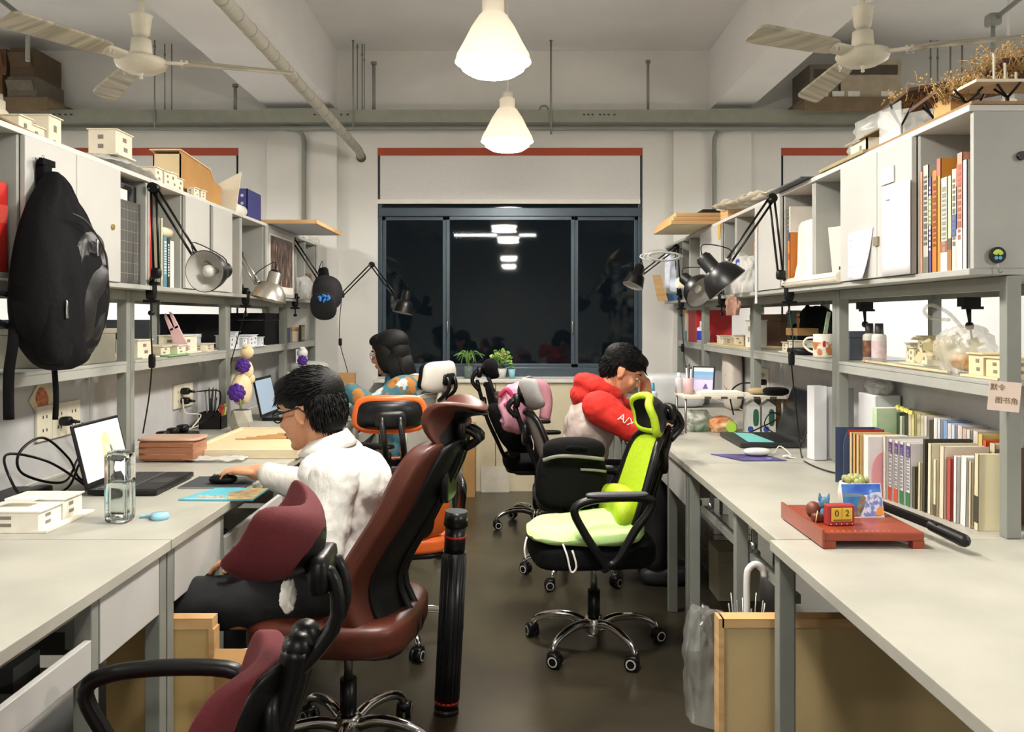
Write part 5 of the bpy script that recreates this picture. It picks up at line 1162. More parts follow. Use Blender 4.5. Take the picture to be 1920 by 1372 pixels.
m.ell((cx_+.02, cy+.03, z_), (.035, .035, .045)); m.ell((cx_+.02, cy+.03, z_+.10), (.036, .038, .036)); m.ell((cx_+.025, cy+.0, z_+.015), (.02, .02, .04)); m.ell((cx_+.02, cy+.065, z_+.01), (.02, .02, .04)); m.ell((cx_+.02, cy+.006, z_+.132), (.012, .013, .013)); m.ell((cx_+.02, cy+.054, z_+.132), (.012, .013, .013)); m.ell((cx_+.03, cy+.045, z_-.045), (.03, .026, .03))
part(t, 'plush_bear', m, BEIGE); m = MB(); rosette(m, (cx_+.015, cy-.02, z_+.03), .045); part(t, 'bear_dress', m, PUR)
t = thing('plush_toy', 'small white plush bear in a purple dress hanging on the far shelf post', 'plush toy', (-1.50, 5.95, 1.0))
c = PY(567, 675, 6.0); m = MB(); m.ell((c.x, c.y, c.z+.05), (.038, .04, .036)); m.ell((c.x, c.y-.03, c.z+.082), (.012, .013, .013)); m.ell((c.x, c.y+.03, c.z+.082), (.012, .013, .013)); m.ell((c.x, c.y, c.z-.01), (.035, .04, .05)); m.ell((c.x+.01, c.y-.035, c.z), (.018, .016, .036)); m.ell((c.x+.01, c.y+.035, c.z), (.018, .016, .036)); m.ell((c.x+.01, c.y-.02, c.z-.065), (.02, .02, .025)); m.ell((c.x+.01, c.y+.02, c.z-.065), (.02, .02, .025))
part(t, 'bear_body', m, M('#dcdcdc', .9, var=.05)); m = MB(); rosette(m, (c.x+.01, c.y-.04, c.z), .042); part(t, 'dress', m, PUR); part(t, 'string', MB().cyl((c.x, c.y, c.z+.09), (c.x-.03, c.y, ZM-.03), .0025, n=6), PALE)
t = thing('laptop', 'dark second laptop standing on the desk beyond the concrete pot', 'laptop', (-1.35, 5.15, ZD)); part(t, 'laptop_base', MB().box((-1.45, 4.98, ZD+.001), (-1.2, 5.34, ZD+.02)), BLKP); part(t, 'lid', MB().box((-.004, -.18, 0), (.004, .18, .23), T=Matrix.Translation((-1.455, 5.16, ZD+.02)) @ Matrix.Rotation(R(-12), 4, 'Y')), BLKP); part(t, 'screen', MB().box((.0042, -.165, .015), (.0048, .165, .215), T=Matrix.Translation((-1.455, 5.16, ZD+.02)) @ Matrix.Rotation(R(-12), 4, 'Y')), M('#9fb4c9', .3, var=0, emit=.25))
single('paper_stack', 'bright white papers stacked on the desk left of the orange headrest', 'paper', MB().box((-1.02, 4.46, ZD+.001), (-.935, 4.72, ZD+.10)), M('#dfe6f2', .7), bevel=.002)
t = thing('drawer_organizer', 'pale grey plastic organizer with curved lid against the far wall', 'organizer', (-1.50, 6.3, ZD)); c = PY(617, 690, 6.3)
part(t, 'organizer_body', MB().box((-1.62, 6.15, ZD+.001), (-1.36, 6.48, .98)), M('#c3c2ba', .5), bevel=.01); part(t, 'organizer_lid', MB().sb((-1.49, 6.315, .985), (.27, .34, .12), 3, 8), M('#cfcec8', .4))
single('cardboard_box', 'flat tan cardboard box leaning at the wall behind the woman', 'box', MB().box((-1.33, 6.4, ZD+.001), (-1.17, 6.46, .95)), CARD)
carton('low_carton', 'small pale carton raised under the hand of the woman', 'box', (-1.15, 4.80, ZD+.001), (-.98, 5.02, ZD+.155), PALE)
# ---------------------------------------------------------------- under and before the left desks
t = thing('drawing_board', 'wooden drawing board standing under the left desk post', 'drawing board', (-.93, 2.42, 0))
part(t, 'board_sheet', MB().box((-1.12, 2.365, .0), (-.835, 2.377, .50)), M('#c9ab72', .6, var=.06, scale=5)); part(t, 'top_batten', MB().box((-1.13, 2.361, .50), (-.825, 2.405, .53)), WOOD); part(t, 'side_batten', MB().box((-.835, 2.361, 0), (-.82, 2.405, .50)), WOOD)
t = thing('open_carton', 'open brown carton standing behind the drawing board under the desk', 'carton', (-.755, 2.375, 0)); part(t, 'carton_body', MB().box((-.81, 2.33, 0), (-.70, 2.42, .40)), CARD); part(t, 'flap', MB().cbox((-.675, 2.375, .43), (.08, .09, .004), (0, .9, 0)), CARD); part(t, 'flap', MB().cbox((-.755, 2.31, .43), (.10, .07, .004), (.9, 0, 0)), CARD)
for k in range(2): single('paper_scrap', 'folded white paper scrap lying in the open carton', 'paper', MB().cbox((-.765+.02*k, 2.375, .408+.014*k), (.07, .06, .012), (.1, .1, .6*k)), PAPER, group='paper scraps in the carton')
single('computer_mouse', 'dark mouse lying in the open shallow drawer', 'mouse', MB().sb((-1.02, 2.98, ZD-.155), (.06, .10, .032), 2.6, 6), BLKP)
for k in range(3): single('parts_box', 'small dark parts box in the near open drawer', 'box', MB().box((-1.15, 1.95-.2*k, ZD-.171), (-1.02, 2.05-.2*k, ZD-.12)), M('#4a4b4a', .7), group='parts boxes in the near drawer')
# drafting tube leaning at the brown chair
t = thing('drafting_tube', 'black telescopic drafting tube standing upright behind the brown chair', 'drafting tube', (-.215, 2.95, 0))
TB = M('#17181b', .3, var=.05)
a0, a1 = Vector((-.222, 2.95, .0)), Vector((-.185, 2.93, .70))
def al(f): return a0.lerp(a1, f)
part(t, 'tube_body', MB().cyl(al(.03), al(.80), .041, .040, n=28), TB)
rb = MB()
for k in range(16):
    an = k*2*math.pi/16; d_ = Vector((.041*math.cos(an), .041*math.sin(an), 0)); rb.tube([al(.06)+d_, al(.78)+d_], .0028, 5)
part(t, 'rib', rb, TB, kind='stuff'); part(t, 'upper_sleeve', MB().cyl(al(.80), al(.93), .036, n=28), TB); part(t, 'cap', MB().cyl(al(.93), al(1), .042, .038, n=28), TB); part(t, 'end_cap', MB().cyl(al(0), al(.03), .043, n=28), TB)
for f_ in (.055, .87): part(t, 'red_ring', MB().cyl(al(f_), al(f_+.012), .0425 if f_ < .5 else .0375, n=28), M('#b5281e', .4, var=0))
# ---------------------------------------------------------------- left lamps
LIN = M('#c9c7c1', .3, var=.02)
xc = XCL+.0
clamp_lamp('black swing arm lamp with white lining over the laptop desk', (XCL+.002, 3.56, ZB), PY(293, 512, 3.5), PY(288, 352, 3.5), PY(366, 478, 3.45), PY(394, 508, 3.42), (-.2, -.97, -.08), BLKP, LIN, cordp=[(XCL+.005, 3.55, ZB-.05), (XCL+.005, 3.55, 1.3), PY(285, 675, 3.57), PY(280, 740, 3.6), PY(268, 812, 3.7)])
single('cord_switch', 'black inline switch on the cord of the laptop desk lamp', 'switch', MB().sb(PY(285, 677, 3.55), (.026, .02, .058), 5, 5), BLKP)
SILV = M('#b9b5aa', .3, metal=.85, var=.03)
clamp_lamp('silver swing arm lamp pointing down beside the orange folder', (XCL+.002, 4.83, ZB), PY(450, 540, 4.8), PY(448, 475, 4.8), PY(482, 530, 4.75), PY(506, 548, 4.7), (-.22, -.12, -.95), SILV, SILV, r=.098, cordp=[(XCL+.005, 4.83, ZB-.05), PY(455, 600, 4.8), PY(430, 690, 4.8), PY(412, 755, 4.75)])
clamp_lamp('black swing arm lamp with a cap hung over its shade', (XCL+.002, 5.94, ZB), PY(548, 545, 5.92), PY(549, 448, 5.92), PY(598, 522, 5.9), PY(612, 535, 5.9), (.2, 0, -.97), BLKP, LIN)
t = thing('baseball_cap', 'black baseball cap with blue emblem hung on the lamp shade', 'cap', PY(615, 600, 5.8)); c = PY(614, 548, 5.84)
CAPM = M('#17171a', .8, var=.15, bump=.2, bscale=200)
part(t, 'cap_crown', MB().sb((0, 0, 0), (1, 1, 1), 2.4, 12, fn=lambda q: c+Vector((.10*q.x+.01*q.z, .09*q.y, .115*q.z-.02*q.x))), CAPM)
part(t, 'cap_brim', MB().sb((0, 0, 0), (1, 1, 1), 2.4, 10, fn=lambda q: c+Vector((-.015+.09*q.x, -.055+.025*q.y-.03*q.z, -.095+.095*q.z))), CAPM)
em = MB()
for k in range(6): em.sb(c+Vector((.0+.028*(k % 3)-.028, -.095-.006*(k % 2), -.035-.022*(k // 3)+.008*(k % 2))), (.036, .02, .02), 2.2, 4, rot=(.2, .5*k, 0))
part(t, 'emblem', em, M('#2f7fd0', .6, var=.1), 'bright blue emblem', kind='stuff')
clamp_lamp('black swing arm lamp reaching in front of the dark window', (XCL+.012, 6.62, ZB), PY(641, 553, 6.55), PY(697, 496, 6.4), PY(748, 565, 6.3), PY(757, 576, 6.25), (-.18, -.1, -.97), BLKP, LIN, r=.075, cordp=[PY(641, 556, 6.56), PY(637, 600, 6.6), PY(638, 645, 6.6), PY(652, 700, 6.6), PY(650, 740, 6.5)])
single('cord_switch', 'black inline switch on the lamp cord by the window wall', 'switch', MB().sb(PY(638, 641, 6.6), (.026, .02, .058), 5, 5), BLKP)
# ---------------------------------------------------------------- right cabinets: books, papers
Y0 = 2.338
BK = [('thin white ring binder at the open end of the book cell', .022, .30, '#d6d4d0', None, None),
      ('pink and white book beside the white binder', .03, .325, '#cf8f78', [(.0, .35, '#d9d5cc'), (.72, .9, '#c9604e')], '#9c5a4a'),
      ('cream book with a blue spine label', .026, .285, '#d8d2bd', [(.33, .55, '#39549a')], '#6c6a60'),
      ('tan book with a dark band beside the blue labelled book', .022, .27, '#cdbf9f', [(.0, .22, '#9a6d3d'), (.22, .34, '#55503e')], None),
      ('thick cream book with red and white spine bands', .036, .27, '#dcd5bb', [(.0, .2, '#e2ded6'), (.2, .32, '#a8564a')], '#8a8878'),
      ('red topped yellow book behind the thick cream book', .02, .33, '#c98a2f', [(.85, 1., '#c9604e')], None),
      ('wide orange book in the middle of the book cell', .03, .30, '#c4742a', None, '#7a4416'),
      ('purple and green book beside the orange book', .018, .285, '#4d427c', [(.5, .8, '#7c8a4d')], '#cfcbe0'),
      ('grey white magazine file left of the purple book', .034, .325, '#b3b3a9', [(.0, .15, '#6d6f60')], '#57584f'),
      ('salmon coloured thin book against the cabinet door', .018, .31, '#cf9678', None, None)]
for lab, w_, h_, c_, bd, pr in BK:
    book(lab, (XCR-.004, Y0+w_/2, ZS), (.19, w_, h_), c_, 'books in the open cabinet cell', band=bd, print_=pr); Y0 += w_+.0015
XD = XCR-.0215
def onx(x, y): return PX(x, y, XD)
t = thing('paper_sheet', 'large blank white sheet taped on the cabinet door', 'paper', onx(1680, 500)); a, b = onx(1711, 336), onx(1655, 520)
part(t, 'sheet', MB().sheet(lambda u, v: Vector((XD-.001-.012*u*u*(1-v)*0-.006*(1-u)**3, lerp(a.y, b.y, u), lerp(1.79, ZS+.002, v))), 8, 6), M('#e0e0e2', .8, var=.01), mods=[('solid', .0012)])
part(t, 'pencil_mark', MB().box((XD-.0045, b.y-.06, 1.745), (XD-.0048, b.y-.03, 1.748)), M('#8a8a90', .8, var=0))
single('sticky_note', 'small white note stuck above the large sheet', 'note', MB().box((XD-.0004, YX(1677, XD), 1.80), (XD-.004, YX(1653, XD), 1.853)), PAPER)
t = thing('paper_pad', 'curled white printed pad hanging on the left cabinet door', 'paper', onx(1612, 520)); ya, yb = YX(1637, XD), YX(1591, XD)
f_ = lambda u, v: Vector((XD-.001-.02*(1-u)*v*v, lerp(ya+.04*v, yb, u), lerp(1.67, ZS+.001, v)))
part(t, 'pad_sheet', MB().sheet(f_, 8, 8), M('#e2e2e6', .8, var=.01), mods=[('solid', .002)]); printlines(t, 'table_print', lambda u, v: f_(u, v)+Vector((-.0022, 0, 0)), 9, 4, M('#bcbcc6', .8, var=0), .6, 3)
single('door_latch', 'small brass latch plate between the two cabinet doors', 'latch', MB().box((XD, YX(1648, XD), 1.605), (XD-.006, YX(1640, XD), 1.635)), M('#9c927c', .4, metal=.6, var=0))
# badge hanging on the end panel
t = thing('badge', 'round black badge with green tuft and two blue dots on the cabinet end', 'badge', PY(1870, 478, 2.31)); c = PY(1870, 478, 2.306)
part(t, 'badge_disc', MB().cyl((c.x, 2.308, c.z), (c.x, 2.302, c.z), .022, n=28), BLACK)
gm = MB()
for k in range(7): an = R(20+k*23); gm.sb((c.x+.008*math.cos(an), 2.3012, c.z+.001+.008*math.sin(an)), (.013, .0015, .008), 2.2, 4, rot=(0, -an, 0))
part(t, 'green_tuft', gm, M('#b9cf52', .5, var=0), kind='stuff')
for s_ in (-1, 1): part(t, 'blue_dot', MB().cyl((c.x+s_*.0055, 2.3018, c.z-.008), (c.x+s_*.0055, 2.3005, c.z-.008), .0048, n=14), M('#5aa6cf', .4, var=0))
part(t, 'hook_wire', MB().tube(smoothpath([(c.x, 2.304, c.z-.022), (c.x, 2.302, c.z-.034), (c.x+.004, 2.302, c.z-.048), (c.x+.012, 2.302, c.z-.044)], 10), .0015, 5), STEEL)
single('rubber_grommet', 'small dark round grommet high on the cabinet end', 'grommet', MB().cyl((1.382, 2.3115, 1.80), (1.382, 2.302, 1.80), .012, n=16), BLKP)
# second open cell: leaning board, printed sheet, pen cup, roll
single('foam_board', 'white foam board leaning in the pen cell', 'board', MB().cbox((XCR+.05, 3.37, ZS+.115), (.008, .19, .225), (.06, -.12, 0)), PALE)
t = thing('printed_sheet', 'printed plan sheet standing behind the foam board', 'paper', (XCR+.12, 3.36, ZS)); part(t, 'sheet', MB().cbox((XCR+.12, 3.36, ZS+.155), (.003, .27, .30), (0, -.1, 0)), PAPER)
printlines(t, 'plan_print', lambda u, v: Vector((XCR+.103-.0-.02*(1-v)*0-.003, 3.24+.22*u, ZS+.30-.07*v)), 5, 7, M('#55565c', .8, var=0), .6, 8)
t = thing('pen_cup', 'black and cream pen cup in the cell behind the paper roll', 'pen cup', (XCR+.03, 3.265, ZS)); part(t, 'cup', MB().lathe([(.001, 0), (.024, 0), (.026, .065), (.023, .066), (.021, .006), (.001, .005)], 20, Matrix.Translation((XCR+.03, 3.265, ZS+.0005))), M('#cdbb93', .6)); part(t, 'cup_band', MB().cyl((XCR+.03, 3.265, ZS+.05), (XCR+.03, 3.265, ZS+.063), .0265, n=20), BLACK)
pens('black and cream pen cup', (XCR+.03, 3.265, ZS+.003), .018, 6, .11, .15, 12, ['#b0453c', '#7a2a30', '#3c3f78', '#6a6a50'])
single('purple_bottle', 'purple ink bottle standing behind the cream pen cup', 'bottle', MB().lathe([(.001, .0), (.017, 0), (.017, .12), (.008, .13), (.008, .15), (.001, .15)], 18, Matrix.Translation((XCR+.075, 3.235, ZS+.0005))), M('#4a3590', .4))
t = thing('paper_roll', 'long cream paper roll lying along the shelf front below the pen cell', 'roll', (XCR-.012, 3.5, ZS)); part(t, 'roll_body', MB().cyl((XCR-.016, 3.20, ZS+.021), (XCR-.016, 3.84, ZS+.021), .021, n=20), M('#d9d3c2', .8)); part(t, 'loose_edge', MB().tube([(XCR-.037, 3.21, ZS+.022), (XCR-.037, 3.83, ZS+.022)], .0022, 6), PAPER)
single('paper_portfolio', 'tall cream paper portfolio bulging out of the cabinet cell', 'portfolio', MB().sb((XCR+.06, 3.69, ZS+.145), (.10, .20, .29), 8, 8, fn=lambda q: Vector((.045*q.x-.02*(q.z < -.5)*abs(q.z), .105*q.y*(1-.08*q.z), .145*q.z))), M('#ddd8ca', .8, var=.03))
single('yellow_folder', 'narrow yellow folder tab beside the cream portfolio', 'folder', MB().box((XCR+.02, 3.578, ZS), (XCR+.18, 3.588, ZS+.285)), M('#cf9f4d', .7))
t = thing('brown_file_box', 'brown file box standing behind the cream portfolio', 'file box', (XCR+.18, 3.69, ZS)); part(t, 'file_body', MB().box((XCR+.11, 3.59, ZS), (XCR+.33, 3.83, ZS+.34)), M('#8a5f38', .7, var=.06)); part(t, 'file_lip', MB().box((XCR+.105, 3.588, ZS+.29), (XCR+.112, 3.832, ZS+.345)), M('#7c5430', .7))
book('orange and navy book beside the cream portfolio', (XCR-.003, 3.838, ZS), (.16, .026, .25), '#c97a32', 'books beside the portfolio', band=[(.85, 1., '#33405e'), (.5, .62, '#9c4a24')])
t = thing('spiral_pad', 'white spiral bound pad standing in the portfolio cell', 'pad', (XCR, 3.87, ZS)); part(t, 'pad_block', MB().box((XCR+.01, 3.856, ZS), (XCR+.22, 3.872, ZS+.37)), PAPER)
sp_ = MB()
for k in range(18): sp_.tube([(XCR+.008+.006*math.cos(a_), 3.864+.008*math.sin(a_), ZS+.02+k*.019) for a_ in [j*.9 for j in range(7)]], .0012, 5, closed=True)
part(t, 'spiral_wire', sp_, CREAM, kind='stuff')
# cells beyond: cartons, bags, note, ruler
t = thing('open_carton', 'orange brown carton with a white bag in the cell beside the hanging ruler', 'carton', (XCR+.12, 4.52, ZS)); part(t, 'carton_body', MB().box((XCR+.075, 4.40, ZS+.19), (XCR+.26, 4.66, ZS+.28)), CARD); part(t, 'carton_support', MB().box((XCR+.085, 4.42, ZS), (XCR+.25, 4.64, ZS+.189)), PAPER)
bag('plastic_bag', 'white plastic bag with blue print stuffed under the orange brown carton', (XCR+.0, 4.50, ZS), (.13, .20, .19), FILM, 7)
single('bag_label', 'blue printed label on the stuffed white bag', 'label', MB().sb((XCR-.052, 4.52, ZS+.155), (.004, .07, .045), 6, 4), M('#2b3f9c', .5, var=.1))
bag('plastic_bag', 'clear wrinkled plastic bag beside the blue printed bag', (XCR+.0, 4.665, ZS), (.10, .12, .22), FILM, 11)
t = thing('t_square', 'long white ruler hanging from the cabinet edge by the white door', 'ruler', (XCR-.03, 4.26, 1.44)); part(t, 'blade', MB().prism([(4.253, 1.80), (4.267, 1.80), (4.268, 1.50), (4.285, 1.435), (4.245, 1.435), (4.254, 1.50)], 'x', XCR-.026, XCR-.029), M('#cfd2d8', .5)); part(t, 'hook', MB().sb((XCR-.024, 4.26, 1.815), (.012, .022, .04), 3, 5), M('#d9b58c', .5))
single('yellow_tag', 'yellow paper tag hanging from the cabinet top edge', 'tag', MB().prism([(5.0, 1.915), (5.06, 1.915), (5.055, 1.83), (5.02, 1.82)], 'x', XCR-.022, XCR-.024), M('#c9a02a', .7))
for k, (yy, h_, c_) in enumerate(((4.82, .12, '#4a5a3c'), (4.92, .2, '#6d6f66'))): book(['dark green book in the cell below the yellow tag', 'grey book in the cell below the yellow tag'][k], (XCR+.05, yy, ZS), (.15, .05, h_), c_, 'books below the yellow tag')
single('paper_roll', 'thick cream paper roll poking out of the far right cell', 'roll', MB().cyl((XCR-.15, 5.64, ZS+.10), (XCR+.25, 5.73, ZS+.055), .034, n=20).cyl((XCR-.153, 5.639, ZS+.1003), (XCR-.15, 5.64, ZS+.10), .02, n=14), M('#d9cdb6', .8))
bag('plastic_bag', 'pinkish snack bag hanging at the shelf edge below the black lamps', (XCR-.01, 4.78, ZB-.10), (.05, .22, .11), M('#c79a86', .4, alpha=.8), 17)
single('paper_fan', 'folded white and blue paper hanging beside the far lamp', 'paper', MB().sheet(lambda u, v: Vector((XCR-.06-.05*u+.015*math.sin(u*12), 6.15+.12*u, 1.80-.26*v+.05*u)), 14, 6), M('#cfd6e6', .7, var=.1, scale=30), mods=[('solid', .002)])
single('wood_triangle', 'thin wooden board standing at the wall end of the right cabinet', 'board', MB().prism([(1.14, ZS), (1.22, ZS), (1.16, ZS+.2), (1.10, ZS+.2)], 'y', 6.60, 6.608), WOOD)
book('pale blue notebook lying at the wall end of the right cabinet', (1.20, 6.7, ZS), (.12, .03, .06), '#5d86b8', 'books at the right wall end')
cable('coiled_wire', 'white coiled wire bundle hanging beside the far lamp joint', [(1.04+.13*math.cos(k*.75)+.003*k, 6.05+.02*math.sin(k*.5), 1.80+.03*math.sin(k*.75)) for k in range(24)], .006, M('#c9ccca', .5), n=110)
# ---------------------------------------------------------------- on top of the right cabinets
single('plywood_board', 'thin brown wooden panel under the dried plant model', 'panel', MB().box((1.248, 2.31, zt), (1.74, 2.98, zt+.008)), M('#9c7850', .7, var=.08, stretch=(1, 8, 1)))
zq = zt+.009
t = thing('landscape_model', 'landscape model of brown slabs on black branching posts with dried grass', 'model', (1.45, 2.6, zq))
BRS = M('#5f4433', .8, var=.1); DRY = M('#c2a06a', .9, var=.2, scale=80)
for (x0, x1, y0_, y1_, z0_, z1_, w_) in ((1.27, 1.48, 2.72, 2.92, .115, .15, .010), (1.27, 1.58, 2.52, 2.72, .065, .125, .011), (1.36, 1.70, 2.36, 2.50, .10, .145, .009)):
    part(t, 'slab', MB().add([Vector((xx, yy, zq+(z0_ if xx == x0 else z1_)+(.02 if yy == y0_ else 0)+dz)) for dz in (0, w_) for xx, yy in ((x0, y0_), (x1, y0_), (x1, y1_), (x0, y1_))], [(3, 2, 1, 0), (4, 5, 6, 7), (0, 1, 5, 4), (1, 2, 6, 5), (2, 3, 7, 6), (3, 0, 4, 7)]), BRS)
part(t, 'white_slab', MB().box((1.275, 2.335, zq+.058), (1.75, 2.46, zq+.066)), PALE)
for (xx, yy, h_, sp_) in ((1.30, 2.84, .118, .05), (1.31, 2.64, .07, .04), (1.30, 2.43, .056, .05), (1.38, 2.37, .056, .04), (1.42, 2.62, .09, .04)):
    m = MB().tube([(xx, yy, zq), (xx, yy, zq+h_*.45)], .005, 6)
    for k in range(4): an = k*1.57+.4; m.tube([(xx, yy, zq+h_*.42), (xx+sp_*math.cos(an), yy+sp_*math.sin(an), zq+h_*1.0)], .0035, 5)
    part(t, 'branch_post', m, BLACK)
part(t, 'card_block', MB().box((1.30, 2.52, zq), (1.36, 2.62, zq+.068)), M('#c9a26a', .8))
part(t, 'acrylic_panel', MB().box((1.262, 2.76, zq), (1.265, 2.92, zq+.115)), CLEARF)
for k in range(3): part(t, 'white_post', MB().box((1.325+k*.03, 2.34, zq+.066), (1.330+k*.03, 2.345, zq+.066+.07-.025*k)), PALE)
rnd = random.Random(3); gm = MB()
for (xx, yy, zz, n_, h_, sp_) in ((1.34, 2.84, .145, 160, .05, .07), (1.42, 2.62, .125, 220, .06, .12), (1.34, 2.46, .085, 160, .06, .08), (1.40, 2.42, .13, 220, .075, .07), (1.31, 2.52, .07, 120, .05, .04)):
    for k in range(n_):
        b0 = Vector((xx+rnd.gauss(0, sp_*.5), yy+rnd.gauss(0, .04), zq+zz-.02)); d_ = Vector((rnd.gauss(0, .45), rnd.gauss(0, .45), 1)).normalized()*h_*rnd.uniform(.4, 1.1)
        e_ = b0+d_; gm.tube([b0, b0+d_*.6, e_+Vector((rnd.gauss(0, .012), rnd.gauss(0, .012), -.01))], [.0016, .0012, .0007], 3)
        if k % 2: gm.sb(e_, (.008, .008, .007), 2, 2)
part(t, 'dried_grass', gm, DRY, 'dried tan grass tufts', kind='stuff')
bag('plastic_bag', 'large white plastic bag lying on the cabinet top beside the plant model', (1.47, 3.28, zt), (.19, .50, .22), FILM, 21, k=3)
t = thing('card_model', 'beige card model with folded roof before the white plastic bag', 'model', (1.32, 3.05, zt)); part(t, 'model_base', MB().box((1.235, 2.99, zt), (1.36, 3.42, zt+.012)), M('#a3946e', .8)); part(t, 'model_wall', MB().box((1.26, 3.02, zt+.012), (1.266, 3.16, zt+.06)).box((1.26, 3.02, zt+.012), (1.35, 3.026, zt+.06)), PALE); part(t, 'model_roof', MB().prism([(1.245, zt+.058), (1.30, zt+.085), (1.36, zt+.06), (1.36, zt+.064), (1.30, zt+.090), (1.243, zt+.062)], 'y', 3.0, 3.18), M('#b8a883', .8)); part(t, 'model_opening', MB().box((1.2594, 3.06, zt+.018), (1.2599, 3.08, zt+.04)), DARKW)
single('dark_board', 'thin dark board overhanging the cabinet top', 'board', MB().box((1.20, 3.53, zt), (1.60, 3.95, zt+.006)), M('#3a3c44', .5))
for k in range(9):
    yy = 4.05+.10*k; single('loose_paper', 'loose curled paper in the untidy pile on the cabinet top', 'paper', MB().sheet(lambda u, v, k=k: Vector((1.21-.03*math.sin(k*2.1)+.36*u, yy-.1+.34*v+.05*math.sin(k), zt+.006+.007*k+.045*(u-.5)**2*(1+k % 2)+.02*noise.noise(Vector((u*3, v*3, k))))), 8, 8), M(['#ddd9cc', '#cfc6ae', '#e3e0d8'][k % 3], .8, var=.03), mods=[('solid', .002)], group='untidy paper pile')
carton('tan_carton', 'tan carton on the cabinet top beneath the loose papers', 'carton', (1.28, 5.02, zt), (1.5, 5.2, zt+.10), WOOD)
for k in range(3):
    z_ = zt+.0005+k*.026
    t = thing('drawing_board', ['lowest', 'middle', 'topmost'][k]+' wooden drawing board of the stack overhanging the right cabinet', 'drawing board', (1.3, 5.6, z_), group='stacked drawing boards'); o_ = .018*k
    part(t, 'board_sheet', MB().box((1.0+o_, 5.27+o_, z_), (1.60, 5.92+o_*.5, z_+.024)), M('#d6c9a8', .6, var=.05), bevel=.002); part(t, 'edge_batten', MB().box((.992+o_, 5.26+o_, z_+.001), (1.0+o_, 5.92+o_*.5, z_+.023)), WOOD); part(t, 'edge_batten', MB().box((1.0+o_, 5.262+o_, z_+.001), (1.60, 5.27+o_, z_+.023)), WOOD)
single('black_case', 'slim black case lying on the stacked drawing boards', 'case', MB().box((1.2, 5.32, zt+.0795), (1.33, 5.5, zt+.10)), BLACK)
# ---------------------------------------------------------------- middle shelf, right
def bottle(label, c, r, h, m, capm, lab=None, cr=.55):
    t = thing('bottle', label, 'bottle', c, 0, 'bottles on the right shelf'); T = Matrix.Translation(c)
    part(t, 'bottle_body', MB().lathe([(.001, 0), (r, 0), (r, h*.66), (r*.92, h*.70), (r*cr, h*.74)], 22, T), m)
    part(t, 'cap', MB().lathe([(r*cr*1.05, h*.72), (r*cr*1.15, h*.74), (r*cr, h), (.001, h)], 20, T), capm)
    if lab: part(t, 'label', MB().lathe([(r*1.01, h*.12), (r*1.01, h*.55)], 22, T, cap=False), lab)
    return t
bottle('dark labelled spray bottle standing beside the shelf post', (1.46, 3.47, zm), .026, .155, M('#c4c2b8', .4), M('#2c2c2c', .4), M('#2a2622', .5, col2='#8a5a40', scale=40))
bottle('white lotion bottle with dark cap and pink lettering', (1.46, 3.38, zm), .028, .155, M('#d5d0cc', .4), M('#3a3c38', .4), M('#d9c6c8', .5, col2='#c9b0b4', scale=50))
model('white flower-shaped card model beside the lotion bottle', (1.58, 3.22, zm), (.14, .2, .10), 71, m=M('#d9d0b4', .7), n=4)
fl = MB()
for k in range(40): fl.cbox((1.53+.06*math.sin(k*2.4), 2.99+.10*math.sin(k*1.1), zm+.03+.002*k), (.03, .035, .002), (k*.7, k*1.3, k))
single('leaf_model', 'cluster of folded cream paper leaves on the shelf', 'model', fl, M('#cfc39a', .7, var=.06), kind='stuff')
t = bag('snack_bag', 'clear plastic bag with buns and a tied handle loop on the shelf', (1.45, 2.72, zm), (.15, .19, .15), M('#e0ddd0', .2, alpha=.35, var=.04), 23, handles=[[(1.45, 2.72, zm+.13), (1.44, 2.80, zm+.19), (1.43, 2.90, zm+.22), (1.43, 2.95, zm+.20), (1.43, 2.90, zm+.175), (1.44, 2.80, zm+.17)]])
for k in range(3): single('bun', 'brown topped bun inside the clear plastic bag', 'bun', MB().sb((1.45+.015*(k-1), 2.67+.05*k, zm+.036), (.062, .055, .055), 2.5, 8), M('#b87a3c', .6, col2='#dcc08a', scale=14), group='buns in the clear bag')
model('folded beige card model at the near end of the shelf', (1.44, 2.50, zm), (.14, .2, .08), 73, m=M('#d9cba4', .7), n=2)
t = thing('juice_bottle', 'clear bottle of yellow drink at the end post of the shelf', 'bottle', (1.39, 2.375, zm)); part(t, 'bottle_body', MB().lathe([(.001, 0), (.02, 0), (.021, .07), (.012, .095), (.012, .11), (.001, .11)], 18, Matrix.Translation((1.39, 2.378, zm))), M('#e6dca8', .1, alpha=.5, var=0)); part(t, 'drink', MB().cyl((1.39, 2.378, zm+.004), (1.39, 2.378, zm+.055), .018, n=16), M('#c9a02c', .3)); 
t = thing('chopstick', 'long pale wooden stick lying across the shelf', 'stick', (1.38, 3.0, zm)); part(t, 'stick_shaft', MB().cyl((1.40, 3.36, zm+.006), (1.365, 2.66, zm+.006), .005, n=8), M('#d5c096', .6)); part(t, 'stick_tip', MB().cyl((1.40, 3.36, zm+.006), (1.402, 3.39, zm+.006), .0055, n=8), CARD)
# handwritten note on the end post
t = thing('paper_sign', 'pink handwritten paper sign taped on the end post by the books', 'sign', (1.335, 2.30, 1.1))
TS = Matrix.Translation((1.333, 2.303, 1.150)) @ Matrix.Rotation(R(-14), 4, 'Z') @ Matrix.Rotation(R(90), 4, 'X') @ Matrix.Rotation(R(-5), 4, 'Z')
part(t, 'sign_sheet', MB().box((-.039, -.040, -.0006), (.039, .040, .0004), T=TS), M('#dcc9bd', .8, var=.02))
ink = M('#7a6244', .8, var=0)
textmesh('默令', .019, TS @ Matrix.Translation((-.018, .022, .0008)), ink, t, 'lettering'); textmesh('图书角', .019, TS @ Matrix.Translation((.006, -.012, .0008)), ink, t, 'lettering')
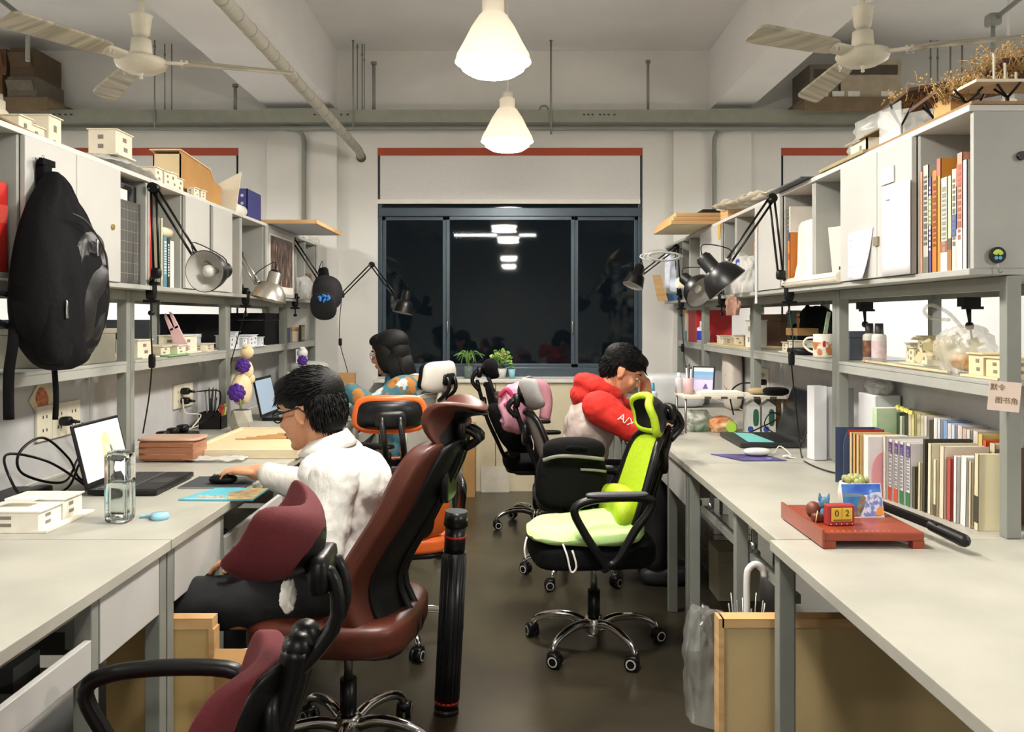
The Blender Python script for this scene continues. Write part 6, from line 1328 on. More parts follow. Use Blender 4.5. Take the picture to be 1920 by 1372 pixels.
# unit 2: mug, backpack, grey bin
t = mug('white printed mug standing at the shelf edge by the post', (1.395, 3.80, zm), .045, .105, M('#d8d2c4', .35))
part(t, 'mug_handle', MB().tube(smoothpath([(1.372, 3.84, zm+.088), (1.345, 3.872, zm+.084), (1.335, 3.885, zm+.055), (1.355, 3.865, zm+.028), (1.377, 3.838, zm+.02)], 16), .0055, 8), M('#d8d2c4', .35))
part(t, 'mug_print', MB().lathe([(.0453, .012), (.0456, .07)], 28, Matrix.Translation((1.395, 3.80, zm)), cap=False), M('#d8d2c4', .4, col2='#b8763f', scale=22, lo=.45, hi=.5)); part(t, 'red_mark', MB().sb((1.382, 3.756, zm+.062), (.018, .006, .028), 3, 4, rot=(0, 0, .3)), M('#c03a2c', .5))
single('paper_fan_strip', 'pale green patterned strip standing in the white mug', 'strip', MB().cbox((1.405, 3.80, zm+.125), (.022, .003, .16), (.1, .12, .5)), M('#b9c9a4', .6, col2='#7f9a80', scale=60))
t = thing('backpack', 'black backpack standing on the shelf behind the white mug', 'backpack', (1.64, 4.58, zm)); part(t, 'main_body', MB().sb((0, 0, 0), (1, 1, 1), 3, 14, fn=lambda q: Vector((1.64+.085*q.x, 4.58+.12*q.y*(1-.1*q.z), zm+.12+.12*q.z+.008*noise.noise(q*3)))), BPK); part(t, 'shoulder_strap', MB().tube(smoothpath([(1.56, 4.67, zm+.14), (1.545, 4.70, zm+.10), (1.555, 4.68, zm+.06)], 10), .01, 6), BPK); part(t, 'top_handle', MB().tube(smoothpath([(1.60, 4.53, zm+.21), (1.59, 4.57, zm+.24), (1.60, 4.62, zm+.21)], 10), .009, 6), BPK)
carton('grey_bin', 'small grey blue bin beside the post and mug', 'bin', (1.43, 3.60, zm), (1.53, 3.68, zm+.12), M('#6d7484', .6))
model('pale grey card model stacked behind the lamp cord', (1.47, 4.35, zm), (.15, .2, .07), 81, m=M('#c9c3b0', .7), n=2)
single('wood_tray', 'brown wooden tray lying on the grey card model', 'tray', MB().box((1.44, 4.28, zm+.088), (1.545, 4.46, zm+.125)), M('#8a6a3e', .7))
t = thing('wooden_figure', 'small jointed wooden figure standing on the brown tray', 'figure', (1.49, 4.42, zm+.125)); fw = M('#a8713f', .6)
part(t, 'torso', MB().cap((1.49, 4.42, zm+.152), (1.49, 4.42, zm+.17), .008, .01), fw); part(t, 'head', MB().ell((1.49, 4.42, zm+.193), (.009, .009, .012)), fw)
for s_ in (-1, 1): part(t, 'leg', MB().cap((1.49, 4.42+s_*.006, zm+.13), (1.49, 4.42+s_*.005, zm+.15), .004, .005), fw)
single('black_tray', 'low black tray on the shelf behind the lamp switch', 'tray', MB().sb((1.43, 4.16, zm+.016), (.12, .2, .03), 6, 5), BLACK)
# unit 3: wooden base with white models
single('base_board', 'pale wooden board carrying the white models', 'board', MB().box((1.35, 4.84, zm), (1.72, 5.86, zm+.008)), M('#cdb88c', .7))
model('cream box-like card model on the wooden board', (1.46, 5.30, zm+.0085), (.14, .26, .10), 91, m=M('#cfc3a8', .7), n=1, base=False)
model('small white card cubes on the wooden board', (1.42, 5.62, zm+.0085), (.1, .16, .05), 92, n=2, base=False)
model('white three-storey card tower near the shelf post', (1.42, 4.94, zm+.0085), (.12, .14, .16), 93, m=M('#dcdad2', .7), n=1, base=False)
carton('brown_carton', 'dark brown carton behind the white card models', 'carton', (1.60, 5.05, zm+.009), (1.74, 5.7, zm+.2), M('#5b4436', .8, var=.15)); single('teal_folder', 'dull teal folder leaning beside the dark brown carton', 'folder', MB().box((1.60, 4.86, zm+.009), (1.73, 4.93, zm+.22)), M('#4f6f6a', .7))
# unit 4: red box, detergent, pots, toy
t = thing('gift_box', 'tall red box with yellow and teal side panel at the wall', 'box', (1.42, 6.3, zm)); part(t, 'box_body', MB().box((1.36, 6.24, zm), (1.62, 6.52, zm+.235)), M('#b3262a', .5)); part(t, 'side_panel', MB().box((1.35, 6.53, zm), (1.60, 6.60, zm+.24)), M('#c9c0b4', .5)); part(t, 'teal_band', MB().box((1.348, 6.531, zm+.002), (1.352, 6.598, zm+.08)), M('#2c7a78', .5)); part(t, 'yellow_band', MB().box((1.348, 6.531, zm+.19), (1.352, 6.598, zm+.235)), M('#d9a22c', .5))
bottle('white and blue detergent bottle before the red box', (1.385, 6.17, zm), .036, .155, M('#d9d6e2', .4), M('#d0d4dc', .4), M('#2338b0', .4), .4)
t = thing('potted_succulent', 'small white pot with green and orange plant on the far shelf', 'plant', (1.40, 6.06, zm)); part(t, 'pot', MB().lathe([(.001, 0), (.026, 0), (.03, .085), (.026, .086), (.024, .07), (.001, .07)], 18, Matrix.Translation((1.39, 6.06, zm))), M('#dcd8e0', .4)); 
gm = MB()
for k in range(22): an = k*2.4; gm.sb((1.39+.016*math.cos(an), 6.06+.016*math.sin(an), zm+.09+.018*(k % 3)), (.014, .014, .03), 2.2, 3, rot=(.5*math.sin(an), .5*math.cos(an), 0))
part(t, 'leaf_cluster', gm, M('#4f7a36', .6, col2='#c9642c', scale=40), kind='stuff')
t = thing('toy_car', 'red plastic toy beside the far shelf post', 'toy', (1.40, 5.99, zm)); part(t, 'toy_body', MB().sb((1.49, 6.055, zm+.022), (.09, .05, .042), 4, 6), M('#d0351c', .4)); part(t, 'toy_top', MB().sb((1.50, 6.055, zm+.055), (.05, .04, .04), 3, 6), M('#d0351c', .4))
# clamps of lamps on the far side of the shelf, with cords
for px, Y in ((1622, 3.15), (1818, 2.55)):
    c = PY(px, 560, Y); t = thing('lamp_clamp', 'black lamp clamp under the shelf board '+('beside the lotion bottle' if px < 1700 else 'above the clear bag of buns'), 'clamp', (c.x, c.y, 1.36)); x_ = 1.66
    c = Vector((x_, YX(px, x_), 0)); part(t, 'clamp_jaw', MB().box((x_-.03, c.y-.02, ZB-.075), (x_+.03, c.y+.03, ZB-.041)).box((x_-.03, c.y-.04, ZB-.085), (x_+.03, c.y+.0, ZB-.075)), BLKP); part(t, 'clamp_screw', MB().cyl((x_, c.y, ZB-.13), (x_, c.y, ZB-.07), .006, n=8).sb((x_, c.y, ZB-.145), (.028, .028, .03), 2.4, 5), BLKP); part(t, 'cord', MB().tube(smoothpath([(x_, c.y+.02, ZB-.08), (x_, c.y-.01, ZB-.17), (x_+.02, c.y+.0, ZB-.26), (x_+.02, c.y, zm)], 16), .0035, 6), BLKP)
# ---------------------------------------------------------------- right lamps
clamp_lamp('large black swing arm lamp with both arms raised over the right desk', (XCR-.004, 3.83, ZB), PY(1464, 515, 3.8), PY(1447, 372, 3.75), PY(1366, 490, 3.65), PY(1352, 521, 3.6), (.62, -.15, -.75), BLKP, LIN, r=.095, cordp=[(XCR-.01, 3.82, ZB-.05), PY(1487, 640, 3.75), PY(1484, 680, 3.75), PY(1492, 760, 3.75), PY(1502, 850, 3.7), (1.22, 3.5, ZD+.005), (1.24, 3.30, ZD+.005), (1.30, 3.24, ZD+.005)])
single('cord_switch', 'black inline switch on the lamp cord over the black laptop', 'switch', MB().sb(PY(1484, 672, 3.75), (.026, .02, .062), 5, 5), BLKP)
clamp_lamp('black swing arm lamp tilted to show its grey lining', (XCR-.004, 5.05, ZB), PY(1348, 545, 4.95), PY(1352, 500, 4.95), PY(1325, 520, 4.9), PY(1306, 540, 4.8), (.45, -.62, -.5), BLKP, M('#a9a7a2', .4), r=.10)
clamp_lamp('black swing arm lamp reaching towards the window beside the coiled wire', (XCR-.004, 6.25, ZB), PY(1273, 548, 6.2), PY(1268, 463, 6.15), PY(1205, 512, 6.1), PY(1190, 526, 6.05), (-.35, -.2, -.9), BLKP, LIN, r=.075, cordp=[(XCR-.008, 6.24, ZB-.05), PY(1281, 640, 6.2), PY(1283, 668, 6.2), PY(1290, 720, 6.1)])
single('cord_switch', 'black inline switch on the lamp cord by the red box', 'switch', MB().sb(PY(1280, 652, 6.2), (.024, .02, .06), 5, 5), BLKP)
# ---------------------------------------------------------------- books on the right desk
zd = ZD+.001
Y0 = 2.40; rnd = random.Random(11)
FR = [('#d5cba8', .022, .215, 'cream book with dark base band at the post end', [(.1, .45, '#3a372e')]), ('#c9bd9c', .014, .19, 'thin beige book second from the post', None), ('#d9d7d6', .032, .20, 'white book second after the thin beige one', None), ('#dcd9d6', .018, .195, 'plain white book left of the wide white book', None), ('#b0453a', .024, .185, 'faded red book among the white ones', None), ('#d6c9b4', .026, .215, 'pale pink cream book left of the red one', None), ('#d2c8a6', .018, .17, 'ivory book with brown lower edge', [(.0, .2, '#5b4a36')]), ('#d8d0b6', .02, .215, 'tall ivory notebook with dotted edge', None), ('#3e3a30', .016, .225, 'tall dark olive folder standing crooked', None), ('#c9bd98', .016, .15, 'short ochre booklet before the olive folder', None), ('#4a4638', .02, .13, 'short dark booklet before the olive folder', None),
      ('#d6d2d2', .026, .20, 'white purple-titled volume with green base', [(.0, .22, '#2c6a3c'), (.78, .96, '#4c3a78')]), ('#d6d2d2', .024, .2, 'second white purple-titled volume with green base', [(.0, .22, '#2c6a3c'), (.78, .96, '#4c3a78')]), ('#d6d2d2', .024, .2, 'white purple-titled volume with orange base', [(.0, .22, '#b04a2c'), (.78, .96, '#5a3068')]), ('#d2ccca', .024, .2, 'second white purple-titled volume with orange base', [(.0, .22, '#a03a26'), (.78, .96, '#5a3068')]), ('#c8c2b8', .022, .205, 'grey white book behind the pink cover', None)]
for c_, w_, h_, lab, bd in FR:
    xx = lerp(1.315, 1.215, (Y0-2.40)/.6)
    book(lab, (xx, Y0+w_/2, zd), (min(.145, 1.425-xx), w_, h_), c_, 'front row of books on the right desk', band=bd, print_='#7a7682' if bd and len(bd) > 1 else None, tilt=R(rnd.uniform(0, 2.2))); Y0 += w_*1.02+.0065
# pink faced cover: book standing with its front to the aisle end
t = thing('book', 'white book with a large pink shape on its cover facing the aisle', 'book', (1.20, Y0+.02, zd), 0, 'front row of books on the right desk')
yb_ = Y0+.006
part(t, 'cover', MB().box((1.20, yb_, zd), (1.345, yb_+.03, zd+.20)), M('#d9d3d3', .4)); part(t, 'pages', MB().box((1.2, yb_+.004, zd+.2), (1.34, yb_+.026, zd+.201)), PAPER)
mm = MB().sb((1.196, yb_+.015, zd+.06), (.003, .028, .16), 2.4, 6); part(t, 'pink_shape', MB().sb((1.27, yb_-.001, zd+.07), (.12, .002, .17), 2.3, 8), M('#d6949c', .4, var=.03))
Y0 = yb_+.04
book('white book with brown edge behind the pink cover', (1.21, Y0+.012, zd), (.14, .024, .2), '#cfc4b2', 'front row of books on the right desk'); Y0 += .034
for k in range(3): book(['first', 'second', 'third'][k]+' tan paperback beside the blue holder', (1.20, Y0+.012, zd), (.14, .022, .195), ['#c9a774', '#b8935e', '#cdb083'][k], 'front row of books on the right desk'); Y0 += .03
t = thing('book_holder', 'navy and red magazine holder with arched cutout', 'magazine holder', (1.22, Y0+.05, zd), 0); NB = M('#3c4a66', .6); ym = Y0+.02
part(t, 'holder_side', MB().prism([(1.19, zd), (1.26, zd), (1.26, zd+.07), (1.275, zd+.085), (1.29, zd+.07), (1.29, zd), (1.335, zd), (1.335, zd+.2), (1.20, zd+.19), (1.19, zd+.15)], 'y', ym, ym+.004), NB); part(t, 'holder_side', MB().box((1.19, ym+.075, zd), (1.335, ym+.079, zd+.2)), NB); part(t, 'holder_back', MB().box((1.331, ym+.004, zd), (1.335, ym+.075, zd+.2)), NB); part(t, 'red_top', MB().box((1.205, ym-.001, zd+.182), (1.33, ym+.001, zd+.2)), M('#b0362c', .6)); part(t, 'yellow_figure', MB().sb((1.275, ym+.005, zd+.035), (.03, .004, .05), 3, 5), M('#d9a53c', .6))
Y0 = 2.47; colsb = [('#5b4636', .22), ('#3d3128', .21), ('#cbbfa2', .225), ('#cf5226', .23), ('#cdb46a', .245), ('#c9c6bc', .25), ('#cfc9c0', .25), ('#c3a79c', .25), ('#c9c4c0', .255), ('#bfc6d2', .255), ('#c9c4c4', .255), ('#7d97bd', .26), ('#c7cdd6', .262), ('#dcd8d0', .262), ('#45423a', .25), ('#cfcabc', .262), ('#c9c2aa', .26), ('#b9b08c', .262), ('#cfc88c', .262), ('#c9be9a', .265), ('#2f3a2a', .25), ('#b9bda8', .24), ('#39442f', .25)]
nmb = ['brown', 'dark brown', 'beige', 'bright orange', 'mustard yellow', 'pale grey', 'warm white', 'dusty rose', 'light stone', 'ice blue', 'silver', 'mid blue', 'pale blue', 'white', 'charcoal', 'bone', 'sand', 'khaki', 'lime cream', 'straw', 'bottle green', 'sage', 'dark olive']
for k, (c_, h_) in enumerate(colsb):
    w_ = .022+.008*((k*7) % 3)/2; book(nmb[k]+' book in the taller back row against the panel', (1.428+.003*(k % 3), Y0+w_/2, zd), (.082, w_, h_), c_, 'back row of books on the right desk', band=[(.25, .7, '#2f2e2a')] if k in (9, 14) else None, tilt=R(.6)); Y0 += w_+.0045
t = thing('book', 'green covered thick book facing out at the end of the back row', 'book', (1.40, Y0+.03, zd), 0, 'back row of books on the right desk'); part(t, 'cover', MB().box((1.365, Y0+.012, zd), (1.50, Y0+.05, zd+.262)), M('#9cc48c', .4, col2='#cfdcc0', scale=9)); part(t, 'pages', MB().box((1.372, Y0+.015, zd+.262), (1.495, Y0+.047, zd+.2635)), PAPER); part(t, 'lower_band', MB().box((1.3645, Y0+.0115, zd+.0), (1.5005, Y0+.0118, zd+.13)), M('#d9b074', .5))
for k in range(4): single('page_marker', 'yellow sticky marker poking out of the back row of books', 'marker', MB().cbox((1.40+.01*k, 2.98+.055*k, zd+.269), (.012, .018, .012), (.3*k, 0, .4)), M('#d9cf6a', .7), group='sticky markers in the books')
# ---------------------------------------------------------------- paper cutter and the small things on it
t = thing('paper_cutter', 'red stained wooden paper cutter with black handle on the right desk', 'paper cutter', (.945, 2.37, ZD)); RW = M('#8e3a20', .4, var=.12, scale=8, bump=.08, bscale=60, coat=.3)
ct = ZD+.043
part(t, 'cutter_bed', MB().box((.815, 2.215, ZD+.020), (1.075, 2.545, ct)), RW, bevel=.003)
for a, b in (((.815, 2.215), (.845, 2.24)), ((1.045, 2.215), (1.075, 2.24)), ((.815, 2.52), (.845, 2.545)), ((1.045, 2.52), (1.075, 2.545))): part(t, 'foot', MB().box((*a, ZD+.0005), (*b, ZD+.02)), RW)
part(t, 'guide_rail', MB().box((.808, 2.21, ZD+.004), (.8145, 2.55, ct+.008)), RW, bevel=.002)
for k in range(12): part(t, 'scale_mark', MB().box((.84+.015*k, 2.224, ct), (.842+.015*k, 2.236-.004*(k % 2), ct+.0006)), M('#c9906a', .5, var=0))
part(t, 'blade_arm', MB().add([Vector(p) for p in ((1.079, 2.56, ct-.005), (1.092, 2.56, ct-.005), (1.135, 2.24, ct-.005), (1.118, 2.24, ct-.005), (1.079, 2.56, ct+.018), (1.092, 2.56, ct+.018), (1.135, 2.24, ct+.016), (1.118, 2.24, ct+.016))], [(3, 2, 1, 0), (4, 5, 6, 7), (0, 1, 5, 4), (1, 2, 6, 5), (2, 3, 7, 6), (3, 0, 4, 7)]), BLACK)
part(t, 'handle_grip', MB().cap((1.122, 2.27, ct+.004), (1.15, 2.165, ct-.008), .015, .017), BLACK); part(t, 'pivot_bolt', MB().cyl((1.076, 2.545, ct+.006), (1.098, 2.545, ct+.006), .01, n=12), STEEL)
t = thing('potted_succulent', 'succulent in a white egg-shaped pot with a small face on the paper cutter', 'plant', (.995, 2.47, ct)); Tp = Matrix.Translation((.995, 2.465, ct+.0005))
part(t, 'pot', MB().lathe([(.001, 0), (.030, 0), (.043, .022), (.047, .05), (.042, .082), (.036, .083), (.034, .07), (.001, .07)], 28, Tp), M('#d6d2c8', .3))
part(t, 'painted_eye', MB().tube([Vector((.995-.036+.004*math.cos(a), 2.465-.034-.003*math.cos(a), ct+.052+.006*math.sin(a))) for a in [i*.63 for i in range(10)]], .0012, 5, closed=True), BLACK)
for k in range(16):
    an = k*2.39996; rr = .008+.0017*k; part(t, 'leaf', MB().sb((.995+rr*math.cos(an), 2.465+rr*math.sin(an), ct+.088+.010*(1-k/16)), (.017, .022, .02), 2.2, 5, rot=(.4*math.sin(an), -.4*math.cos(an), an)), M('#a3ae6c', .5, col2='#8f8a5a', scale=30))
# postcard with a bay and white houses
t = thing('postcard', 'glossy postcard of a blue bay and white houses leaning on the pot', 'postcard', (.985, 2.39, ct))
TP = Matrix.Translation((.985, 2.375, ct+.0008)) @ Matrix.Rotation(R(4), 4, 'Z') @ Matrix.Rotation(R(-14), 4, 'X')
def card(poly, d, m, name): return part(t, name, MB().add([TP @ Vector((a, -d, b)) for a, b in poly], [tuple(range(len(poly)))]), m)
part(t, 'card_sheet', MB().box((-.058, -.0004, 0), (.058, .0008, .094), T=TP), PAPER)
card([(-.056, .062), (.056, .062), (.056, .092), (-.056, .092)], .0007, M('#2f55b8', .3, col2='#4f86cf', scale=18), 'sky_print'); card([(-.056, .003), (.0, .003), (.004, .06), (-.056, .06)], .0008, M('#1f4d98', .3, col2='#3c86b8', scale=20), 'sea_print'); card([(-.056, .058), (.0, .058), (-.006, .066), (-.03, .068), (-.056, .066)], .0009, M('#6d7f8a', .4), 'hill_print'); card([(-.034, .003), (.01, .003), (.016, .05), (.002, .064), (-.012, .045)], .0010, M('#5a4a42', .4, col2='#8a7a6a', scale=60), 'cliff_print'); card([(-.012, .003), (.056, .003), (.056, .07), (.03, .068), (.012, .058), (.004, .03)], .0011, M('#c8ccdc', .4, col2='#6f78b8', scale=70, lo=.45, hi=.55), 'houses_print'); card([(.034, .006), (.056, .006), (.056, .028), (.04, .026)], .0012, M('#d98a2c', .4), 'terrace_print'); card([(.022, .066), (.03, .066), (.03, .076), (.022, .076)], .0012, M('#7aa6df', .4), 'dome_print')
t = thing('desk_calendar', 'red block calendar reading 0 and 2 on a yellow face', 'calendar', (.88, 2.30, ct)); RC = M('#9c2f2c', .5, var=.06)
TC = Matrix.Translation((.885, 2.295, ct+.0005)) @ Matrix.Rotation(R(6), 4, 'Z')
part(t, 'calendar_body', MB().box((-.038, -.012, 0), (.038, .016, .056), T=TC), RC, bevel=.004)
for k in range(2): part(t, 'number_cube', MB().box((-.029+.0295*k, -.0145, .012), (-.0005+.0295*k, -.012, .048), T=TC), M('#d9b53c', .5, var=.03), bevel=.001)
for k, s_ in enumerate('02'): textmesh(s_, .024, TC @ Matrix.Translation((-.0148+.0295*k, -.0149, .033)) @ Matrix.Rotation(R(90), 4, 'X'), M('#2c2a22', .6, var=0), t, 'number')
part(t, 'month_strip', MB().box((-.024, -.0152, .014), (.026, -.0147, .018), T=TC), M('#7a6a2c', .6, var=0))
for k in range(5): part(t, 'white_dot', MB().cyl(TC @ Vector((-.03+.015*k, -.0126, .005)), TC @ Vector((-.03+.015*k, -.0118, .005)), .0016, n=8), WHITE)
t = thing('animal_figurine', 'blue and brown painted figurine sitting beside the block calendar', 'figurine', (.835, 2.33, ct)); BF = M('#4f7d9c', .5, var=.15, scale=80)
part(t, 'brown_body', MB().ell((.838, 2.36, ct+.026), (.020, .024, .024)).sb((.845, 2.335, ct+.012), (.04, .03, .024), 4, 5), M('#6d3424', .5)); part(t, 'blue_head', MB().ell((.858, 2.335, ct+.050), (.015, .013, .018)).cap((.848, 2.335, ct+.06), (.846, 2.335, ct+.076), .006, .002).cap((.868, 2.335, ct+.06), (.872, 2.335, ct+.075), .006, .002).ell((.858, 2.33, ct+.022), (.012, .01, .02)), BF); part(t, 'match_stick', MB().cyl((.828, 2.315, ct+.001), (.836, 2.322, ct+.032), .0015, n=6), CREAM)
# ---------------------------------------------------------------- laptop, mouse, papers beyond
t = thing('mouse_pad', 'dark purple starry mouse pad on the right desk', 'mouse pad', (1.02, 3.66, ZD)); part(t, 'pad', MB().prism([(.88, 3.75), (1.10, 3.74), (1.16, 3.58), (.97, 3.57)], 'z', ZD+.0005, ZD+.004), M('#2f2748', .6, col2='#57508a', scale=9)); part(t, 'pad_star', MB().cyl((1.1, 3.63, ZD+.004), (1.1, 3.63, ZD+.0044), .012, n=12), M('#8a9ac4', .6))
t = thing('computer_mouse', 'white computer mouse on the purple mouse pad', 'mouse', (1.07, 3.72, ZD)); part(t, 'mouse_shell', MB().sb((1.07, 3.70, ZD+.021), (.115, .062, .034), 2.5, 8), M('#dcd9d6', .3)); part(t, 'mouse_cord', MB().tube(smoothpath([(1.125, 3.71, ZD+.01), (1.16, 3.75, ZD+.006), (1.20, 3.80, ZD+.03), (1.22, 3.72, ZD+.006), (1.19, 3.66, ZD+.006), (1.21, 3.62, ZD+.006)], 24), .003, 6), M('#d2cfca', .5)); part(t, 'plug_end', MB().sb((1.19, 3.66, ZD+.008), (.05, .018, .012), 4, 4, rot=(0, 0, .4)), M('#d2cfca', .5))
t = thing('laptop', 'dark laptop with black screen and turquoise sheet on its keyboard', 'laptop', (1.22, 4.12, ZD)); part(t, 'laptop_base', MB().box((1.06, 3.93, ZD+.004), (1.345, 4.32, ZD+.024)), M('#2a2b2c', .4), bevel=.003); part(t, 'keyboard', MB().box((1.20, 3.95, ZD+.0242), (1.32, 4.30, ZD+.0255)), BLACK)
TL2 = Matrix.Translation((1.345, 4.125, ZD+.022)) @ Matrix.Rotation(R(20), 4, 'Y'); ld = part(t, 'lid', MB().box((-.003, -.195, 0), (.006, .195, .25), T=TL2), M('#26272a', .4), bevel=.003); part(ld, 'screen', MB().box((-.0036, -.185, .015), (-.0031, .185, .24), T=TL2), M('#17181a', .25, var=.05))
single('turquoise_sheet', 'turquoise plastic sheet lying on the dark laptop', 'sheet', MB().prism([(1.10, 3.95), (1.22, 3.94), (1.20, 4.24), (1.12, 4.28)], 'z', ZD+.0262, ZD+.0275), M('#6fc0bc', .4, var=.04))
for k in range(3): single('foam_board', ['front', 'middle', 'rear'][k]+' tall white foam board standing beside the dark laptop', 'board', MB().cbox((1.30+.065*k, 3.62-.0*k, ZD+.158), (.055, .012+.05*(k == 0), .31-.01*k), (0, 0, R(8+4*k))), M('#d6d6da', .8, var=.03), group='tall foam boards')
single('rolled_drawings', 'tall white drawing packet standing behind the seam post', 'packet', MB().box((1.41, 3.30, ZD+.001), (1.51, 3.46, ZD+.30)), M('#cfcfd2', .8, var=.04), bevel=.004)
bag('plastic_bag', 'clear crumpled bag lying on the tall drawing packet', (1.46, 3.38, ZD+.302), (.09, .15, .06), FILM, 31)
# raised rack with clutter
t = thing('monitor_stand', 'white desktop rack with thin metal legs on the desk of the hoodie man', 'rack', (1.16, 4.62, ZD)); zr = .955
part(t, 'rack_top', MB().box((.905, 4.44, zr-.014), (1.44, 4.705, zr)), M('#d9d3c2', .6), bevel=.002)
for xx in (.915, 1.42):
    for yy in (4.455, 4.69): part(t, 'leg', MB().cyl((xx, yy, ZD+.0005), (xx, yy, zr-.014), .0065, n=8), STEEL)
for k in range(5): part(t, 'edge_tab', MB().box((1.01+.085*k, 4.438, zr-.013), (1.045+.085*k, 4.4395, zr-.001)), M('#4a4438', .6))
t = thing('tablet_screen', 'small laptop with lit lilac screen standing on the white rack', 'laptop', (1.04, 4.66, zr)); TT = Matrix.Translation((1.05, 4.66, zr+.001)) @ Matrix.Rotation(R(-28), 4, 'Z') @ Matrix.Rotation(R(-12), 4, 'X')
part(t, 'screen_frame', MB().box((-.062, -.004, 0), (.062, .004, .145), T=TT), BLKP, bevel=.002)
for z0_, z1_, c_ in ((.012, .07, '#b9b0dc'), (.07, .095, '#7d92b0'), (.095, .115, '#5f93b4'), (.115, .136, '#c9bcc0')): part(t, 'screen_area', MB().box((-.054, -.0048, z0_), (.054, -.0041, z1_), T=TT), M(c_, .4, var=0, emit=.5))
part(t, 'screen_figure', MB().prism([(.0, .02), (.03, .02), (.02, .045), (.012, .05)], 'y', -.0054, -.005, T=TT), M('#5a4a86', .4, var=0, emit=.3))
single('paper_stack', 'white paper stack lying on the white rack', 'paper', MB().box((.99, 4.46, zr+.0005), (1.22, 4.60, zr+.02)), PAPER, bevel=.002)
t = thing('pen_cup', 'pale pink pen cup standing on the white rack', 'pen cup', (.945, 4.60, zr)); part(t, 'cup', MB().lathe([(.001, 0), (.027, 0), (.03, .085), (.027, .086), (.025, .006), (.001, .005)], 20, Matrix.Translation((.955, 4.58, zr+.0005))), M('#d6b4b8', .5))
pens('pale pink pen cup', (.955, 4.58, zr+.003), .018, 4, .12, .15, 15, ['#2a2a2c', '#d9d9dc'])
bottle('white pump bottle standing beside the pale pink pen cup', (.92, 4.66, zr+.0005), .02, .11, M('#dcdcde', .4), M('#dcdcde', .4), None, .5)
t = thing('wire_mesh_cup', 'tan paper scraps lying at the back of the white rack', 'paper', (1.34, 4.6, zr)); part(t, 'scrap', MB().sb((1.32, 4.56, zr+.018), (.10, .08, .035), 2.3, 6), M('#b8a37c', .8)); part(t, 'scrap', MB().sb((1.38, 4.62, zr+.014), (.07, .09, .026), 2.3, 6), PALE)
single('black_pouch', 'black pouch lying on the right end of the white rack', 'pouch', MB().sb((1.40, 4.50, zr+.022), (.13, .10, .042), 3, 8), BLKF)
bag('snack_bag', 'white and green snack bag lying under the white rack', (1.0, 4.55, ZD+.001), (.14, .12, .11), M('#c9cac4', .3, col2='#5f7a5a', scale=8), 41); bag('snack_bag', 'orange snack bag lying under the white rack', (1.11, 4.52, ZD+.001), (.14, .10, .08), M('#cf6a2a', .3, col2='#d9c29a', scale=9), 43)
single('green_lid_cup', 'clear cup with a lime green lid lying under the rack', 'cup', MB().cyl((1.16, 4.46, ZD+.032), (1.15, 4.445, ZD+.032), .028, n=18).cyl((1.16, 4.46, ZD+.032), (1.19, 4.53, ZD+.036), .026, .032, n=18, mi=1), [M('#9ac23c', .4, var=0), CLEARF])
for k, lab in enumerate(('milk carton with green waves nearer the snack bags', 'milk carton with green waves nearer the brown box')):
    t = thing('milk_carton', lab, 'carton', (1.25+.075*k, 4.50, ZD), group='milk cartons under the rack'); xx = 1.235+.082*k
    part(t, 'carton_body', MB().box((xx, 4.46, ZD+.0005), (xx+.07, 4.53, ZD+.14)), M('#d0d2cc', .5)); part(t, 'carton_gable', MB().prism([(xx, ZD+.14), (xx+.07, ZD+.14), (xx+.035, ZD+.165)], 'y', 4.462, 4.528), M('#d0d2cc', .5)); part(t, 'green_print', MB().sb((xx+.048, 4.459, ZD+.08), (.03, .002, .09), 3, 5), M('#2f5f48', .5, var=.1)); part(t, 'blue_print', MB().sb((xx+.02, 4.459, ZD+.02), (.03, .002, .03), 2.5, 4), M('#2c4a98', .5))
carton('brown_box', 'dark brown printed box under the right end of the rack', 'box', (1.405, 4.5, ZD+.001), (1.5, 4.68, ZD+.17), M('#5b4632', .6, col2='#8a6a3e', scale=40))
t = thing('headphone_cable', 'black looped headphone cable beside the milk cartons', 'cable', (1.33, 4.42, ZD)); part(t, 'cable_loop', MB().tube(smoothpath([(1.20, 4.36, ZD+.004), (1.27, 4.39, ZD+.03), (1.36, 4.40, ZD+.07), (1.39, 4.40, ZD+.10), (1.34, 4.40, ZD+.11), (1.31, 4.40, ZD+.05), (1.36, 4.38, ZD+.006)], 30), .0035, 6), BLKP)
single('patterned_cushion', 'white cushion with red dots leaning at the panel behind the rack', 'cushion', MB().sb((1.46, 5.62, ZD+.20), (.10, .24, .40), 4, 8), M('#c9c0b6', .8, col2='#8a3c38', scale=14, lo=.62, hi=.66))
outlet('white wall socket with charger behind the lit lilac screen', XBR, 1, 5.0, .945, 1, w=.14, hh=.12); plug('white charger plug in the socket behind the rack', (XBR-.012, 5.10, 1.02), 1, M('#dcdad6', .4)); plug('black plug in the socket behind the rack', (XBR-.012, 5.03, .985), 1)
cable('socket_cable', 'black cable running from the plug down behind the rack', [(XBR-.08, 5.04, .98), (XBR-.14, 5.14, .965), (XBR-.18, 5.2, .90), (XBR-.16, 5.2, ZD+.01)], .005)
single('storage_tub', 'pale translucent storage tub on the far desk behind the rack', 'tub', MB().sb((1.10, 5.85, ZD+.11), (.42, .3, .22), 8, 6), M('#c3c6c9', .4, var=.04)); single('black_pot', 'shallow black tray on the desk beside the hoodie man', 'tray', MB().sb((.86, 4.86, ZD+.03), (.2, .2, .055), 5, 6), BLACK)
bottle('tall white spray bottle on the desk beyond the hoodie man', (.90, 5.4, ZD+.001), .03, .19, M('#d4dade', .3), M('#3f8fae', .4), None, .4)
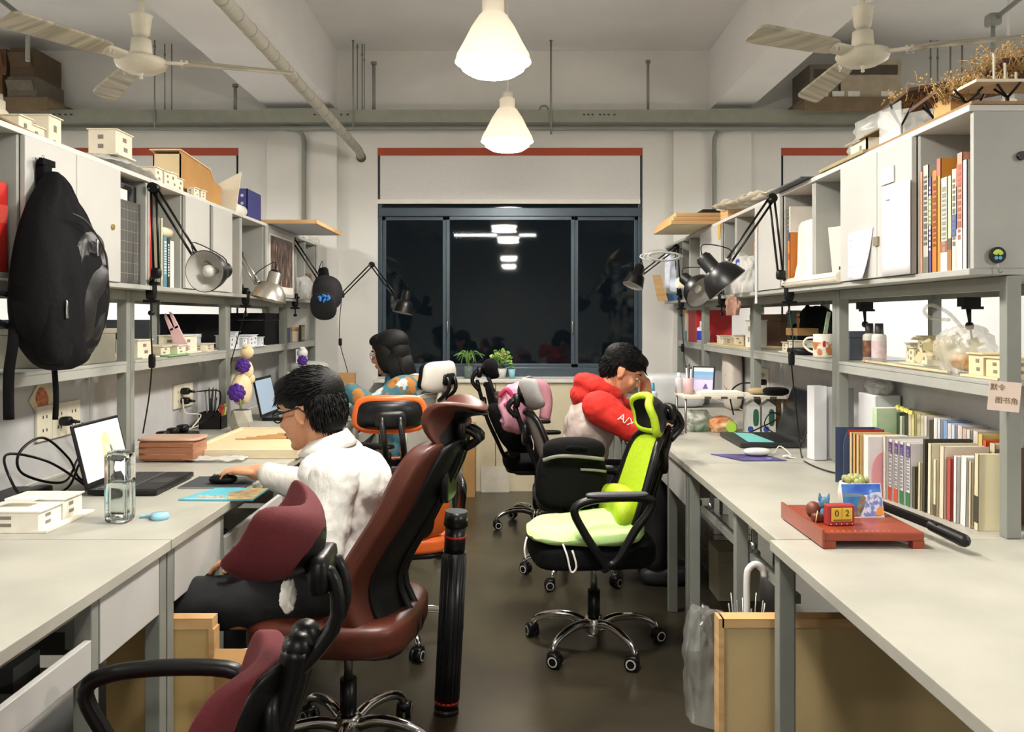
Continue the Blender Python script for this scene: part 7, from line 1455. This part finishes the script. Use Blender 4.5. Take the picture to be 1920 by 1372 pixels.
# ---------------------------------------------------------------- under the right desks
t = thing('drawing_board', 'big plywood drawing board standing under the empty right desk', 'drawing board', (1.1, 2.43, 0)); PLY = M('#c7b081', .6, var=.07, scale=4); part(t, 'board_sheet', MB().box((.605, 2.42, .0), (1.44, 2.445, .485)), PLY); part(t, 'top_batten', MB().box((.60, 2.415, .485), (1.45, 2.47, .51)), WOOD); part(t, 'side_batten', MB().box((.59, 2.415, 0), (.605, 2.47, .51)), WOOD)
single('plywood_sheet', 'second plywood sheet leaning behind the big drawing board', 'sheet', MB().box((.66, 2.50, 0), (1.42, 2.515, .47)), M('#a8865a', .7, var=.07))
t = thing('umbrella', 'clear umbrella with white hooked handle standing behind the drawing board', 'umbrella', (.72, 2.58, 0)); pu = smoothpath([(.715, 2.58, .45), (.715, 2.58, .575), (.722, 2.58, .605), (.742, 2.58, .618), (.762, 2.58, .605), (.768, 2.58, .580)], 18)
part(t, 'hook_handle', MB().tube(pu, .010, 10), M('#dcdcdc', .3, var=0)); part(t, 'shaft', MB().cyl((.715, 2.58, .0), (.715, 2.58, .46), .005, n=8), STEEL); part(t, 'folded_canopy', MB().lathe([(.012, .03), (.03, .2), (.045, .46), (.01, .47)], 14, Matrix.Translation((.715, 2.58, 0)), cap=False), CLEARF)
for k in range(8): an = k*.785; part(t, 'rib_tip', MB().tube([(.715+.02*math.cos(an), 2.58+.02*math.sin(an), .2), (.715+.055*math.cos(an), 2.58+.05*math.sin(an), .50+.02*(k % 2))], .003, 5), STEEL)
bag('plastic_bag', 'clear plastic bag hanging at the corner of the big drawing board', (.575, 2.56, .16), (.10, .13, .33), M('#cfd0cc', .12, alpha=.13, var=.05), 51, k=2.2, amp=.35, handles=[[(.575, 2.54, .47), (.58, 2.50, .50), (.597, 2.462, .515), (.612, 2.45, .513)]])
carton('white_carton', 'small pale carton on the floor under the laptop desk', 'carton', (1.0, 4.1, .001), (1.2, 4.3, .24), M('#b9b29c', .8)); t = thing('wire_basket', 'dark wire basket with scraps on the floor under the laptop desk', 'basket', (1.16, 4.6, 0)); m = MB()
for k in range(10): m.tube([(1.06, 4.46+.03*k, .001), (1.06, 4.46+.03*k, .26)], .0025, 5); m.tube([(1.26, 4.46+.03*k, .001), (1.26, 4.46+.03*k, .26)], .0025, 5)
for k in range(8): m.tube([(1.06, 4.46, .03*k+.02), (1.06, 4.74, .03*k+.02)], .0025, 5); m.tube([(1.06, 4.46, .03*k+.02), (1.26, 4.46, .03*k+.02)], .0025, 5)
part(t, 'wire_mesh', m, M('#6d4a3c', .5), kind='stuff'); part(t, 'basket_floor', MB().box((1.06, 4.46, 0.0), (1.26, 4.74, .004)), GREYD); part(t, 'scrap', MB().sb((1.16, 4.6, .08), (.16, .2, .15), 3, 6), M('#5a4038', .8))
for k in range(3): single('loose_paper', 'white paper lying in the shallow drawer of the laptop desk', 'paper', MB().cbox((.82+.03*k, 4.1+.13*k, ZD-.150+.012*k), (.10, .12, .006), (.15*k, .2, .4*k)), PAPER, group='papers in the laptop desk drawer')
# ---------------------------------------------------------------- things on and around the chairs, plants on the ledge
LIME = M('#c4ea98', .85, var=.08, scale=9, bump=.25, bscale=30)
t = thing('seat_cushion', 'pale lime green cushion with white ties on the green backed chair', 'cushion', (.32, 3.50, .475)); part(t, 'cushion_body', MB().sb((0, 0, 0), (1, 1, 1), 3, 14, fn=lambda q: Vector((.30+.235*q.x, 3.46+.21*q.y, .512+.036*q.z+.03*(q.x+.2)*(q.z > 0)*.6+.012*noise.noise(q*3)))), LIME)
part(t, 'tie', MB().tube(smoothpath([(.20, 3.255, .50), (.215, 3.235, .46), (.23, 3.23, .40), (.25, 3.232, .42), (.235, 3.24, .48)], 16), .004, 6), WHITE); part(t, 'tie', MB().tube(smoothpath([(.065, 3.36, .50), (.055, 3.34, .46), (.06, 3.34, .42)], 10), .004, 6), WHITE)
t = thing('backpack', 'black backpack with grey piping propped on the green backed chair', 'backpack', (.27, 3.70, .55)); part(t, 'main_body', MB().sb((0, 0, 0), (1, 1, 1), 3.5, 14, fn=lambda q: Vector((.265+.155*q.x*(1-.06*q.z), 3.72+.065*q.y, .665+.13*q.z+.012*noise.noise(q*3)))), BPK); part(t, 'top_pocket', MB().sb((0, 0, 0), (1, 1, 1), 2.6, 12, fn=lambda q: Vector((.275+.135*q.x, 3.70+.075*q.y, .79+.055*q.z))), BPK)
part(t, 'piping', MB().tube(smoothpath([(.14, 3.645, .755), (.20, 3.622, .775), (.29, 3.618, .775), (.40, 3.64, .76)], 16), .0075, 8), M('#77756c', .6)); part(t, 'piping', MB().tube(smoothpath([(.30, 3.648, .715), (.36, 3.648, .712), (.41, 3.655, .705)], 10), .006, 6), M('#77756c', .6)); part(t, 'top_handle', MB().tube(smoothpath([(.23, 3.64, .80), (.26, 3.615, .815), (.31, 3.615, .812), (.33, 3.64, .80)], 12), .007, 6), BPK)
JK = M('#cf97ab', .85, var=.08, bump=.3, bscale=25); t = thing('jacket', 'pink jacket draped over the far side of the grey chair headrest', 'jacket', (.09, 4.75, .85)); part(t, 'jacket_body', MB().sb((0, 0, 0), (1, 1, 1), 2.5, 14, fn=lambda q: Vector((.03+.085*q.x+.03*noise.noise(q*2.5), 4.78+.10*q.y, .86+.14*q.z+.02*noise.noise(q*4)))), JK); part(t, 'sleeve', MB().tube(smoothpath([(.08, 4.80, .97), (.17, 4.78, .98), (.20, 4.76, .90), (.19, 4.75, .80)], 14), [.045-.001*k for k in range(15)], 10), M('#b07a86', .85, var=.08, bump=.3, bscale=25)); part(t, 'ribbon', MB().tube(smoothpath([(-.06, 4.72, .93), (-.02, 4.70, .97), (.01, 4.70, .92), (-.03, 4.70, .88)], 14), .014, 8), M('#b8325c', .6))
t = thing('shoulder_bag', 'black and camouflage bag hanging between the black and grey chairs', 'bag', (-.04, 5.15, .58)); part(t, 'bag_body', MB().sb((0, 0, 0), (1, 1, 1), 3.2, 12, fn=lambda q: Vector((.0+.10*q.x-.07*q.z, 5.16+.09*q.y, .70+.15*q.z))), BPK); part(t, 'camouflage_panel', MB().sb((0, 0, 0), (1, 1, 1), 3, 10, fn=lambda q: Vector((.02+.055*q.x-.09*q.z, 5.055+.025*q.y, .80+.13*q.z))), M('#5c4f3a', .8, col2='#231d18', scale=26, lo=.45, hi=.52)); part(t, 'bag_strap', MB().tube(smoothpath([(-.08, 5.16, .83), (-.12, 5.25, .96), (-.14, 5.4, .98)], 10), .012, 6), BPK)
lz = .8825
t = thing('potted_plant', 'spider plant with long leaves in a glass jar on the window ledge', 'plant', (-.335, 6.82, lz)); part(t, 'jar', MB().lathe([(.001, 0), (.032, 0), (.036, .10), (.034, .10), (.03, .004), (.001, .004)], 18, Matrix.Translation((-.335, 6.80, lz))), M('#7d8f88', .1, alpha=.55, var=0)); part(t, 'stem', MB().cyl((-.335, 6.80, lz+.02), (-.335, 6.80, lz+.14), .008, n=8), M('#7a8a4a', .6))
for k in range(16):
    an = k*2.4; l_ = .10+.02*(k % 3); d_ = Vector((math.cos(an), .5*math.sin(an), 0)); b0 = Vector((-.335, 6.80, lz+.13)); pth = smoothpath([b0, b0+d_*l_*.45+Vector((0, 0, .07+.02*(k % 2))), b0+d_*l_+Vector((0, 0, .05-.02*(k % 4)))], 8)
    part(t, 'leaf', MB().tube(pth, [.003+.003*math.sin(math.pi*i/8) for i in range(9)], 4), M('#3f6a2c', .5, col2='#7fa24c', scale=20))
t = thing('potted_plant', 'bushy green and cream leaved plant in a white pot on the ledge', 'plant', (-.075, 6.82, lz)); part(t, 'pot', MB().lathe([(.001, 0), (.035, 0), (.048, .08), (.044, .08), (.04, .065), (.001, .065)], 22, Matrix.Translation((-.075, 6.80, lz))), M('#c9c8c4', .4))
rnd = random.Random(9)
for k in range(85):
    a_ = rnd.uniform(0, 6.28); b_2 = math.asin(rnd.uniform(-.35, 1)); r_ = rnd.uniform(.055, .085); d_ = Vector((math.cos(a_)*math.cos(b_2), .7*math.sin(a_)*math.cos(b_2), math.sin(b_2)))
    part(t, 'leaf', MB().sb(Vector((-.075, 6.80, lz+.15))+d_*r_, (.036, .028, .006), 2, 3, rot=(rnd.uniform(-.9, .9), rnd.uniform(-.9, .9), a_)), M('#4f9a2c', .5, col2='#d3d98a', scale=18, lo=.42, hi=.6))
part(t, 'stem', MB().cyl((-.075, 6.80, lz+.06), (-.075, 6.80, lz+.18), .01, n=8), M('#5f7a3a', .6))
t = thing('plant_cup', 'small light blue cup with a sprig on the ledge', 'plant', (.012, 6.82, lz)); part(t, 'cup', MB().lathe([(.001, 0), (.022, 0), (.03, .075), (.027, .075), (.021, .006), (.001, .006)], 18, Matrix.Translation((.012, 6.80, lz))), M('#8fc4d6', .4))
for k in range(8): an = k*.9; part(t, 'leaf', MB().sb((.012+.018*math.cos(an), 6.80+.012*math.sin(an), lz+.088+.006*(k % 3)), (.026, .02, .006), 2, 3, rot=(.5*math.sin(an), .5, an)), M('#5f9a3c', .5))
single('ledge_bottle', 'thin pale bottle between the spider plant and the white pot', 'bottle', MB().lathe([(.001, 0), (.014, 0), (.014, .06), (.006, .08), (.006, .11), (.001, .11)], 14, Matrix.Translation((-.155, 6.80, lz))), M('#cdbfa2', .3))
single('leaning_card', 'pale card panel leaning against the cream ledge', 'panel', MB().cbox((-.12, 6.69, .10), (.22, .006, .2), (R(-6), 0, 0)), M('#d2cdbd', .7)); single('tan_carton', 'tan carton standing on the floor against the ledge beside the orange chair', 'carton', MB().box((-.36, 6.50, .0), (-.27, 6.70, .55)), CARD)
t = thing('paper_tissue', 'crumpled white tissue tucked behind the red chair headrest', 'tissue', (-.37, 1.42, .86)); part(t, 'tissue_sheet', MB().sb((0, 0, 0), (1, 1, 1), 2.2, 10, fn=lambda q: Vector((-.365+.012*q.x*(1+.5*noise.noise(q*4)), 1.40+.018*q.y, .905+.026*q.z*(1+.4*noise.noise(q*3))))), PAPER)
